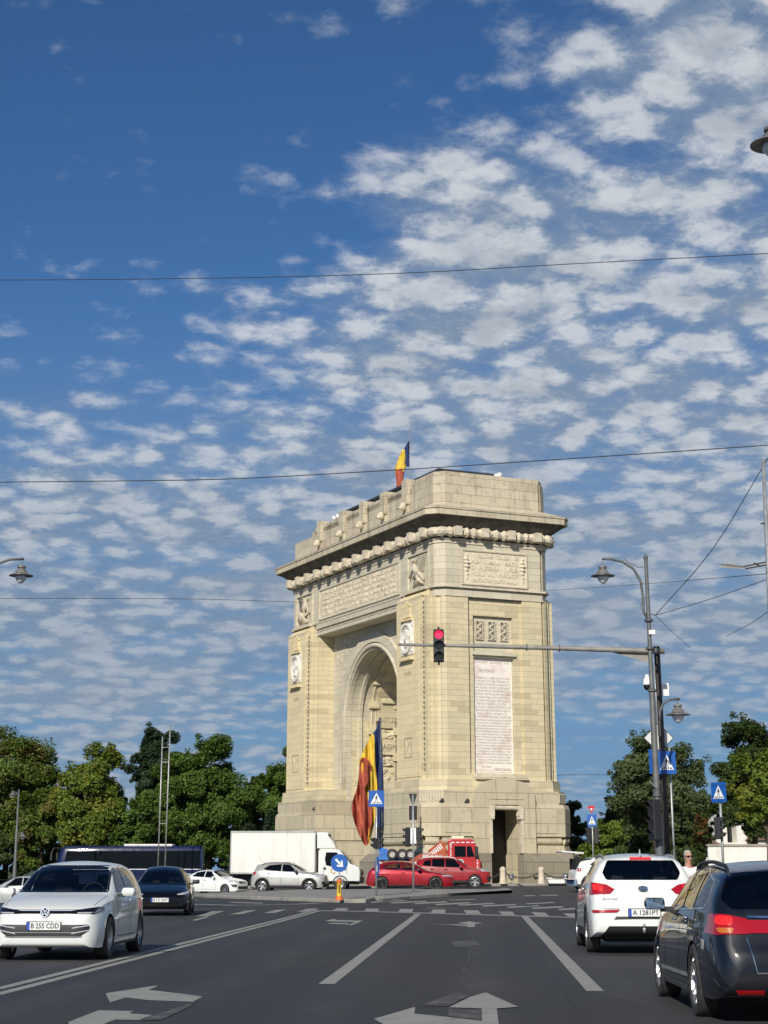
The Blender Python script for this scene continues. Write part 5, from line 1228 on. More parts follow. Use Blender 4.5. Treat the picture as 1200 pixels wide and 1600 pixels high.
# ---- white hatchback (front view, nearest on the left)
L = 4.28
GOLF = dict(L=L, W=1.79, r=.318, ra=.352, wx=(.86, 3.48), wheel=W_golf, paint='white_car_paint', see=True, step=.04, crease=.86, dash=1.45, dashz=.98, tum=.27, shi=.04,
    top=[(0, .50), (.01, .58), (.04, .655), (.09, .715), (.16, .765), (.3, .82), (.6, .90), (.95, .965), (1.12, 1.0), (1.5, 1.195), (1.9, 1.385), (2.2, 1.46), (2.7, 1.49), (3.3, 1.465), (3.75, 1.40), (3.88, 1.36), (4.02, 1.16), (4.12, .98), (4.2, .86), (4.26, .62), (4.28, .50)],
    belt=[(0, .46), (.04, .60), (.12, .68), (.3, .755), (.7, .84), (1.2, .90), (2.4, .95), (3.6, .98), (4.0, .95), (4.16, .82), (4.28, .47)], sill=SILL(L), plan=PLAN(L), mirror=(1.00, 1.62),
    handles=[(2.30, .86), (3.12, .88)], handlemat='chrome', seams=seam_set(1.42, 2.44, 3.2, .32, .95),
    glass=[('windscreen', 'end', (1,), [(-.705, 1.02), (.705, 1.02), (.60, 1.405), (-.60, 1.405)], (.95, 2.2)),
           ('rear_window', 'end', (-1,), [(-.50, 1.10), (.50, 1.10), (.46, 1.35), (-.46, 1.35)], (3.6, 4.25)),
           ('side_window', 'side', (1, -1), [(1.50, .985), (2.36, 1.0), (2.36, 1.37), (2.05, 1.365), (1.86, 1.29)], None),
           ('side_window', 'side', (1, -1), [(2.44, 1.0), (3.14, 1.02), (3.30, 1.11), (3.05, 1.33), (2.72, 1.375), (2.44, 1.375)], None)],
    deco=[('headlamp', 'blackgloss', 'end', (1,), [[(.40, .735), (.86, .80), (.85, .74), (.74, .685), (.40, .69)]], .006, (0, .75), 'mirror'),
          ('running_light', 'lamp_clear', 'end', (1,), [[(.50, .690), (.73, .690), (.79, .735), (.835, .78), (.80, .735), (.735, .705), (.50, .705)][:3] + [(.735, .712), (.50, .708)], [(.735, .695), (.785, .735), (.80, .775), (.775, .745), (.735, .712)]], .010, (0, .7), 'mirror'),
          ('grille_bar', 'blackgloss', 'end', (1,), [[(-.40, .735), (.40, .735), (.40, .692), (-.40, .692)]], .006, (0, .6)),
          ('light_bar', 'chrome', 'end', (1,), [[(-.40, .722), (-.09, .722), (-.09, .714), (-.40, .714)], [(.40, .722), (.09, .722), (.09, .714), (.40, .714)]], .010, (0, .6)),
          ('lower_grille', 'black', 'end', (1,), [rpoly([(-.70, .535), (.70, .535), (.70, .45), (.55, .345), (-.55, .345), (-.70, .45)], .04)], .005, (0, .5)),
          ('grille_slat', 'rim', 'end', (1,), [[(-.5, .425), (.5, .425), (.5, .417), (-.5, .417)], [(-.62, .362), (.62, .362), (.58, .350), (-.58, .350)]], .010, (0, .5)),
          ('fog_blade', 'lamp_clear', 'end', (1,), [[(.44, .475), (.69, .515), (.69, .530), (.46, .495)], [(.43, .395), (.69, .445), (.69, .46), (.45, .415)]], .012, (0, .5), 'mirror'),
          ('sill_trim', 'black', 'side', (1, -1), [[(1.24, .19), (3.1, .19), (3.1, .235), (1.24, .235)]], .004),
          ('windscreen_trim', 'blackgloss', 'end', (1,), [[(-.73, 1.02), (.73, 1.02), (.72, .995), (-.72, .995)], [(.705, 1.02), (.73, 1.02), (.622, 1.415), (.60, 1.405)], [(-.73, 1.02), (-.705, 1.02), (-.60, 1.405), (-.622, 1.415)], [(-.60, 1.405), (.60, 1.405), (.61, 1.418), (-.61, 1.418)]], .003, (.9, 2.3)),
          ('bonnet_seam', 'under', 'end', (1,), [[(-.84, .755), (.84, .755), (.84, .750), (-.84, .750)]], .002, (0, .7)), ('bonnet_seam', 'under', 'top', (1,), [[(.35, .70), (1.05, .76), (1.05, .768), (.35, .708)], [(.35, -.70), (1.05, -.76), (1.05, -.768), (.35, -.708)]], .002),
          ('fuel_flap', 'under', 'side', (1,), [[(3.35, .86), (3.50, .86), (3.50, .853), (3.35, .853)]], .002),
          ('window_trim', 'blackgloss', 'side', (1, -1), [[(2.365, .99), (2.435, .99), (2.435, 1.38), (2.365, 1.38)]], .004)])
def emblem(root, x, y, z, facing, r, kind, tilt=0):
    fr = frame((x, y, z), (0, facing, 0), (0, 0, 1)) @ Matrix.Rotation(tilt, 4, 'X'); m = MB(); n = 24
    kx, kz = {'oval': (1.45, .72), 'ring': (1, 1), 'stick': (1, 1)}.get(kind, (1, 1)); vs = []
    for rr_, d in ((r, 0), (r, .012), (r * .86, .012), (r * .86, 0)): vs += [fr @ Vector((math.cos(2 * math.pi * k / n) * rr_ * kx, math.sin(2 * math.pi * k / n) * rr_ * kz, d)) for k in range(n)]
    m.add(vs, [(q * n + k, q * n + (k + 1) % n, ((q + 1) % 4) * n + (k + 1) % n, ((q + 1) % 4) * n + k) for q in range(4) for k in range(n)]); e = m.build('emblem', 'chrome', root)
    m = MB(); m.add([fr @ Vector((math.cos(2 * math.pi * k / n) * r * kx * .97, math.sin(2 * math.pi * k / n) * r * kz * .97, .004)) for k in range(n)], [tuple(range(n))]); m.build('emblem_field', 'blackgloss', e); return e, fr
def seg(e, fr, pts, w, mat='chrome'):
    m = MB()
    for (a, b) in zip(pts, pts[1:]):
        a = Vector((*a, 0)); b = Vector((*b, 0)); d = (b - a).normalized(); s = Vector((-d.y, d.x, 0)) * w / 2
        m.add([fr @ (p + Vector((0, 0, z))) for z in (.006, .013) for p in (a - s, b - s, b + s, a + s)], [(3, 2, 1, 0), (4, 5, 6, 7), (0, 1, 5, 4), (1, 2, 6, 5), (2, 3, 7, 6), (3, 0, 4, 7)])
    m.build('emblem_letter', mat, e)
def head(px, py, Y, z): p = P(px, py, Y); return p
ghd = R_(-90 - 2.5)
gl = car('parked_car', GOLF, (0, 0, 0), 0, 'white five door hatchback seen from the front, nearest vehicle on the left', 'car'); gl.name = 'hatchback_car'
gx = P(67, 1425, 27.7).x; gl.location = (gx + .08, 27.9 + L / 2, 0); gl.rotation_euler = (0, 0, ghd)
e, fr = emblem(gl, L / 2 - .035, 0, .715, 1, .072, 'ring', -.2)
seg(e, fr, [(-.034, .05), (0, .002), (.034, .05)], .011); seg(e, fr, [(-.052, .02), (-.028, -.046), (0, -.006), (.028, -.046), (.052, .02)], .011)
number_plate(gl, L, L / 2 + .012, 0, .515, 'B 255 CDD', 1)
# ---- white SUV (rear view)
L = 4.44
KIA = dict(L=L, W=1.855, r=.345, ra=.385, wx=(.90, 3.54), wheel=W_suv, paint='white_car_paint', see=True, step=.04, crease=.9, dash=1.5, dashz=1.08, glassmat='glass', tum=.30, shi=.05,
    top=[(0, .58), (.01, .68), (.05, .80), (.12, .88), (.25, .93), (.6, 1.02), (1.0, 1.08), (1.2, 1.12), (1.7, 1.38), (2.1, 1.54), (2.5, 1.605), (3.1, 1.62), (3.7, 1.59), (4.0, 1.555), (4.10, 1.50), (4.20, 1.32), (4.27, 1.16), (4.33, 1.0), (4.38, .82), (4.43, .66), (4.44, .56)],
    belt=[(0, .54), (.05, .70), (.15, .80), (.4, .88), (.9, .96), (1.4, 1.0), (2.5, 1.07), (3.6, 1.13), (4.1, 1.14), (4.25, 1.02), (4.36, .80), (4.44, .52)], sill=[(0, .45), (.03, .34), (.12, .28), (.4, .25), (4.0, .26), (4.3, .30), (4.41, .36), (4.44, .45)],
    plan=[(0, .62), (.04, .76), (.12, .84), (.3, .92), (.7, .98), (1.3, 1), (3.4, 1), (4.0, .98), (4.2, .955), (4.34, .92), (4.41, .86), (4.44, .80)], mirror=(1.12, 1.62), handles=[(2.4, 1.0), (3.3, 1.03)],
    seams=seam_set(1.5, 2.5, 3.35, .38, 1.05),
    glass=[('rear_window', 'end', (-1,), [(-.60, 1.18), (.60, 1.18), (.66, 1.30), (.56, 1.50), (-.56, 1.50), (-.66, 1.30)], (3.7, 4.4)),
           ('windscreen', 'end', (1,), [(-.68, 1.14), (.68, 1.14), (.55, 1.53), (-.55, 1.53)], (1.0, 2.4)),
           ('side_window', 'side', (1, -1), [(1.66, 1.08), (2.44, 1.12), (2.44, 1.50), (2.15, 1.48)], None), ('side_window', 'side', (1, -1), [(2.50, 1.12), (3.28, 1.17), (3.30, 1.45), (2.50, 1.50)], None), ('side_window', 'side', (1, -1), [(3.36, 1.19), (3.72, 1.24), (3.60, 1.40), (3.36, 1.44)], None)],
    deco=[('tail_lamp', 'lamp_red', 'end', (-1,), [[(.47, 1.03), (.60, 1.105), (.90, 1.15), (.93, 1.10), (.92, .97), (.86, .945), (.55, .955)]], .010, (3.9, 4.44), 'mirror'),
          ('brake_light', 'lamp_red_lit', 'end', (-1,), [[(.66, 1.085), (.82, 1.115), (.82, 1.02), (.68, 1.00)]], .016, (3.9, 4.44), 'mirror'),
          ('bumper_cladding', 'black', 'end', (-1,), [[(-.95, .60), (-.47, .60), (-.38, .71), (.38, .71), (.47, .60), (.95, .60), (.95, .25), (-.95, .25)]], .008, (3.9, 4.44)),
          ('bumper_reflector', 'lamp_red', 'end', (-1,), [[(.40, .705), (.86, .70), (.84, .655), (.45, .66)]], .012, (3.9, 4.44), 'mirror'),
          ('tailgate_seam', 'under', 'end', (-1,), [[(.655, 1.10), (.662, 1.10), (.662, .72), (.655, .72)], [(.655, .725), (.655, .715), (.40, .715), (.40, .725)]], .003, (3.9, 4.44), 'mirror'),
          ('wheel_trim', 'black', 'side', (1, -1), [[(c + .44 * math.cos(a), .355 + .44 * math.sin(a)), (c + .44 * math.cos(a + .2), .355 + .44 * math.sin(a + .2)), (c + .37 * math.cos(a + .2), .355 + .37 * math.sin(a + .2)), (c + .37 * math.cos(a), .355 + .37 * math.sin(a))] for c in (.90, 3.54) for a in np.arange(0, 3.1, .2)], .006),
          ('sill_trim', 'black', 'side', (1, -1), [[(1.28, .25), (3.16, .25), (3.16, .38), (1.28, .38)]], .006)])
def roofrails(root, S, s0, s1, ycut, mat='black', h=.05):
    L = S['L']; zt_ = pchip(S['top'])
    for sy in (1, -1):
        m = MB(); n = 10; pts = []
        for i in range(n + 1):
            t = i / n; s = s0 + (s1 - s0) * t; zz = zt_(s) - .075 + h * min(1, (min(t, 1 - t) * 10) ** .9); pts.append((L / 2 - s, sy * ycut, zz))
        m.tube(pts, [.014] + [.02] * (n - 1) + [.014], 6); m.build('roof_rail', mat, root, True)
kx = P(1005, 1382, 30.0); hk = R_(90 - 2.6)
kia = car('suv_car', KIA, (0, 0, 0), 0, 'white SUV seen from behind with lit brake lights and roof rails', 'car'); kia.rotation_euler = (0, 0, hk)
kia.location = (kx.x + math.cos(hk) * L / 2, 30.0 + L / 2, 0)
roofrails(kia, KIA, 1.9, 3.95, .60, 'galv', .045)
number_plate(kia, L, -L / 2 - .022, 0, .66, 'A 1281PT', -1)
e, fr = emblem(kia, -L / 2 + .085, 0, 1.045, -1, .058, 'oval', -.25); text_obj('emblem_text', 'KIA', .058, 'chrome', fr @ Matrix.Translation((0, 0, .008)), e, .003, width=.115, bold=.002)
text_obj('tailgate_badge', 'SPORTAGE', .04, 'rim', frame((-L / 2 + .045, .56, .885), (0, -1, 0), (-.2, 0, 1)), kia, .003, width=.24)
m = MB(); m.box(-1.55, 1.55, -.02, .02, -.035, .035); 
m = MB(); m.box(-L / 2 + .325, -L / 2 + .345, -.18, .18, 1.515, 1.55); m.build('high_brake_light', 'lamp_red_lit', kia)
m = MB(); m.prism([(-1.74, .0), (-1.86, .022), (-1.93, .0), (-1.86, -.022)], 1.575, 1.68, [(-1.84, 0), (-1.86, .006), (-1.88, 0), (-1.86, -.006)]); m.build('roof_antenna', 'white_car_paint', kia)
m = MB(); m.tube([(-L / 2 + .1, .02, .36), (-L / 2 - .06, .02, .36), (-L / 2 - .09, .02, .42)], .025, 8); m.lathe([(.01, -.03), (.03, 0), (.01, .03)], 10, (-L / 2 - .09, .02, .46)); m.build('tow_hook', 'galv', kia, True)
m = MB(); m.tube([(-L / 2 + .32, -.02, 1.22), (-L / 2 + .22, .3, 1.20)], .008, 5); m.build('rear_wiper', 'black', kia)
# ---- dark estate car (rear three quarter, nearest on the right)
L = 4.73
ACC = dict(L=L, W=1.84, r=.325, ra=.36, wx=(.95, 3.655), wheel=W_ten, paint='dark_blue_paint', see=True, step=.035, crease=.80, dash=1.55, dashz=.98, tum=.31, shi=.03,
    top=[(0, .52), (.01, .60), (.05, .68), (.12, .73), (.3, .80), (.7, .89), (1.1, .95), (1.3, .985), (1.8, 1.22), (2.2, 1.37), (2.6, 1.435), (3.2, 1.445), (3.8, 1.42), (4.2, 1.38), (4.34, 1.34), (4.46, 1.16), (4.55, 1.02), (4.60, .92), (4.66, .72), (4.72, .60), (4.73, .5)],
    belt=[(0, .48), (.05, .60), (.2, .70), (.6, .79), (1.2, .87), (2.5, .93), (3.6, .97), (4.2, .97), (4.5, .90), (4.65, .66), (4.73, .46)], sill=SILL(L),
    plan=[(0, .6), (.04, .74), (.12, .82), (.3, .91), (.7, .97), (1.3, 1), (3.6, 1), (4.2, .965), (4.5, .92), (4.66, .86), (4.71, .80), (4.73, .74)], mirror=(1.00, 1.75), mirmat='dark_blue_paint', handles=[(2.62, .87), (3.42, .90)], handlemat='chrome',
    seams=seam_set(1.62, 2.72, 3.42, .32, .95),
    glass=[('rear_window', 'end', (-1,), [(-.65, 1.0), (.65, 1.0), (.73, 1.09), (.62, 1.34), (-.62, 1.34), (-.73, 1.09)], (3.9, 4.65)),
           ('windscreen', 'end', (1,), [(-.72, 1.0), (.72, 1.0), (.62, 1.37), (-.62, 1.37)], (1.0, 2.4)),
           ('side_window', 'side', (1, -1), [(1.60, .945), (2.64, .97), (2.64, 1.36), (2.26, 1.335)], None), ('side_window', 'side', (1, -1), [(2.70, .97), (3.42, .99), (3.42, 1.35), (2.70, 1.362)], None),
           ('side_window', 'side', (1, -1), [(3.47, .99), (4.0, 1.01), (4.14, 1.08), (4.03, 1.24), (3.47, 1.345)], None)],
    deco=[('window_chrome', 'chrome', 'side', (1, -1), [[(1.52, .925), (4.02, .99), (4.02, 1.005), (1.52, .94)], [(4.02, .99), (4.18, 1.075), (4.165, 1.082), (4.02, 1.005)], [(4.18, 1.075), (4.06, 1.255), (4.045, 1.25), (4.165, 1.082)], [(4.06, 1.255), (3.45, 1.37), (3.45, 1.358), (4.045, 1.247)], [(3.45, 1.37), (2.30, 1.385), (2.30, 1.373), (3.45, 1.358)]], .005),
          ('window_trim', 'blackgloss', 'side', (1, -1), [[(2.645, .985), (2.695, .985), (2.695, 1.36), (2.645, 1.36)], [(3.425, 1.0), (3.465, 1.0), (3.465, 1.345), (3.425, 1.345)]], .006),
          ('tail_lamp', 'lamp_red', 'end', (-1,), [[(.93, .955), (.93, .79), (.80, .775), (.52, .785), (.52, .915), (.72, .955)]], .010, (4.2, 4.73), 'mirror'),
          ('tail_lamp_bar', 'lamp_red', 'end', (-1,), [[(-.52, .905), (.52, .905), (.52, .79), (-.52, .79)]], .010, (4.2, 4.73)),
          ('brake_light', 'lamp_red_lit', 'end', (-1,), [rpoly([(.65, .935), (.79, .94), (.80, .86), (.66, .855)], .035)], .016, (4.2, 4.73), 'mirror'),
          ('indicator_light', 'lamp_orange', 'end', (-1,), [rpoly([(.65, .835), (.80, .835), (.78, .79), (.67, .79)], .02)], .016, (4.2, 4.73), 'mirror'),
          ('tailgate_chrome', 'chrome', 'end', (-1,), [[(-.52, .94), (.52, .94), (.52, .922), (-.52, .922)]], .014, (4.2, 4.73)),
          ('tailgate_seam', 'chrome', 'end', (-1,), [[(.54, .755), (.547, .755), (.48, .45), (.473, .45)]], .004, (4.2, 4.73), 'mirror'),
          ('tailgate_lip', 'chrome', 'end', (-1,), [[(-.48, .452), (.48, .452), (.48, .442), (-.48, .442)]], .005, (4.2, 4.73)),
          ('bumper_reflector', 'lamp_red', 'end', (-1,), [[(.42, .305), (.68, .305), (.66, .265), (.42, .265)]], .012, (4.2, 4.73), 'mirror'),
          ('side_sill_chrome', 'chrome', 'side', (1, -1), [[(1.36, .245), (3.24, .245), (3.24, .258), (1.36, .258)]], .006)])
ha = R_(90 - 1.4); acc = car('estate_car', ACC, (0, 0, 0), 0, 'dark blue black estate car with black roof rails, nearest vehicle on the right', 'car'); acc.rotation_euler = (0, 0, ha)
ax_ = 3.05 + .92; acc.location = (ax_, 17.75 + .5 * 0 + (3.655 - L / 2), 0)
roofrails(acc, ACC, 2.1, 4.26, .60, 'black', .062)
m = MB(); m.lathe([(.03, 0), (.02, .05), (.004, .06)], 8, (-1.5, 0, 1.40)); m.build('roof_antenna', 'black', acc, True)
# ---- black saloon coming towards us
L = 4.72
TES = dict(L=L, W=1.85, r=.33, ra=.36, wx=(.84, 3.715), wheel=W_dark, paint='black_car_paint', see=True, step=.06, dash=1.35, dashz=.93,
    top=[(0, .48), (.01, .55), (.04, .60), (.12, .655), (.3, .72), (.7, .82), (1.05, .90), (1.5, 1.12), (2.0, 1.34), (2.5, 1.43), (2.9, 1.44), (3.4, 1.36), (4.0, 1.14), (4.3, 1.04), (4.6, .99), (4.68, .8), (4.72, .5)],
    belt=[(0, .45), (.1, .60), (.4, .68), (1.0, .78), (2.5, .90), (3.8, .96), (4.5, .93), (4.66, .7), (4.72, .46)], sill=SILL(L), plan=PLAN(L), mirror=(.97, 1.55), mirmat='black',
    seams=seam_set(1.4, 2.4, 3.3, .32, .88),
    glass=[('windscreen', 'end', (1,), [(-.66, .94), (.66, .94), (.55, 1.36), (-.55, 1.36)], (.95, 2.5)), ('rear_window', 'end', (-1,), [(-.5, 1.12), (.5, 1.12), (.46, 1.36), (-.46, 1.36)], (3.0, 4.3)),
           ('side_window', 'side', (1, -1), [(1.45, .93), (2.36, .95), (2.36, 1.34), (2.0, 1.30)], None), ('side_window', 'side', (1, -1), [(2.42, .95), (3.4, 1.0), (3.1, 1.28), (2.42, 1.35)], None)],
    deco=[('headlamp', 'lamp_clear', 'end', (1,), [[(.50, .62), (.88, .72), (.88, .66), (.70, .605), (.52, .60)]], .008, (0, .8), 'mirror'),
          ('lower_intake', 'blackgloss', 'end', (1,), [[(-.66, .36), (.66, .36), (.60, .27), (-.60, .27)]], .006, (0, .5))])
p = P(243, 1412, 53.5); hb = R_(-90 + 4.5); bs = car('saloon_car', TES, (p.x - .10, 53.8 + L / 2, 0), hb, 'black saloon driving towards the viewer behind the white hatchback', 'car')
number_plate(bs, L, L / 2 + .012, 0, .46, 'B 717 ANT', 1)
# ---- white saloon and silver crossover beside it
L = 4.40
LOG = dict(L=L, W=1.85, r=.30, ra=.34, wx=(.83, 3.48), wheel=W_small, paint='white_car_paint', step=.08, tum=.40,
    top=[(0, .55), (.01, .66), (.05, .78), (.14, .84), (.4, .92), (.9, 1.0), (1.15, 1.04), (1.6, 1.28), (2.0, 1.44), (2.5, 1.50), (3.0, 1.46), (3.5, 1.30), (3.9, 1.13), (4.2, 1.10), (4.33, 1.04), (4.38, .8), (4.40, .5)],
    belt=[(0, .5), (.1, .70), (.4, .80), (1.0, .88), (2.5, .96), (3.8, 1.03), (4.25, 1.0), (4.36, .7), (4.40, .47)], sill=SILL(L), plan=PLAN(L), mirror=(1.03, 1.60), handles=[(2.35, .86), (3.2, .90)], seams=seam_set(1.5, 2.5, 3.3, .32, .95),
    glass=[('windscreen', 'end', (1,), [(-.68, 1.07), (.68, 1.07), (.55, 1.44), (-.55, 1.44)], (1.0, 2.3)), ('rear_window', 'end', (-1,), [(-.55, 1.16), (.55, 1.16), (.5, 1.4), (-.5, 1.4)], (2.9, 4.0)),
           ('side_window', 'side', (1, -1), [(1.60, 1.0), (2.42, 1.03), (2.42, 1.41), (2.05, 1.38)], None), ('side_window', 'side', (1, -1), [(2.48, 1.03), (3.4, 1.09), (3.1, 1.33), (2.48, 1.415)], None)],
    deco=[('grille', 'blackgloss', 'end', (1,), [[(-.42, .80), (.42, .80), (.42, .66), (-.42, .66)]], .006, (0, .5)), ('headlamp', 'lamp_clear', 'end', (1,), [[(.42, .80), (.88, .86), (.86, .74), (.42, .70)]], .007, (0, .7), 'mirror'),
          ('lower_grille', 'black', 'end', (1,), [[(-.62, .50), (.62, .50), (.56, .32), (-.56, .32)]], .006, (0, .5)), ('fog_lamp', 'black', 'end', (1,), [[(.66, .60), (.86, .62), (.84, .44), (.70, .44)]], .006, (0, .6), 'mirror')])
def by_wheel(root, S, px, py_, Y, wheel, hd, z=None):
    """put the outer foot of one wheel at a ground point"""
    p = P(px, py_, Y); x, y = p.x, Y; lx = S['L'] / 2 - S['wx'][wheel]; c, s = math.cos(hd), math.sin(hd); ly = -S['W'] / 2 + .1
    root.rotation_euler = (0, 0, hd); ox, oy = x - (c * lx - s * ly), y - (s * lx + c * ly); root.location = (ox, oy, T(ox, oy) if z is None else z)
lg = car('saloon_car', LOG, (0, 0, 0), 0, 'white saloon parked side on behind the black saloon', 'car'); by_wheel(lg, LOG, 350, 1380, 98.8, 0, R_(-27)); lg.scale = (.86, .86, .88); lg.location.x += .04 * L; lg.location.y += .03
e, fr = emblem(lg, L / 2 - .02, 0, .735, 1, .06, 'ring', -.1)
L = 4.10
SAN = dict(L=L, W=1.84, r=.33, ra=.37, wx=(.82, 3.42), wheel=W_golf, paint='silver_paint', step=.08, tum=.38,
    top=[(0, .60), (.01, .72), (.05, .84), (.14, .90), (.4, .98), (.8, 1.06), (1.05, 1.10), (1.5, 1.34), (1.9, 1.50), (2.4, 1.56), (3.0, 1.55), (3.6, 1.49), (3.78, 1.44), (3.9, 1.22), (3.98, 1.04), (4.05, .9), (4.09, .7), (4.10, .55)],
    belt=[(0, .55), (.1, .76), (.4, .86), (1.0, .94), (2.4, 1.02), (3.6, 1.10), (3.9, 1.04), (4.05, .8), (4.10, .52)], sill=[(0, .45), (.03, .32), (.12, .27), (.4, .25), (3.7, .26), (3.98, .30), (4.08, .38), (4.10, .46)], plan=PLAN(L), mirror=(1.09, 1.52), mirmat='black', handles=[(2.3, .95), (3.05, 1.0)], seams=seam_set(1.42, 2.4, 3.1, .40, 1.0),
    glass=[('windscreen', 'end', (1,), [(-.68, 1.13), (.68, 1.13), (.55, 1.50), (-.55, 1.50)], (.9, 2.3)), ('rear_window', 'end', (-1,), [(-.5, 1.2), (.5, 1.2), (.48, 1.43), (-.48, 1.43)], (3.4, 4.05)),
           ('side_window', 'side', (1, -1), [(1.50, 1.06), (2.34, 1.09), (2.34, 1.46), (1.95, 1.43)], None), ('side_window', 'side', (1, -1), [(2.40, 1.09), (3.2, 1.15), (3.38, 1.22), (3.1, 1.40), (2.40, 1.465)], None)],
    deco=[('headlamp', 'lamp_clear', 'end', (1,), [[(.45, .86), (.88, .92), (.86, .80), (.45, .76)]], .007, (0, .7), 'mirror'), ('grille', 'blackgloss', 'end', (1,), [[(-.45, .86), (.45, .86), (.45, .70), (-.45, .70)]], .006, (0, .5)),
          ('bumper_cladding', 'black', 'end', (1,), [[(-.8, .56), (.8, .56), (.75, .30), (-.75, .30)]], .006, (0, .6)),
          ('wheel_trim', 'black', 'side', (1, -1), [[(c + .44 * math.cos(a), .34 + .44 * math.sin(a)), (c + .44 * math.cos(a + .25), .34 + .44 * math.sin(a + .25)), (c + .365 * math.cos(a + .25), .34 + .365 * math.sin(a + .25)), (c + .365 * math.cos(a), .34 + .365 * math.sin(a))] for c in (.82, 3.42) for a in np.arange(0, 3.1, .25)], .006),
          ('sill_trim', 'black', 'side', (1, -1), [[(1.2, .25), (3.04, .25), (3.04, .37), (1.2, .37)]], .006), ('tail_lamp', 'lamp_red', 'side', (1, -1), [[(3.78, 1.06), (3.95, 1.06), (3.98, .92), (3.84, .92)]], .006)])
sn = car('crossover_car', SAN, (0, 0, 0), 0, 'silver crossover with roof rails in front of the white truck', 'car'); by_wheel(sn, SAN, 483.5, 1380, 96.5, 0, R_(-9))
roofrails(sn, SAN, 1.8, 3.5, .58, 'black', .07)
m = MB(); m.tube([(-1.55, 0, 1.5), (-1.75, 0, 1.85)], .006, 5); m.build('roof_antenna', 'black', sn)
# ---- crimson hatchback and red SUV
L = 4.46
MAZ = dict(L=L, W=1.795, r=.33, ra=.36, wx=(.92, 3.645), wheel=W_dark, paint='crimson_paint', step=.06, see=True, dash=1.6, dashz=.95, tum=.42,
    top=[(0, .50), (.01, .58), (.05, .68), (.14, .74), (.4, .82), (.9, .91), (1.3, .98), (1.8, 1.22), (2.2, 1.37), (2.6, 1.43), (3.0, 1.43), (3.5, 1.36), (3.9, 1.24), (4.1, 1.14), (4.25, 1.0), (4.38, .88), (4.44, .68), (4.46, .5)],
    belt=[(0, .46), (.1, .62), (.4, .72), (1.2, .84), (2.5, .93), (3.6, .97), (4.1, .95), (4.35, .78), (4.46, .47)], sill=SILL(L), plan=PLAN(L), mirror=(.99, 1.72), mirmat='black', handles=[(2.55, .85)], seams=seam_set(1.6, 2.65, 3.4, .32, .92),
    glass=[('windscreen', 'end', (1,), [(-.66, 1.02), (.66, 1.02), (.53, 1.36), (-.53, 1.36)], (1.1, 2.5)), ('rear_window', 'end', (-1,), [(-.5, 1.08), (.5, 1.08), (.46, 1.3), (-.46, 1.3)], (3.5, 4.4)),
           ('side_window', 'side', (1, -1), [(1.74, .97), (2.60, .99), (2.60, 1.34), (2.25, 1.31)], None), ('side_window', 'side', (1, -1), [(2.66, .99), (3.42, 1.03), (3.62, 1.12), (3.40, 1.25), (2.66, 1.345)], None)],
    deco=[('window_chrome', 'chrome', 'side', (1, -1), [[(1.70, .955), (3.45, 1.01), (3.45, 1.022), (1.70, .967)], [(3.45, 1.01), (3.68, 1.12), (3.665, 1.125), (3.44, 1.022)], [(3.68, 1.12), (3.42, 1.27), (3.41, 1.258), (3.66, 1.12)]], .005),
          ('grille', 'blackgloss', 'end', (1,), [[(-.5, .68), (.5, .68), (.38, .42), (-.38, .42)]], .006, (0, .5)), ('headlamp', 'lamp_clear', 'end', (1,), [[(.5, .68), (.86, .73), (.84, .68), (.52, .64)]], .008, (0, .8), 'mirror'),
          ('tail_lamp', 'lamp_red', 'side', (1, -1), [[(4.14, .86), (4.36, .86), (4.38, .76), (4.18, .78)]], .006), ('sill_trim', 'black', 'side', (1, -1), [[(1.3, .19), (3.26, .19), (3.26, .26), (1.3, .26)]], .005)])
mz = car('hatchback_car', MAZ, (0, 0, 0), 0, 'glossy crimson hatchback with dark wheels behind the sign poles', 'car'); by_wheel(mz, MAZ, 680.5, 1380, 90.5, 0, R_(-2))
L = 4.17
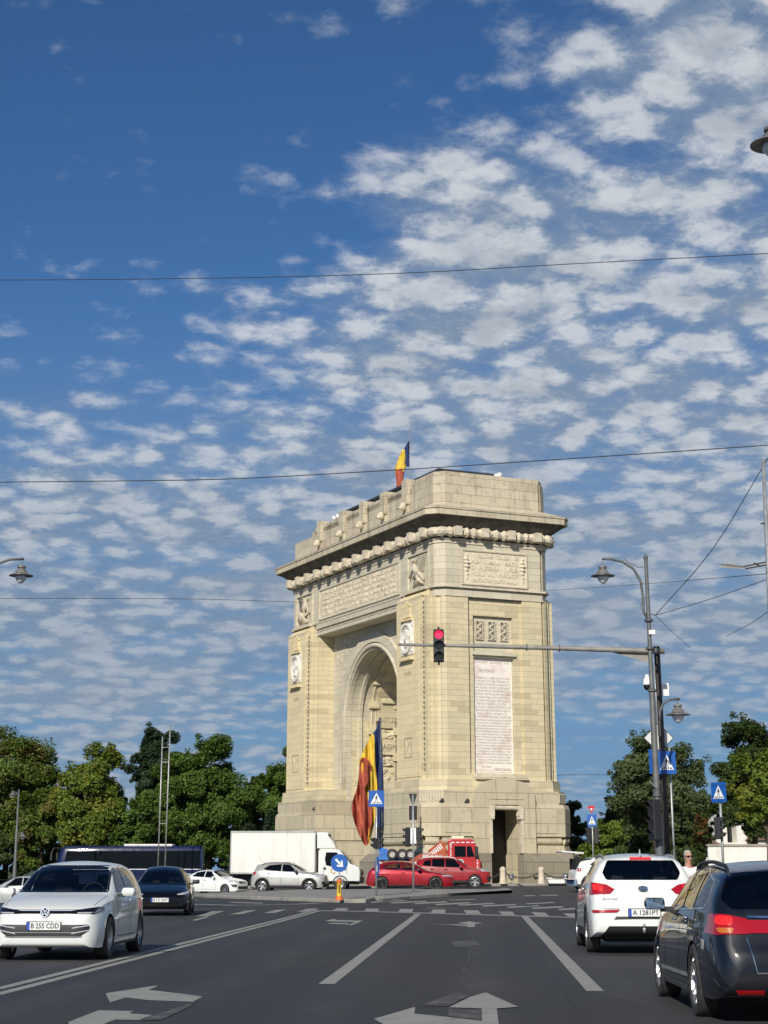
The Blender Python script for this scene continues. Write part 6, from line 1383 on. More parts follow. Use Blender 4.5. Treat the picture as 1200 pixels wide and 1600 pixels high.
VIT = dict(L=L, W=1.775, r=.335, ra=.37, wx=(.84, 3.34), wheel=W_suv, paint='red_paint', step=.07, tum=.34,
    top=[(0, .62), (.01, .74), (.05, .88), (.14, .94), (.4, .99), (.9, 1.05), (1.1, 1.08), (1.5, 1.32), (1.85, 1.52), (2.3, 1.59), (3.0, 1.59), (3.6, 1.55), (3.82, 1.50), (3.95, 1.26), (4.03, 1.04), (4.11, .9), (4.15, .7), (4.17, .55)],
    belt=[(0, .57), (.1, .80), (.4, .90), (1.0, .97), (2.4, 1.02), (3.6, 1.06), (3.95, 1.02), (4.1, .8), (4.17, .52)], sill=[(0, .45), (.03, .33), (.12, .28), (.4, .26), (3.7, .27), (4.05, .31), (4.15, .38), (4.17, .46)], plan=PLAN(L), mirror=(1.08, 1.55), handles=[(2.35, .96), (3.1, .98)], seams=seam_set(1.42, 2.44, 3.15, .38, 1.0),
    glass=[('windscreen', 'end', (1,), [(-.67, 1.12), (.67, 1.12), (.56, 1.52), (-.56, 1.52)], (.95, 2.3)), ('rear_window', 'end', (-1,), [(-.5, 1.2), (.5, 1.2), (.48, 1.45), (-.48, 1.45)], (3.4, 4.1)),
           ('side_window', 'side', (1, -1), [(1.52, 1.05), (2.38, 1.07), (2.38, 1.49), (1.92, 1.46)], None), ('side_window', 'side', (1, -1), [(2.44, 1.07), (3.1, 1.10), (3.1, 1.47), (2.44, 1.49)], None), ('side_window', 'side', (1, -1), [(3.16, 1.10), (3.6, 1.16), (3.5, 1.38), (3.16, 1.45)], None)],
    deco=[('headlamp', 'lamp_clear', 'end', (1,), [[(.46, .92), (.85, .97), (.84, .86), (.5, .82)]], .007, (0, .7), 'mirror'), ('headlamp', 'lamp_clear', 'side', (1, -1), [[(.12, .92), (.42, .955), (.34, .86), (.14, .83)]], .007),
          ('grille', 'blackgloss', 'end', (1,), [[(-.46, .90), (.46, .90), (.46, .74), (-.46, .74)]], .006, (0, .5)), ('bumper_cladding', 'black', 'end', (1,), [[(-.8, .58), (.8, .58), (.75, .3), (-.75, .3)]], .006, (0, .6)),
          ('sill_trim', 'black', 'side', (1, -1), [[(1.22, .26), (2.97, .26), (2.97, .40), (1.22, .40)]], .006)])
vt = car('suv_car', VIT, (0, 0, 0), 0, 'red SUV with white roof rails just beyond the crimson hatchback', 'car'); by_wheel(vt, VIT, 742, 1380, 94.6, 0, R_(-3))
roofrails(vt, VIT, 1.75, 3.7, .60, 'white_paint', .07)
# ---- pale silver car at the far left, dark car behind the SUV
L = 4.40; S2 = dict(LOG); S2['paint'] = 'pale_silver_paint'; S2['step'] = .12; S2['wheel'] = W_small
fl = car('saloon_car', S2, (0, 0, 0), 0, 'pale silver saloon at the far left edge under the trees', 'car'); q = P(32, 1370, 92); fl.location = (q.x, 92, -.5); fl.rotation_euler = (0, 0, R_(182))
S3 = dict(SAN); S3['step'] = .12; S3['paint'] = 'white_car_paint'
vn = car('hatchback_car', S3, (0, 0, 0), 0, 'white car with its tailgate raised beside the right foot of the arch', 'car'); q = P(958, 1350, 84); vn.location = (q.x, 84, T(q.x, 84)); vn.rotation_euler = (0, 0, R_(8))
m = MB(); box_round(m, -2.75, -1.65, -.62, .62, 1.58, 1.66, .03, Matrix.Rotation(R_(4), 4, 'Y')); m.build('tailgate', 'white_car_paint', vn); m = MB(); m.box(-1.95, -1.2, -.6, .6, .75, 1.5); m.build('boot_opening', 'under', vn)
for w in WHEELS:
    for ch in list(w.children): bpy.data.objects.remove(ch)
    bpy.data.objects.remove(w)
# ---- white box truck
def wheel_at(root, x, y, z, r, wd, mat='tyre', rimmat='rim'):
    sy = 1 if y > 0 else -1; m = MB(); rx = Matrix.Rotation(R_(-90 * sy), 4, 'X'); k = r * .56
    m.lathe([(k, -wd / 2), (r * .94, -wd / 2), (r, -wd * .32), (r, wd * .32), (r * .94, wd / 2), (k, wd / 2)], 26, (x, y, z), rx, False); w = m.build('wheel', mat, root, True, 40)
    m = MB(); m.lathe([(k * 1.02, -wd * .4), (k * 1.02, wd * .42), (k * .92, wd * .44), (k * .8, wd * .18), (k * .35, wd * .10), (k * .30, wd * .32), (.01, wd * .34)], 22, (x, y, z), rx)
    for i in range(6): a = i * math.pi / 3; m.lathe([(.001, -.01), (.022, 0), (.001, .02)], 6, (x + k * .58 * math.cos(a), y + sy * wd * .16, z + k * .58 * math.sin(a)), rx)
    m.build('rim', rimmat, w, True, 40); return w
tr = empty('box_truck', (0, 0, 0), 0, 'white refrigerated box truck parked in front of the arch', 'truck')
M['box_white'] = noisy('white_truck_body', (.72, .71, .66), (.60, .59, .54), 1.2, .5, detail=8, stretch=(1, 1, .5), lo=.45, hi=.8)
m = MB(); box_round(m, -3.9, 1.0, -1.08, 1.08, .95, 3.28, .04); m.build('cargo_box', 'box_white', tr)
m = MB(); 
for z0, z1 in ((.93, 1.02), (3.20, 3.30)):
    m.box(-3.92, 1.02, -1.10, -1.06, z0, z1); m.box(-3.92, 1.02, 1.06, 1.10, z0, z1)
for x in (-3.92, .96): m.box(x, x + .06, -1.10, -1.06, .95, 3.3); m.box(x, x + .06, 1.06, 1.1, .95, 3.3)
m.build('box_edge_trim', 'galv', tr)
m = MB()
for k in range(1, 6):
    x = -3.9 + k * .815
    for sy in (-1, 1): m.box(x, x + .014, sy * 1.083 - .003, sy * 1.083 + .003, 1.02, 3.2)
m.build('panel_seam', noisy('seam_grey', (.38, .37, .34), (.5, .49, .46), 3, .6), tr)
m = MB(); m.box(-3.85, -3.75, -1.0, 1.0, .45, .60); m.box(-3.9, 2.9, -.42, -.30, .60, .92); m.box(-3.9, 2.9, .30, .42, .60, .92)
for sy in (-1, 1):
    for a, b in ((-1.4, .6),): m.box(a, b, sy * 1.0 - .02, sy * 1.0 + .02, .45, .85)
m.build('chassis_frame', 'black', tr)
cabp = [(1.18, .55), (1.18, 2.20), (1.35, 2.30), (2.15, 2.28), (2.35, 2.20), (2.95, 1.48), (3.25, 1.38), (3.45, 1.28), (3.52, 1.10), (3.52, .55)]
bm = bmesh.new(); n = len(cabp); rows = []
for y, k in ((-1.0, .0), (-.98, .05), (-.93, .09), (0, .11), (.93, .09), (.98, .05), (1.0, 0)):
    row = []
    for x, z in cabp:
        ty = y * (1 - .10 * max(0, (z - 1.2)) / 1.1); cx_ = x + (k if x > 2.3 and z < 2.25 else 0) * (1 - (abs(y)) * .3); row.append(bm.verts.new((cx_, ty, z + (.03 if (z > 2.1 and abs(y) < .95) else 0))))
    rows.append(row)
for a, b in zip(rows, rows[1:]):
    for i in range(n): j = (i + 1) % n; bm.faces.new((a[i], a[j], b[j], b[i]))
bm.faces.new(rows[0][::-1]); bm.faces.new(rows[-1]); bmesh.ops.recalc_face_normals(bm, faces=bm.faces); cb = bobj('cab', bm, 'white_car_paint', tr)
def yat(z): return 1.0 * (1 - .10 * max(0, (z - 1.2)) / 1.1)
for sy in (-1, 1):
    m = MB(); pts = [(1.62, 1.42), (1.55, 1.75), (1.62, 2.12), (2.22, 2.12), (2.72, 1.52), (2.60, 1.36), (1.95, 1.34)]; m.add([(x, sy * (yat(z) + .008), z) for x, z in pts], [tuple(range(7))]); m.build('side_window', 'glass_dark', tr)
    m = MB(); m.box(1.46, 1.475, sy * 1.003 - .004, sy * 1.003 + .004, .6, 1.35); m.box(2.80, 2.815, sy * 1.003 - .004, sy * 1.003 + .004, .9, 1.35); m.build('door_seam', 'under', tr)
    m = MB(); box_round(m, 1.50, 1.62, sy * 1.01 - .02, sy * 1.01 + .02, 1.18, 1.30, .02); m.build('door_handle', 'black', tr)
    m = MB(); m.box(2.62, 2.70, sy * 1.0, sy * 1.22, 1.42, 1.47); box_round(m, 2.55, 2.72, sy * 1.22 - .09, sy * 1.22 + .09, 1.30, 1.72, .04); m.build('wing_mirror', 'black', tr)
    m = MB(); m.add([(3.40, sy * .62, 1.10), (3.40, sy * .96, 1.10), (3.25, sy * 1.0, 1.28), (3.42, sy * .66, 1.26)], [(0, 1, 2, 3)]); box_round(m, 3.28, 3.56, sy * .82 - .15, sy * .82 + .15, 1.06, 1.27, .05); m.build('headlamp', 'lamp_clear', tr)
    wheel_at(tr, 2.45, sy * .88, .37, .37, .24); wheel_at(tr, -2.35, sy * .90, .37, .37, .26)
m = MB(); m.add([(2.335 + .10, -.80, 2.17), (2.335 + .10, .80, 2.17), (3.0 + .07, .86, 1.50), (3.0 + .07, -.86, 1.50)], [(0, 1, 2, 3)]); m.v = [(x + .02, y, z + .045) for x, y, z in m.v]; m.build('windscreen', 'glass_dark', tr)
m = MB(); box_round(m, 3.3, 3.68, -.98, .98, .42, .80, .08); m.box(3.5, 3.66, -.62, .62, .86, 1.08); m.build('bumper', 'black', tr)
m = MB(); m.box(3.52, 3.67, -.5, .5, 1.10, 1.18); m.build('grille', 'blackgloss', tr)
m = MB()
for x in (2.45, -2.35):
    for sy in (-1, 1):
        pts = [(x + .46 * math.cos(a), .40 + .46 * math.sin(a)) for a in np.linspace(0, math.pi, 14)]; p2 = [(x + .40 * math.cos(a), .40 + .40 * math.sin(a)) for a in np.linspace(0, math.pi, 14)]
        m.add([(a, sy * 1.03, b) for a, b in pts] + [(a, sy * 1.03, b) for a, b in p2] + [(a, sy * .7, b) for a, b in pts], [(i, i + 1, 15 + i, 14 + i) for i in range(13)] + [(i, i + 1, 29 + i, 28 + i) for i in range(13)])
m.build('wheel_arch', 'black', tr)
m = MB(); m.box(1.4, 3.4, -.8, .8, .35, .60); m.build('underbody', 'under', tr)
m = MB(); dp = [(1.08, 2.35), (1.08, 3.10), (1.30, 3.12), (1.75, 3.0), (2.05, 2.62), (2.15, 2.36)]
m.add([(x, -.85, z) for x, z in dp] + [(x, .85, z) for x, z in dp], [tuple(range(6)), tuple(range(11, 5, -1))] + [(i, (i + 1) % 6, 6 + (i + 1) % 6, 6 + i) for i in range(6)]); m.build('wind_deflector', 'white_car_paint', tr)
m = MB(); box_round(m, 1.0, 1.72, -.72, .72, 2.72, 3.22, .07); ru = m.build('cooling_unit', 'white_car_paint', tr)
m = MB()
for sy in (-1, 1): m.box(1.60, 1.745, sy * .36 - .28, sy * .36 + .28, 2.84, 3.12)
m.build('fan_grille', 'black', ru)
m = MB(); fr = frame((2.05, -1.012, 1.12), (1, 0, 0), (0, 0, 1)); pts = [fr @ Vector((.14 * math.cos(a), .14 * math.sin(a), 0)) for a in np.linspace(.8, 5.6, 16)]; m.tube(pts, .028, 6); m.build('door_logo', principled('orange_logo', (.75, .38, .10), .6), tr)
text_obj('door_logo_text', 'frigo', .14, principled('grey_logo', (.45, .45, .45), .6), frame((2.46, -1.012, 1.10), (1, 0, 0), (0, 0, 1)), tr, .003)
q = P(563, 1380, 103); tr.location = (q.x - 3.55 * .99, 103.4, T(q.x - 3.5, 103)); tr.rotation_euler = (0, 0, R_(-4))
# ---- red recovery truck
tw = empty('tow_truck', (0, 0, 0), 0, 'red recovery truck with striped crane carrying a blue trailer frame', 'truck')
m = MB(); cp = [(1.55, .95), (1.55, 2.78), (1.75, 2.86), (2.95, 2.86), (3.15, 2.75), (3.42, 1.75), (3.50, 1.5), (3.52, .62), (2.2, .62), (2.0, .95)]
m.add([(x, -1.15, z) for x, z in cp] + [(x, 1.15, z) for x, z in cp], [tuple(range(10)), tuple(range(19, 9, -1))] + [(i, (i + 1) % 10, 10 + (i + 1) % 10, 10 + i) for i in range(10)]); c_ = m.build('cab', 'truck_red', tw)
bv = c_.modifiers.new('b', 'BEVEL'); bv.width = .06; bv.segments = 3; bv.limit_method = 'ANGLE'
for sy in (-1, 1):
    m = MB(); m.add([(x, sy * 1.157, z) for x, z in ((1.95, 1.78), (1.95, 2.42), (2.62, 2.42), (2.62, 1.78))], [(0, 1, 2, 3)]); m.add([(x, sy * 1.157, z) for x, z in ((2.68, 1.78), (2.68, 2.42), (2.95, 2.42), (3.12, 1.85), (3.10, 1.78))], [(0, 1, 2, 3, 4)]); m.build('side_window', 'glass_dark', tw)
    m = MB(); m.box(3.16, 3.24, sy * 1.10 - .02, sy * 1.30 + .02, 2.30, 2.36); box_round(m, 3.14, 3.36, sy * 1.30 - .10, sy * 1.30 + .10, 1.75, 2.40, .05); m.build('wing_mirror', 'black', tw)
    m = MB(); m.box(1.86, 1.875, sy * 1.152, sy * 1.158, 1.0, 2.6); m.box(3.05, 3.065, sy * 1.152, sy * 1.158, 1.0, 1.75); m.build('door_seam', 'under', tw)
    m = MB()
    for k in range(5): m.box(1.75 + k * .30, 1.95 + k * .30, sy * 1.152, sy * 1.160, 2.62, 2.68)
    for k in range(14): m.box(-2.6 + k * .30, -2.42 + k * .30, sy * 1.152, sy * 1.160, 1.40, 1.46)
    for k in range(6): m.box(3.28, 3.34, sy * 1.152, sy * 1.160, .9 + k * .22, 1.04 + k * .22)
    m.build('reflective_tape', 'sign_white', tw)
    wheel_at(tw, 2.45, sy * 1.0, .45, .45, .28); wheel_at(tw, -.7, sy * 1.0, .45, .45, .5); wheel_at(tw, -1.75, sy * 1.0, .45, .45, .5)
m = MB(); m.add([(3.20, -1.0, 2.68), (3.20, 1.0, 2.68), (3.43, 1.02, 1.80), (3.43, -1.02, 1.80)], [(0, 1, 2, 3)]); m.build('windscreen', 'glass_dark', tw)
m = MB(); m.box(3.45, 3.60, -1.15, 1.15, .45, .95); m.box(3.48, 3.56, -.8, .8, 1.05, 1.5); m.build('bumper', 'black', tw)
m = MB(); box_round(m, 1.75, 2.55, -.7, .7, 2.86, 3.02, .05); m.build('roof_beacon', principled('beacon_cream', (.80, .74, .55), .4), tw)
M['tow_orange'] = noisy('orange_red_steel', (.42, .09, .03), (.30, .05, .02), 3, .5)
m = MB(); m.box(-2.75, 1.5, -1.15, 1.15, 1.12, 1.50); m.box(-.15, 1.5, -1.14, 1.14, 1.50, 1.96); m.box(-2.6, 1.5, -.5, .5, .6, 1.12); m.build('flatbed', 'tow_orange', tw)
m = MB(); m.add([(-.85, y, 1.50) for y in (-1.12, 1.12)] + [(-.15, y, 1.50) for y in (-1.12, 1.12)] + [(-.15, y, 1.96) for y in (-1.12, 1.12)], [(0, 2, 4), (1, 5, 3), (0, 4, 5, 1), (2, 3, 5, 4)]); m.build('loading_ramp', 'tow_orange', tw)
m = MB(); m.tube([(.42, -.6, 2.02), (1.18, -.6, 2.60)], .16, 4); m.tube([(1.15, -.6, 2.62), (1.48, -.6, 1.95)], .12, 4); m.box(1.05, 1.2, -.8, -.4, 2.45, 2.76); m.box(1.36, 1.46, -.8, -.4, 2.40, 2.72); m.tube([(1.15, .6, 2.55), (1.45, .6, 1.95)], .12, 4); cr_ = m.build('crane_arm', 'tow_orange', tw)
m = MB(); pp = [(.35, 1.92), (1.45, 1.92), (1.45, 2.3), (1.2, 2.66), (1.02, 2.55)]; m.add([(x, y, z) for y in (-.82, -.74) for x, z in pp], [(0, 1, 2, 3, 4), (9, 8, 7, 6, 5)] + [(i, (i + 1) % 5, 5 + (i + 1) % 5, 5 + i) for i in range(5)]); m.build('crane_bracket', 'tow_orange', cr_)
m = MB()
for k in range(7):
    t = k / 6.5; x = .40 + .68 * t; z = 1.98 + .60 * t; m.add([(x, -.83, z + .02), (x + .055, -.83, z + .06), (x + .22, -.83, z - .24 + .12 * (1 - t)), (x + .16, -.83, z - .28 + .12 * (1 - t))], [(0, 1, 2, 3)])
m.build('warning_stripe', 'sign_white', cr_)
frt = frame((.62, -1.158, 1.83), (1, 0, 0), (0, 0, 1)); text_obj('company_text', '0722-26.26.11', .20, 'sign_white', frt, tw, .004, width=1.15, bold=.006); text_obj('company_text', '0722-26.26.11', .20, 'sign_white', frt @ Matrix.Translation((0, -.21, 0)), tw, .004, width=1.15, bold=.006)
for k, ch in enumerate('0722262'): text_obj('cab_text', ch, .20, 'sign_white', frame((1.72, -1.160, 2.52 - k * .20), (1, 0, 0), (0, 0, 1)), tw, .003, bold=.008)
m = MB(); m.add([(2.3 + .17 * math.cos(a), -1.160, 1.48 + .17 * math.sin(a)) for a in np.linspace(0, 2 * math.pi, 21)[:-1]], [tuple(range(20))]); m.build('door_logo', 'sign_white', tw)
m = MB(); m.add([(2.3 + .13 * math.cos(a), -1.164, 1.48 + .13 * math.sin(a)) for a in np.linspace(0, 2 * math.pi, 21)[:-1]], [tuple(range(20))]); m.build('door_logo_centre', 'truck_red', tw)
q = P(757, 1380, 102.5); tw.location = (q.x - 3.55, 102.5, T(q.x - 3, 102)); tw.rotation_euler = (0, 0, R_(-2)); tw.scale = (.95, .95, .915)
# trailer frame on the flatbed
tl = empty('trailer_frame', (0, 0, 0), 0, 'blue trailer chassis with black tyres lying on the red recovery truck', 'trailer')
M['blue_steel'] = noisy('blue_painted_steel', (.02, .12, .42), (.03, .17, .5), 3, .5)
m = MB(); m.tube([(-2.1, 0, .14), (0, 0, .12)], .10, 6); m.tube([(-2.1, 0, .72), (-.9, 0, .30)], .14, 6); m.box(-2.05, -1.4, -.4, .4, .1, .62); m.tube([(-1.0, 0, .3), (.35, 0, .10)], .09, 6); m.build('drawbar', 'blue_steel', tl)
for x in (-1.30, -.72, -.25): wheel_at(tl, x, -.5, .40, .30, .22, 'tyre', 'seat_pale'); wheel_at(tl, x, .5, .40, .30, .22, 'tyre', 'seat_pale')
tl.location = tw.matrix_basis @ Vector((-.45, 0, 1.51)); tl.rotation_euler = tw.rotation_euler
# ---- blue coach
bus = empty('coach_bus', (0, 0, 0), 0, 'dark navy blue coach with a thin white line parked under the trees', 'bus')
m = MB(); pr_ = [(-1.25, .35), (-1.27, 1.2), (-1.26, 1.5), (-1.22, 3.2), (-1.10, 3.42), (-.8, 3.50), (.8, 3.50), (1.10, 3.42), (1.22, 3.2), (1.26, 1.5), (1.27, 1.2), (1.25, .35)]
rings = []
for x, k, dz in ((-6.0, .93, -.10), (-5.95, .98, -.03), (-5.7, 1, 0), (5.2, 1, 0), (5.7, .99, -.05), (5.95, .95, -.22), (6.02, .90, -.4)):
    rings.append([Vector((x + (.0 if z < 1.5 or x < 0 else -(z - 1.5) * .16 * (x > 5.5)), y * k, z + (dz if z > 3 else 0))) for y, z in pr_])
m.rings(rings); m.build('body', 'bus_blue', bus, True, 40)
for sy in (-1, 1):
    m = MB(); m.add([(x, sy * 1.262 + (-sy * .02 if z > 2 else sy * .012), z) for x, z in ((-5.8, 1.72), (5.35, 1.72), (5.1, 3.08), (-5.8, 3.08))], [(0, 1, 2, 3)]); m.build('window_band', 'glass_dark', bus)
    m = MB(); m.box(-5.9, 5.2, sy * 1.272 - .01, sy * 1.272 + .01, 1.62, 1.67); m.build('white_stripe', 'sign_white', bus)
    wheel_at(bus, 3.4, sy * 1.10, .5, .5, .3); wheel_at(bus, -2.9, sy * 1.10, .5, .5, .3)
    m = MB(); m.tube([(5.5, sy * .95, 3.3), (6.2, sy * 1.15, 3.3), (6.35, sy * 1.3, 2.9)], .04, 6); box_round(m, 6.25, 6.42, sy * 1.3 - .12, sy * 1.3 + .12, 2.3, 2.95, .05); m.build('wing_mirror', 'black', bus)
m = MB(); m.add([(5.99, -.98, 2.95), (5.99, .98, 2.95), (6.06, 1.02, 1.35), (6.06, -1.02, 1.35)], [(0, 1, 2, 3)]); m.v = [(x - (z - 1.5) * .11, y, z) for x, y, z in m.v]; m.build('windscreen', 'glass_dark', bus)
m = MB(); box_round(m, -3.5, .5, -.9, .9, 3.48, 3.62, .05); m.build('roof_unit', 'white_paint', bus)
text_obj('coach_logo', 'S', .55, 'sign_white', frame((-4.0, 1.285, 1.32), (-1, 0, 0), (0, 0, 1)), bus, .004, bold=.01); text_obj('coach_logo', 'transtour', .24, 'sign_white', frame((-4.85, 1.285, 1.28), (-1, 0, 0), (0, 0, 1)), bus, .004)
q = P(203, 1380, 147); bus.location = (q.x, 147, T(q.x, 147)); bus.rotation_euler = (0, 0, R_(180))
# ================================================================ STREET FURNITURE, SIGNS, FLAGS, PEOPLE, FAR BUILDINGS
def foot(px, Y, dz=0.0):
    p = P(px, 1380, Y); return Vector((p.x, Y, T(p.x, Y) + dz))
def rel(o, p): return Vector(p) - Vector(o.location)
LAMPP = [(.012, .44), (.022, .31), (.05, .295), (.125, .29), (.13, .235), (.10, .225), (.10, .20), (.155, .15), (.19, .075), (.30, .03), (.36, .008), (.362, -.006), (.20, .0), (.19, -.012)]
LAMPG = [(.185, -.012), (.165, -.09), (.12, -.16), (.05, -.225), (.005, -.24)]
def lamp_head(root, c, k=1.0, n=24):
    m = MB(); m.lathe([(r * k, z * k) for r, z in LAMPP], n, c); h = m.build('lamp_shade', 'lamp_shade', root, True, 40)
    m = MB(); m.lathe([(r * k, z * k) for r, z in LAMPG], n, c); m.build('lamp_glass', 'lamp_glass', h, True); return h
def lamp_post(name, base, top, rad, arms, label, group=None, rings_=()):
    """post from base to top; arms: list of (point list, lamp centre, scale)"""
    root = empty(name, base, 0, label, 'street lamp', group); b = Vector((0, 0, 0)); t = rel(root, top); m = MB()
    m.tube([b, b.lerp(t, .28), b.lerp(t, .285), b.lerp(t, .62), b.lerp(t, .625), t], [rad * 1.25, rad * 1.15, rad * 1.0, rad * .9, rad * .68, rad * .55], 14)
    m.lathe([(.001, 0), (rad * .75, 0), (rad * .75, .06), (.02, .12), (.001, .13)], 12, t); m.build('post', 'pole_grey', root, True, 40)
    for q in rings_:
        p = b.lerp(t, q); m = MB(); m.lathe([(rad * 1.0, -.05), (rad * 1.3, -.03), (rad * 1.3, .03), (rad * 1.0, .05)], 14, p); m.build('collar', 'pole_grey', root, True, 40)
    for pts, c, k in arms:
        m = MB(); m.tube([rel(root, p) for p in pts], [.045 * k] + [.038 * k] * (len(pts) - 1), 8); m.build('arm', 'pole_grey', root, True); lamp_head(root, rel(root, c), k)
    return root
Yl = 50.5
tp = P(1009, 873, Yl); lo = P(1030.6, 1330, Yl); kk = (tp.z - 0) / (tp.z - lo.z); base = tp + (lo - tp) * kk
PL = lambda pts, Y: [P(x, y, Y) for x, y in pts]
lp = lamp_post('street_lamp', tuple(base), tp, .098, [(PL([(1013, 968), (1006, 957), (1004.5, 932), (1001, 908), (990, 889), (973, 878), (955, 873.5), (941, 873.5)], Yl), P(942, 900, Yl), 1.0),
     (PL([(1031, 1125), (1031, 1112), (1036, 1100), (1046, 1093), (1062, 1092)], Yl), P(1059.5, 1117, Yl), 1.0)], 'tall grey street lamp with one high arm and one low arm beside the mast', 'street lamps with bell shades', (.33, .62, .74, .82))
m = MB()
for pts in ([(1006, 913), (1000, 908), (995, 902)], [(1006, 886), (996, 886), (984, 880), (975, 873)], [(1004, 958), (1010, 958)], [(1005, 934), (1010, 934)], [(1004, 941), (1000, 950), (1005, 955)]): m.tube([rel(lp, p) for p in PL(pts, Yl)], .014, 5)
m.build('scroll_bracket', 'pole_grey', lp)
lt = lamp_post('street_lamp', tuple(foot(-44, Yl)), P(-58, 860, Yl), .13, [(PL([(-52, 950), (-50, 915), (-35, 895), (-15, 884), (0, 879.5), (16, 874), (37, 873.5)], Yl), P(33, 899.5, Yl), 1.0)], 'street lamp head on a curved arm entering at the left edge', 'street lamps with bell shades')
Yr = 25.5
lamp_post('street_lamp', tuple(foot(1322, Yr)), P(1330, 150, Yr), .12, [(PL([(1320, 330), (1314, 260), (1290, 215), (1250, 182), (1207, 178)], Yr), P(1208, 226, Yr), 1.03)], 'close street lamp head seen from below at the upper right edge', 'street lamps with bell shades')
Yf = 128
lamp_post('street_lamp', tuple(foot(22, Yf)), P(29.5, 1236, Yf), .11, [(PL([(28, 1246), (26, 1238), (20, 1237)], Yf), P(20, 1242, Yf), .9), (PL([(26, 1308), (29, 1302), (35, 1301)], Yf), P(35, 1307, Yf), .9)], 'distant thin street lamp with two heads in front of the left trees', 'street lamps with bell shades')
# LED street light at the right edge
Ye = 42.0
rt = empty('led_street_light', tuple(foot(1216, Ye)), 0, 'flat headed modern street light on a pale mast at the right edge', 'street lamp')
m = MB(); m.tube([rel(rt, foot(1222, Ye)), rel(rt, P(1192.5, 719, Ye))], [.11, .045], 12); m.lathe([(.001, -.03), (.05, 0), (.001, .05)], 8, rel(rt, P(1192.5, 718, Ye))); m.build('post', 'galv', rt, True)
m = MB()
for a, b in (((1152, 887), (1206, 876.5)), ((1165, 888.5), (1206, 881))): m.tube([rel(rt, P(*a, Ye)), rel(rt, P(*b, Ye))], .02, 6)
m.tube([rel(rt, P(1178, 879.5, Ye)), rel(rt, P(1186, 884, Ye))], .02, 5); m.build('arm', 'pole_dark', rt)
m = MB(); q = [(1122, 886), (1128, 881), (1136, 880), (1152, 882), (1165, 885.5), (1167, 887.5), (1160, 889), (1136, 887.5)]
m.add([rel(rt, P(x, y, Ye - .14)) for x, y in q] + [rel(rt, P(x, y, Ye + .14)) for x, y in q], [tuple(range(8)), tuple(range(15, 7, -1))] + [(i, (i + 1) % 8, 8 + (i + 1) % 8, 8 + i) for i in range(8)]); m.build('lamp_head', noisy('grey_beige_housing', (.30, .29, .26), (.22, .21, .19), 4, .5), rt)
m = MB(); m.tube([rel(rt, P(1188, 818.5, Ye)), rel(rt, P(1199, 817, Ye))], [.01, .045], 6); m.build('insulator', 'black', rt)
# ---- traffic signals
def signal_box(root, c, w, h, d, face, lit=0, nm='signal_head', lens_n=3, visor=True, yaw=0):
    """housing with lenses and visors; c = centre (root space); yaw 0 looks towards -y"""
    mt = Matrix.Translation(c) @ Matrix.Rotation(yaw, 4, 'Z'); m = MB(); box_round(m, -w / 2, w / 2, -d / 2, d / 2, -h / 2, h / 2, .03, mt); hd_ = m.build(nm, 'black', root)
    for i in range(lens_n):
        z = h / 2 - h * (i + .5) / lens_n; r = min(w, h / lens_n) * .40
        ring = [mt @ Vector((r * math.cos(a), -d / 2 - .012, z + r * math.sin(a))) for a in np.linspace(0, 2 * math.pi, 19)[:-1]]
        m = MB(); m.add(ring, [tuple(range(18))]); m.build('lens', 'signal_red' if lit == i + 1 else 'signal_off', hd_)
        if visor:
            m = MB(); aa = np.linspace(-.25, math.pi + .25, 14); r2 = r * 1.13
            for rr_ in (r2, r2 * .94): pass
            o1 = [mt @ Vector((r2 * math.cos(a), -d / 2, z + r2 * math.sin(a))) for a in aa]; o2 = [mt @ Vector((r2 * math.cos(a), -d / 2 - .16 * (0.45 + .55 * max(0, math.sin(a))), z + r2 * math.sin(a) - .01)) for a in aa]
            m.add(o1 + o2, [(k, k + 1, 15 + k, 14 + k) for k in range(13)]); m.build('visor', 'black', hd_)
    return hd_
Ym = 52.6
mb_ = foot(1046, Ym); mt_ = empty('signal_mast', tuple(mb_), 0, 'dark brown mast with a long grey arm that carries a red traffic light', 'traffic light')
a, b = rel(mt_, mb_), rel(mt_, P(1026, 1010, Ym)); m = MB(); m.tube([a, a.lerp(b, .5), b], [.10, .095, .09], 12); m.build('mast', 'pole_dark', mt_, True)
m = MB(); m.tube([rel(mt_, P(1038, 1017.5, Ym - .15)), rel(mt_, P(1000, 1016.5, Ym - .15)), rel(mt_, P(860, 1012.5, Ym - .15)), rel(mt_, P(740, 1009.5, Ym - .15)), rel(mt_, P(622, 1007, Ym - .15))], [.085, .085, .068, .056, .042], 12); m.build('mast_arm', 'arm_grey', mt_, True)
m = MB()
for px, py in ((874, 1013), (823, 1011.5)): m.lathe([(.09, -.02), (.09, .02)], 12, rel(mt_, P(px, py, Ym - .15)), Matrix.Rotation(R_(90), 4, 'Y')); m.tube([rel(mt_, P(px, py - 6, Ym - .15)), rel(mt_, P(px, py + 6, Ym - .15))], .012, 5)
m.build('clamp', 'pole_grey', mt_)
m = MB(); q = [(956, 1019), (1020, 1021.5), (1018, 1037)]; m.add([rel(mt_, P(x, y, Ym - .10)) for x, y in q] + [rel(mt_, P(x, y, Ym - .07)) for x, y in q], [(0, 1, 2), (5, 4, 3), (0, 3, 4, 1), (1, 4, 5, 2), (2, 5, 3, 0)]); m.build('gusset_plate', 'arm_grey', mt_)
c = rel(mt_, P(685.5, 1009, Ym - .25)); signal_box(mt_, c, .32, .98, .22, 0, 1)
m = MB(); m.tube([c + Vector((0, .04, -.58)), c + Vector((0, .04, .58))], .03, 8); m.build('signal_bracket', 'black', mt_)
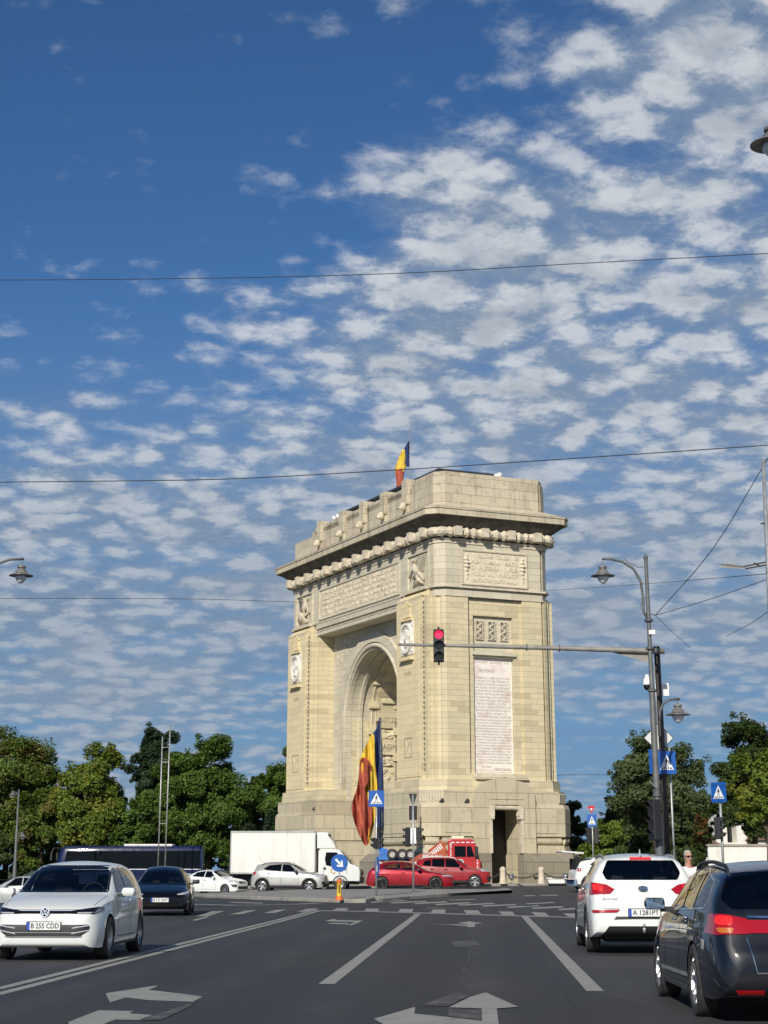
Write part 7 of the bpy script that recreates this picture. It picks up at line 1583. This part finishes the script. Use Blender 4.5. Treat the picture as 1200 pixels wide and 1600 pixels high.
# sign posts, boxes and camera on the mast
m = MB()
for x0, x1 in ((1035, 1041), (1048.5, 1055)): m.tube([rel(mt_, P(x0 - 3, 1165, Ym + .12)), rel(mt_, foot(x1, Ym + .12))], .035, 8)
m.tube([rel(mt_, P(1022, 1040, Ym - .12)), rel(mt_, P(1029, 1150, Ym - .12))], .02, 6); m.build('conduit', 'galv', mt_, True)
m = MB(); m.box(-.12, .12, -.05, .05, -.19, .19, mat=Matrix.Translation(rel(mt_, P(1038.5, 1077.5, Ym)))); m.build('control_box', 'white_paint', mt_)
cc = empty('surveillance_camera', tuple(P(1011, 1060, Ym - .35)), 0, 'white dome security camera hanging beside the dark mast', 'camera')
m = MB(); m.lathe([(.001, .12), (.05, .11), (.06, .04), (.10, -.02), (.13, -.12), (.13, -.19), (.001, -.19)], 16, (0, 0, 0)); m.tube([(0, 0, .05), (.16, .1, .06)], .03, 6); m.build('housing', 'white_paint', cc, True, 40)
m = MB(); m.lathe([(.12, -.19), (.115, -.27), (.07, -.34), (.001, -.36)], 16, (0, 0, 0)); m.build('dome', 'blackgloss', cc, True)
sb = MB(); sb.box(-.09, .09, -.05, .05, -.06, .06); o = sb.build('sensor_box', 'white_paint'); o.location = P(1018.5, 988, Yl - .1); tag(o, 'tiny white sensor box high on the tall grey lamp post', 'box')
def tri_figure(root, fr, w, h):
    """blue panel, white triangle, walking figure on stripes"""
    m = MB(); m.box(-w / 2, w / 2, -h / 2, h / 2, -.012, .012, mat=fr); pn = m.build('sign_panel', 'sign_blue', root)
    def fl(pts, z, mat, nm):
        k = MB()
        for p in pts: k.add([fr @ Vector((x * w, y * h, z)) for x, y in p], [tuple(range(len(p)))])
        k.build(nm, mat, pn)
    fl([[(-.38, -.32), (.38, -.32), (0, .36)]], .016, 'sign_white', 'white_triangle')
    hd_ = [(.0 + .035 * math.cos(a), .17 + .035 * math.sin(a)) for a in np.linspace(0, 6.283, 11)[:-1]]
    fl([hd_, [(-.035, .13), (.04, .13), (.03, -.03), (-.035, -.03)], [(-.035, -.02), (.0, -.03), (-.07, -.22), (-.11, -.22)], [(.0, -.02), (.035, -.02), (.11, -.21), (.07, -.22)], [(-.035, .12), (-.02, .07), (-.10, -.02), (-.115, .01)], [(.04, .12), (.02, .08), (.10, .0), (.115, .03)]] +
       [[(x, -.215), (x + .05, -.215), (x + .05 + x * .28, -.29), (x - .012 + x * .28, -.29)] for x in (-.22, -.135, -.045, .045, .13, .20)], .020, 'sign_black', 'walking_figure')
    return pn
def post(root, a, b, r=.03, mat='galv', nm='post'):
    m = MB(); m.tube([a, b], r, 10); return m.build(nm, mat, root, True)
# crossing sign on the island
Y1 = 74.0
s1 = empty('pedestrian_crossing_sign', tuple(foot(588, Y1, .13)), 0, 'blue crossing sign in front of the big flag', 'road sign'); Z = rel(s1, P(588, 1236, Y1)).z
post(s1, (0, 0, -.1), (0, 0, Z), .045); tri_figure(s1, frame((0, -.07, rel(s1, P(588, 1248, Y1)).z), (1, 0, 0), (0, 0, 1)), .66, .66)
s1b = empty('keep_right_sign', tuple(foot(588, Y1, .13)), 0, 'round blue arrow sign turned almost edge on, low on the pole of the crossing sign', 'road sign')
fr = frame((.03, -.06, rel(s1b, P(590, 1355, Y1)).z), (.22, -.97, 0), (0, 0, 1)); 
def disc_sign(root, fr, r, arrow):
    m = MB(); n = 28; m.add([fr @ Vector((r * math.cos(a), r * math.sin(a), z)) for z in (-.012, .012) for a in [2 * math.pi * k / n for k in range(n)]], [tuple(range(n - 1, -1, -1)), tuple(range(n, 2 * n))] + [(k, (k + 1) % n, n + (k + 1) % n, n + k) for k in range(n)]); pn = m.build('sign_panel', 'sign_blue', root)
    m = MB(); R2d = Matrix.Rotation(arrow, 4, 'Z'); 
    for q in ([(-.62, -.12), (.15, -.12), (.15, .12), (-.62, .12)], [(.12, -.42), (.62, 0), (.12, .42)], [(.12, -.42), (-.08, -.42), (.25, 0), (.4, .05)][:0] or [(.10, .42), (-.08, .42), (.20, .0)], [(.10, -.42), (.20, 0), (-.08, -.42)]):
        m.add([fr @ (R2d @ Vector((x * r, y * r, .016)) ) for x, y in q], [tuple(range(len(q)))])
    m.build('white_arrow', 'sign_white', pn); return pn
disc_sign(s1b, fr, .44, R_(-45))
s1c = empty('pedestrian_signal', tuple(foot(588, Y1, .13)), 0, 'black pedestrian lights on the pole below the crossing sign', 'traffic light')
for i, (px, py, yw) in enumerate(((591.5, 1300, 2.2), (592, 1318, 1.2), (587, 1318, -1.2))): signal_box(s1c, rel(s1c, P(px, py, Y1)), .20, .42, .16, 0, 0, 'signal_head', 2, True, yw)
# keep right disc on a yellow bollard
Y2 = 69.5
s2 = empty('keep_right_bollard', tuple(foot(530, Y2, .12)), 0, 'round blue arrow sign on a yellow and orange bollard at the island tip', 'road sign')
fr = frame((0, -.05, rel(s2, P(530, 1348.5, Y2)).z), (1, 0, 0), (0, 0, 1)); disc_sign(s2, fr, .335, R_(-45))
M['bollard_yellow'] = noisy('bollard_yellow', (.75, .50, .02), (.60, .38, .02), 4, .5); M['bollard_orange'] = principled('bollard_orange', (.62, .13, .02), .5)
post(s2, (0, 0, .65), (0, 0, 1.0), .03)
m = MB(); m.lathe([(.10, .12), (.09, .18), (.085, .60), (.09, .62)], 14); m.build('bollard_body', 'bollard_yellow', s2, True, 40)
m = MB(); m.lathe([(.16, -.02), (.15, .06), (.11, .13)], 14); m.build('bollard_foot', 'bollard_orange', s2, True, 40); m = MB(); m.lathe([(.10, .61), (.11, .66), (.09, .73), (.03, .76)], 14); m.build('bollard_cap', 'bollard_orange', s2, True, 40)
m = MB(); m.box(-.022, .022, -.105, -.08, .25, .55); m.build('dark_mark', 'black', s2)
# pole with the backs of a yield sign and lights
Y3 = 82.0
s3 = empty('signal_pole', tuple(foot(646, Y3, .1)), 0, 'grey pole with backs of a yield sign and traffic lights near the crimson car', 'traffic light'); zz = lambda y: rel(s3, P(646, y, Y3)).z
post(s3, (0, 0, -.1), (0, 0, zz(1242)), .05)
m = MB(); m.add([(x, y, z) for y in (-.06, -.05) for x, z in ((-.20, zz(1240)), (.20, zz(1240)), (0, zz(1262)))], [(0, 1, 2), (5, 4, 3), (0, 3, 4, 1), (1, 4, 5, 2), (2, 5, 3, 0)]); m.v = [(x, y + .12, z) for x, y, z in m.v]; m.build('yield_sign_back', 'sign_black', s3)
m = MB(); m.box(-.19, .19, .05, .12, zz(1281), zz(1259)); m.build('lane_sign_back', 'sign_black', s3)
signal_box(s3, Vector((-.25, .05, zz(1308))), .22, .86, .22, 0, 0, 'signal_head', 3, True, R_(-75)); signal_box(s3, Vector((.25, .05, zz(1303))), .22, .60, .22, 0, 0, 'signal_head', 2, True, R_(75))
m = MB(); m.box(-.14, .14, -.02, .02, zz(1318), zz(1294)); m.build('back_plate', 'sign_white', s3)
# signs on the signal mast
sg = empty('pedestrian_crossing_sign', tuple(foot(1043, Ym - .2)), 0, 'large blue crossing sign on the dark brown mast', 'road sign')
tri_figure(sg, frame(rel(sg, P(1041.5, 1191.5, Ym - .28)), (1, .05, 0), (0, 0, 1)), .56, .66)
m = MB(); m.box(-.22, .22, -.01, .01, -.36, .36, mat=Matrix.Translation(rel(sg, P(1025, 1190, Ym + .05))) @ Matrix.Rotation(.25, 4, 'Z')); m.build('second_panel', 'sign_blue', sg)
dm = empty('priority_road_sign', tuple(foot(1031, Ym)), 0, 'pale diamond shaped sign with a dark edge behind the lamp post and mast', 'road sign')
for r_, y_, mat_, nm in ((.46, .30, 'sign_black', 'sign_edge'), (.43, .285, 'sign_back', 'sign_panel')):
    m = MB(); c = rel(dm, P(1031.5, 1152, Ym)); m.add([c + Vector((x * r_, y_ + d, z * r_)) for d in (0, .012) for x, z in ((-1, 0), (0, -1), (1, 0), (0, 1))], [(0, 1, 2, 3), (7, 6, 5, 4)] + [(i, (i + 1) % 4, 4 + (i + 1) % 4, 4 + i) for i in range(4)]); m.build(nm, mat_, dm)
sl = empty('traffic_light', tuple(foot(1030, Yl - .2)), 0, 'unlit black traffic light in profile low on the tall grey lamp post', 'traffic light')
signal_box(sl, rel(sl, P(1023, 1281, Yl - .25)), .30, 1.12, .26, 0, 0, 'signal_head', 3, True, R_(-62))
m = MB(); m.tube([rel(sl, P(1016, 1222, Yl - .2)), rel(sl, P(1026, 1232, Yl - .1))], .025, 6); m.build('bracket', 'galv', sl)
# crossing sign on the right
Y5 = 60.0
s5 = empty('pedestrian_crossing_sign', tuple(foot(1131, Y5)), 0, 'blue crossing sign on a thin pole in front of the church', 'road sign')
post(s5, (0, 0, 0), rel(s5, P(1124, 1225, Y5)), .045, 'galv'); tri_figure(s5, frame(rel(s5, P(1123, 1238, Y5 - .07)), (.66, -.75, 0), (0, 0, 1)), .62, .66)
s5b = empty('traffic_light', tuple(foot(1128, Y5 - .1)), 0, 'small dark traffic light under the crossing sign by the church', 'traffic light'); signal_box(s5b, rel(s5b, P(1122.5, 1294, Y5 - .1)), .26, .72, .22, 0, 0, 'signal_head', 3, True, R_(60))
Y6 = 93.0
s6 = empty('pedestrian_crossing_sign', tuple(foot(928, Y6)), 0, 'small distant blue crossing sign right of the arch', 'road sign')
post(s6, (0, 0, 0), rel(s6, P(924.5, 1258, Y6)), .04); tri_figure(s6, frame(rel(s6, P(925, 1282, Y6 - .06)), (1, -.25, 0), (0, 0, 1)), .50, .62)
s6b = empty('yield_sign', tuple(foot(928, Y6)), 0, 'small red triangular yield sign above the distant crossing sign', 'road sign'); c = rel(s6b, P(924, 1265, Y6 - .05))
for r_, d, mat_, nm in ((.21, 0, 'sign_red', 'sign_panel'), (.07, -.012, 'sign_white', 'white_field')):
    m = MB(); m.add([c + Vector((x * r_, d + k, z * r_)) for k in (0, .01) for x, z in ((-1, .87), (1, .87), (0, -.87))], [(0, 2, 1), (3, 4, 5), (0, 1, 4, 3), (1, 2, 5, 4), (2, 0, 3, 5)]); m.build(nm, mat_, s6b)
s6c = empty('traffic_light', tuple(foot(927, Y6 - .1)), 0, 'pair of dark traffic lights on the pole of the distant crossing sign', 'traffic light')
for px, yw in ((920.5, -80), (931.5, 80)): signal_box(s6c, rel(s6c, P(px, 1306, Y6 - .05)), .26, .82, .22, 0, 0, 'signal_head', 3, True, R_(yw))
# ---- overhead wires
def wire(pts, Ya, Yb, r, label, sag=0):
    m = MB(); n = 30; cv = []
    xs_ = [p[0] for p in pts]; f = pchip(sorted(pts)) if xs_[0] != xs_[-1] else None
    for i in range(n + 1):
        t = i / n; x = xs_[0] + (xs_[-1] - xs_[0]) * t; cv.append(P(x, f(x), Ya + (Yb - Ya) * t))
    o = cv[0]; m.tube([p - o for p in cv], r, 5); w_ = m.build('overhead_wire', 'wire', None, True); w_.location = o; tag(w_, label, 'wire', 'overhead wires above the road')
wire([(-60, 437.5), (0, 437.5), (370, 434), (600, 428), (900, 412), (1200, 396), (1260, 392.5)], 34, 30, .0085, 'upper long wire crossing the blue sky from edge to edge')
wire([(-60, 754.5), (0, 753.5), (300, 750), (600, 735.5), (900, 716), (1200, 695.5), (1260, 691)], 42, 38, .012, 'lower long wire passing just above the roof of the arch')
wire([(1024, 961.5), (1111.6, 860), (1200, 716), (1222, 680)], 53, 44, .012, 'steep wire running from the wire junction up to the right edge')
wire([(1024, 961.5), (1110, 936), (1200, 905)], 53, 46, .010, 'wire fanning gently from the junction to the right edge')
wire([(1011, 958), (1024, 961.5)], 53, 53, .012, 'short wire between the tall lamp post and the junction')
wire([(1024, 961.5), (1048, 985), (1078, 1012)], 53, 90, .010, 'wire dropping from the junction towards the trees')
wire([(1135, 994), (1170, 976), (1212, 947)], 70, 48, .010, 'lowest wire fragment at the right edge')
wire([(770, 929), (860, 922.5), (1000, 913), (1200, 896.5)], 150, 50, .012, 'faint wire running behind the arch cornice to the pale mast')
wire([(-20, 935), (150, 935), (300, 936), (470, 941)], 120, 132, .018, 'faint wire ending behind the left end of the arch')
wire([(860, 1211), (960, 1210.5)], 135, 135, .016, 'faint low wire right of the arch')
# ---- twin masts on the left
Yt = 139
tm = empty('twin_flag_mast', tuple(foot(253, Yt)), 0, 'pair of tall pale steel masts joined by rungs above the coach', 'mast'); RP = lambda x, y: rel(tm, P(x, y, Yt))
m = MB(); m.tube([RP(246.2, 1372), RP(254, 1151)], .055, 8); m.build('mast', 'galv', tm, True); m = MB(); m.tube([RP(257.2, 1372), RP(266, 1133)], .055, 8); m.build('mast', 'galv', tm, True)
for y, r_ in ((1168, .03), (1187, .06), (1191, .035), (1287, .03)):
    m = MB(); x = 246 + (1372 - y) * .0355; m.tube([RP(x, y), RP(x + 11.5, y)], r_, 6); m.build('rung', 'galv' if r_ < .06 else 'pole_dark', tm)
# ---- flags
def cloth(name, rows, Y, mat, root, amp=.25, off=0.0, nx_=18, ph=0, fq=1.0):
    ys_ = [r[0] for r in rows]; fl_ = pchip([(r[0], r[1]) for r in rows]); fr_ = pchip([(r[0], r[2]) for r in rows]); n = 70; vs = []
    for j in range(n + 1):
        y = ys_[0] + (ys_[-1] - ys_[0]) * j / n; a, b = fl_(y), fr_(y)
        for i in range(nx_ + 1):
            t = i / nx_; x = a + (b - a) * t; d = amp * (math.sin(x * .42 * fq + ph + y * .03) + .5 * math.sin(x * .9 * fq - y * .05 + ph * 2) + (.10) * math.sin(x * 1.9 + y * .09 + ph) + .05 * math.sin(x * .7 - y * .31)) * min(1, j / 6) + off
            vs.append(rel(root, P(x, y, Y + d)))
    m = MB(); m.add(vs, [(j * (nx_ + 1) + i, j * (nx_ + 1) + i + 1, (j + 1) * (nx_ + 1) + i + 1, (j + 1) * (nx_ + 1) + i) for j in range(n) for i in range(nx_)]); return m.build(name, mat, root, True)
Yg = 104.5
bf = empty('tricolour_flag', tuple(foot(597, Yg, .12)), 0, 'huge limp blue yellow and red flag hanging on a tall pole before the archway', 'flag')
m = MB(); m.tube([rel(bf, foot(597, Yg)), rel(bf, P(594.5, 1121, Yg))], [.11, .05], 10); m.build('flagpole', 'pole_grey', bf, True)
cloth('blue_stripe', [(1122, 593, 594.5), (1140, 587, 595.5), (1150, 580.5, 596), (1165, 582, 597.5), (1200, 584.5, 598.5), (1230, 586.5, 599.5), (1260, 586, 600), (1290, 586, 600), (1312, 589, 598)], Yg, 'flag_blue', bf, .22, -.05)
cloth('yellow_stripe', [(1147, 581, 584), (1160, 574, 585.5), (1175, 567, 586), (1190, 561, 586), (1200, 562, 587), (1215, 566, 588.5), (1235, 568, 589.5), (1250, 575, 589), (1265, 580, 588), (1290, 577, 584), (1318, 573.5, 577.5)], Yg, 'flag_yellow', bf, .20, -.35, ph=1)
cloth('red_stripe', [(1184, 565, 572), (1192, 562, 579), (1205, 561, 581), (1220, 559.5, 577), (1232, 557.5, 570), (1245, 553, 573), (1262, 549, 581.5), (1280, 552.5, 581), (1300, 559, 578), (1316, 567, 575.5), (1321, 570, 574)], Yg, 'flag_red', bf, .30, -.75, ph=2, fq=.8)
rf = empty('tricolour_flag', tuple(A(4.0, 10.4, 26.6)), 0, 'small tricolour flag drooping from the pole on the roof of the arch', 'flag'); Yq = rf.location.y; bx_ = P(640.5, 700, Yq).x
m = MB(); m.tube([(bx_ - rf.location.x, 0, 0), (bx_ - rf.location.x, 0, rel(rf, P(640, 672, Yq)).z)], [.045, .03], 8); m.build('flagpole', 'galv', rf, True)
cloth('blue_stripe', [(689, 638.5, 640.5), (696, 634, 640.5), (706, 630, 640.5), (716, 630, 640.5), (726, 633, 640.5), (730, 637, 639)], Yq, 'flag_blue', rf, .12, 0, 8)
cloth('yellow_stripe', [(702, 629, 632), (710, 625, 633), (718, 622, 633.5), (726, 619, 634.5), (731, 617.5, 634), (737, 617, 630), (741, 618, 622)], Yq, 'flag_yellow', rf, .12, -.12, 8, 1)
cloth('red_stripe', [(731, 628, 632), (735, 620, 632), (742, 618, 631), (750, 619, 630), (760, 619.5, 628), (768, 620, 627)], Yq, 'flag_red', rf, .12, -.2, 8, 2)
# ---- stone bollards with chains, ground floodlights
Yb = 106.0; bl = []
for i, px in enumerate((786, 846, 902)):
    Yy = Yb - .5 * i; r0 = empty('stone_bollard', tuple(foot(px, Yy, .12)), 0, ['pale stone bollard just right of the red SUV', 'pale stone bollard in front of the dark right base of the arch', 'pale stone bollard beside the mirror of the white SUV'][i], 'bollard', 'stone bollards around the arch')
    m = MB(); m.lathe([(.24, 0), (.22, .10), (.20, .14), (.17, .72), (.19, .76), (.19, .82), (.15, .92), (.08, .97), (.001, .98)], 18); m.build('shaft', 'stone_trim', r0, True, 40); bl.append(r0.location + Vector((0, 0, .72)))
def chain(a, b, label, sag=.38):
    m = MB(); n = 22; pts = []
    for i in range(n + 1): t = i / n; p = a.lerp(b, t); p.z -= sag * 4 * t * (1 - t); pts.append(p)
    o = pts[0].copy()
    for i in range(n):
        c = (pts[i] + pts[i + 1]) / 2 - o; d = (pts[i + 1] - pts[i]).normalized(); rot = d.to_track_quat('X', 'Z').to_matrix().to_4x4() @ Matrix.Rotation(R_(90) if i % 2 else 0, 4, 'X'); L_ = (pts[i + 1] - pts[i]).length * .68
        ring = [Matrix.Translation(c) @ rot @ Vector((L_ * math.cos(q), .05 * math.sin(q), 0)) for q in np.linspace(0, 2 * math.pi, 9)]; m.tube(ring, .022, 5, False)
    w_ = m.build('chain', 'pole_dark'); w_.location = o; tag(w_, label, 'chain', 'chains between the stone bollards')
chain(bl[0], bl[1], 'dark sagging chain between the left and middle stone bollards'); chain(bl[1], bl[2], 'dark sagging chain between the middle and right stone bollards')
chain(P(742, 1370, 106) + Vector((0, 0, 0)), bl[0], 'dark chain leading from behind the red SUV to the first bollard', .25)
for px, Yy, rz_, lb in ((800, 107, .4, 'small silver ground floodlight left of the middle bollard'), (884, 107, -.3, 'silver ground floodlight on a low box right of the middle bollard'), (892, 107.2, .5, 'silver ground floodlight nearest the right bollard')):
    fl = empty('floodlight', tuple(foot(px, Yy, .13)), rz_, lb, 'floodlight', 'ground floodlights at the arch'); m = MB(); m.lathe([(.05, -.14), (.12, -.10), (.19, .08), (.20, .14)], 14, (0, 0, .34), Matrix.Rotation(R_(-50), 4, 'X')); m.build('lamp_housing', 'rim', fl, True, 40)
    m = MB(); m.box(-.03, .03, -.03, .03, 0, .3); m.box(-.12, .12, -.1, .1, 0, .05); m.build('stand', 'galv', fl)
m = MB(); box_round(m, -.5, .5, -.3, .3, 0, .32, .04); m.box(-.62, .62, -.36, .36, .28, .34); o = m.build('junction_box', 'white_paint'); o.location = foot(869, 107, .13); tag(o, 'low white box on the pavement left of the silver floodlights', 'box')
m = MB()
for i in range(9): m.box(-.04, .04, -.04, .04, 0, .5, mat=Matrix.Translation((i * .5, 0, 0)))
# ---- church tower and white wall on the right
ch = empty('church_tower', tuple(foot(1138, 175)), R_(12), 'white church tower with grey roofs among the trees on the right', 'church')
M['whitewash'] = noisy('white_rendered_wall', (.78, .76, .70), (.68, .66, .60), 1.2, .8, detail=7); M['slate'] = noisy('grey_roof_sheet', (.14, .12, .11), (.20, .17, .15), 2, .6); M['brown_roof'] = noisy('brown_roof_tiles', (.16, .09, .065), (.21, .13, .09), 2, .8)
m = MB()
for a, b, c_, d in ((-1.6, -.5, -1.6, 1.6), (.5, 1.6, -1.6, 1.6)): m.box(a, b, c_, d, 0, 6.6)
m.box(-.5, .5, -1.6, 1.6, 0, 3.4); m.box(-.5, .5, -1.6, 1.6, 6.0, 6.6); m.box(-.5, .5, .8, 1.2, 3.4, 6.0); m.build('tower_wall', 'whitewash', ch)
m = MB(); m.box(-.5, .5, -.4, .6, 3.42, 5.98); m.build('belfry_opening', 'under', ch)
m = MB(); m.box(-2.2, 2.2, -2.2, 2.2, 6.61, 6.85); m.build('cornice', 'whitewash', ch); m = MB(); m.box(-2.3, 2.3, -2.3, 2.3, 6.86, 8.2, top=(2.1, 2.1)); m.build('tower_roof', 'slate', ch)
m = MB(); m.box(1.7, 7.2, -3.5, 4, 0, 3.6); m.box(-6, -1.7, -2.5, 4, 0, 3.2); m.build('nave_wall', 'whitewash', ch); m = MB(); m.box(1.3, 7.6, -3.9, 4.4, 3.62, 5.2, top=(1.6, 2.5)); m.box(-6.3, -1.65, -2.9, 4.4, 3.22, 4.2, top=(1.5, 2)); m.build('nave_roof', 'brown_roof', ch)
m = MB()
for k in range(6): m.box(2.2 + k * .85, 2.5 + k * .85, -3.56, -3.5, 1.8, 2.9)
m.build('window', 'under', ch)
wl = empty('white_wall', tuple(foot(1140, 84)), R_(2), 'long low white boundary wall behind the dark estate car', 'wall')
m = MB(); m.box(-.95, 9, -.12, .12, -.1, 2.05); m.build('wall_panel', 'whitewash', wl); m = MB(); m.box(-1.0, 9, -.18, .18, 2.05, 2.15); m.build('coping', noisy('weathered_coping', (.34, .30, .25), (.25, .22, .19), 2, .9), wl)
# ================================================================ PEDESTRIAN
def skin_mesh(name, nodes, edges, mat, parent, sub=2):
    me = bpy.data.meshes.new(name); me.from_pydata([n[0] for n in nodes], edges, []); o = bpy.data.objects.new(name, me); COL.objects.link(o)
    o.parent = parent; me.materials.append(mat); s = o.modifiers.new('s', 'SKIN'); s.use_smooth_shade = True
    lay = me.skin_vertices[0].data if me.skin_vertices else None
    if lay is None:
        bm = bmesh.new(); bm.from_mesh(me); bm.verts.layers.skin.verify(); bm.to_mesh(me); bm.free(); lay = me.skin_vertices[0].data
    for v, n in zip(lay, nodes): v.radius = n[1] if isinstance(n[1], tuple) else (n[1], n[1])
    lay[0].use_root = True
    ss = o.modifiers.new('b', 'SUBSURF'); ss.levels = ss.render_levels = sub; return o
M['skin'] = noisy('skin', (.50, .27, .18), (.44, .22, .15), 6, .55); M['shirt'] = noisy('white_shirt', (.78, .78, .77), (.70, .70, .70), 4, .85, bump=.5, bscale=14); M['trousers'] = principled('grey_trousers', (.10, .10, .11), .9); M['hair'] = noisy('grey_hair', (.42, .40, .37), (.30, .28, .26), 30, .8)
pd_ = empty('person', (0, 0, 0), 0, 'grey haired man in a white shirt and sunglasses standing with folded arms', 'person')
q = foot(1077.5, 38.0, 0); pd_.location = (q.x, 38.0, q.z); pd_.scale = (1.04, 1.04, .985); pd_.rotation_euler = (0, 0, R_(14))   # faces the road
# body: one continuous surface (x right, y forward = -y, z up), standing with arms folded
B = [((0, 0, .93), (.135, .10)), ((0, .005, 1.06), (.135, .10)), ((0, .0, 1.22), (.15, .11)), ((0, .01, 1.36), (.135, .10)), ((0, .015, 1.43), (.06, .06)), ((0, .0, 1.50), (.055, .06)), ((0, -.01, 1.57), (.072, .09)), ((0, -.005, 1.66), (.075, .095)), ((0, .005, 1.715), (.055, .07)),
     ((.19, .01, 1.37), .055), ((.235, -.02, 1.12), .042), ((.06, -.20, 1.14), .032), ((-.06, -.215, 1.17), .030),
     ((-.19, .01, 1.37), .055), ((-.235, -.02, 1.10), .042), ((-.06, -.16, 1.09), .032), ((.07, -.17, 1.12), .030),
     ((.09, 0, .86), .085), ((.10, -.01, .48), .058), ((.11, .02, .09), .042), ((.115, -.10, .03), .038), ((-.09, 0, .86), .085), ((-.10, -.01, .48), .058), ((-.11, .02, .09), .042), ((-.115, -.10, .03), .038)]
E_ = [(0, 1), (1, 2), (2, 3), (3, 4), (4, 5), (5, 6), (6, 7), (7, 8), (3, 9), (9, 10), (10, 11), (11, 12), (3, 13), (13, 14), (14, 15), (15, 16), (0, 17), (17, 18), (18, 19), (19, 20), (0, 21), (21, 22), (22, 23), (23, 24)]
body = skin_mesh('body', B, E_, M['skin'], pd_)
skin_mesh('shirt', [((0, 0, .90), (.155, .12)), ((0, .005, 1.06), (.155, .118)), ((0, .0, 1.22), (.168, .126)), ((0, .005, 1.35), (.165, .135)), ((0, .012, 1.42), (.105, .10)), ((.19, .01, 1.365), .072), ((.232, -.015, 1.20), .066), ((-.19, .01, 1.365), .072), ((-.232, -.015, 1.19), .066)],
          [(0, 1), (1, 2), (2, 3), (3, 4), (3, 5), (5, 6), (3, 7), (7, 8)], M['shirt'], pd_)
skin_mesh('trousers', [((0, 0, .90), (.15, .115)), ((.09, 0, .82), .098), ((.10, -.01, .48), .075), ((.11, .015, .12), .062), ((-.09, 0, .82), .098), ((-.10, -.01, .48), .075), ((-.11, .015, .12), .062)], [(0, 1), (1, 2), (2, 3), (0, 4), (4, 5), (5, 6)], M['trousers'], pd_)
m = MB(); m.lathe([(.001, .075), (.04, .07), (.068, .045), (.080, .01), (.081, -.03), (.078, -.07), (.055, -.10)], 18, (0, .034, 1.695), Matrix.Diagonal((.95, 1.12, 1, 1))); hr = m.build('hair', 'hair', pd_, True)
m = MB()
for sx in (-1, 1): m.lathe([(.001, -.012), (.030, -.010), (.032, 0), (.001, .004)], 12, (sx * .034, -.098, 1.635), Matrix.Rotation(R_(90), 4, 'X') @ Matrix.Diagonal((1, .75, 1, 1))); m.tube([(sx * .062, -.09, 1.64), (sx * .082, 0, 1.64)], .005, 5)
m.tube([(-.02, -.105, 1.64), (.02, -.105, 1.64)], .005, 5); m.build('sunglasses', 'blackgloss', pd_, True)
m = MB(); m.lathe([(.002, .03), (.012, .01), (.017, -.02), (.003, -.03)], 8, (0, -.105, 1.605), Matrix.Rotation(R_(-12), 4, 'X')); m.tube([(-.022, -.096, 1.565), (0, -.102, 1.562), (.022, -.096, 1.565)], .006, 6)
for sx in (-1, 1): m.lathe([(.001, -.03), (.014, 0), (.001, .03)], 8, (sx * .082, .01, 1.61), Matrix.Diagonal((.5, 1, 1, 1)))
m.build('face_features', 'skin', pd_, True)
def finger_chain(base, d, n, L_, r):
    pts = [Vector(base)]; d = Vector(d).normalized(); 
    for k in range(n): pts.append(pts[-1] + d * L_); d = (d + Vector((0, .35, -.12))).normalized()
    return pts, [r * (1 - .13 * k) for k in range(n + 1)]
for sx, c in ((-1, Vector((-.09, -.225, 1.18))), (1, Vector((.10, -.185, 1.12)))):
    m = MB()
    for k in range(4): p, r_ = finger_chain(c + Vector((0, 0, .028 - .018 * k)), (sx, -.05, .02), 3, (.026, .029, .027, .021)[k], .0088); m.tube(p, r_, 7)
    p, r_ = finger_chain(c + Vector((-sx * .02, -.01, .03)), (sx * .5, -.2, .85), 2, .026, .010); m.tube(p, r_, 7); m.build('finger', 'skin', body, True)
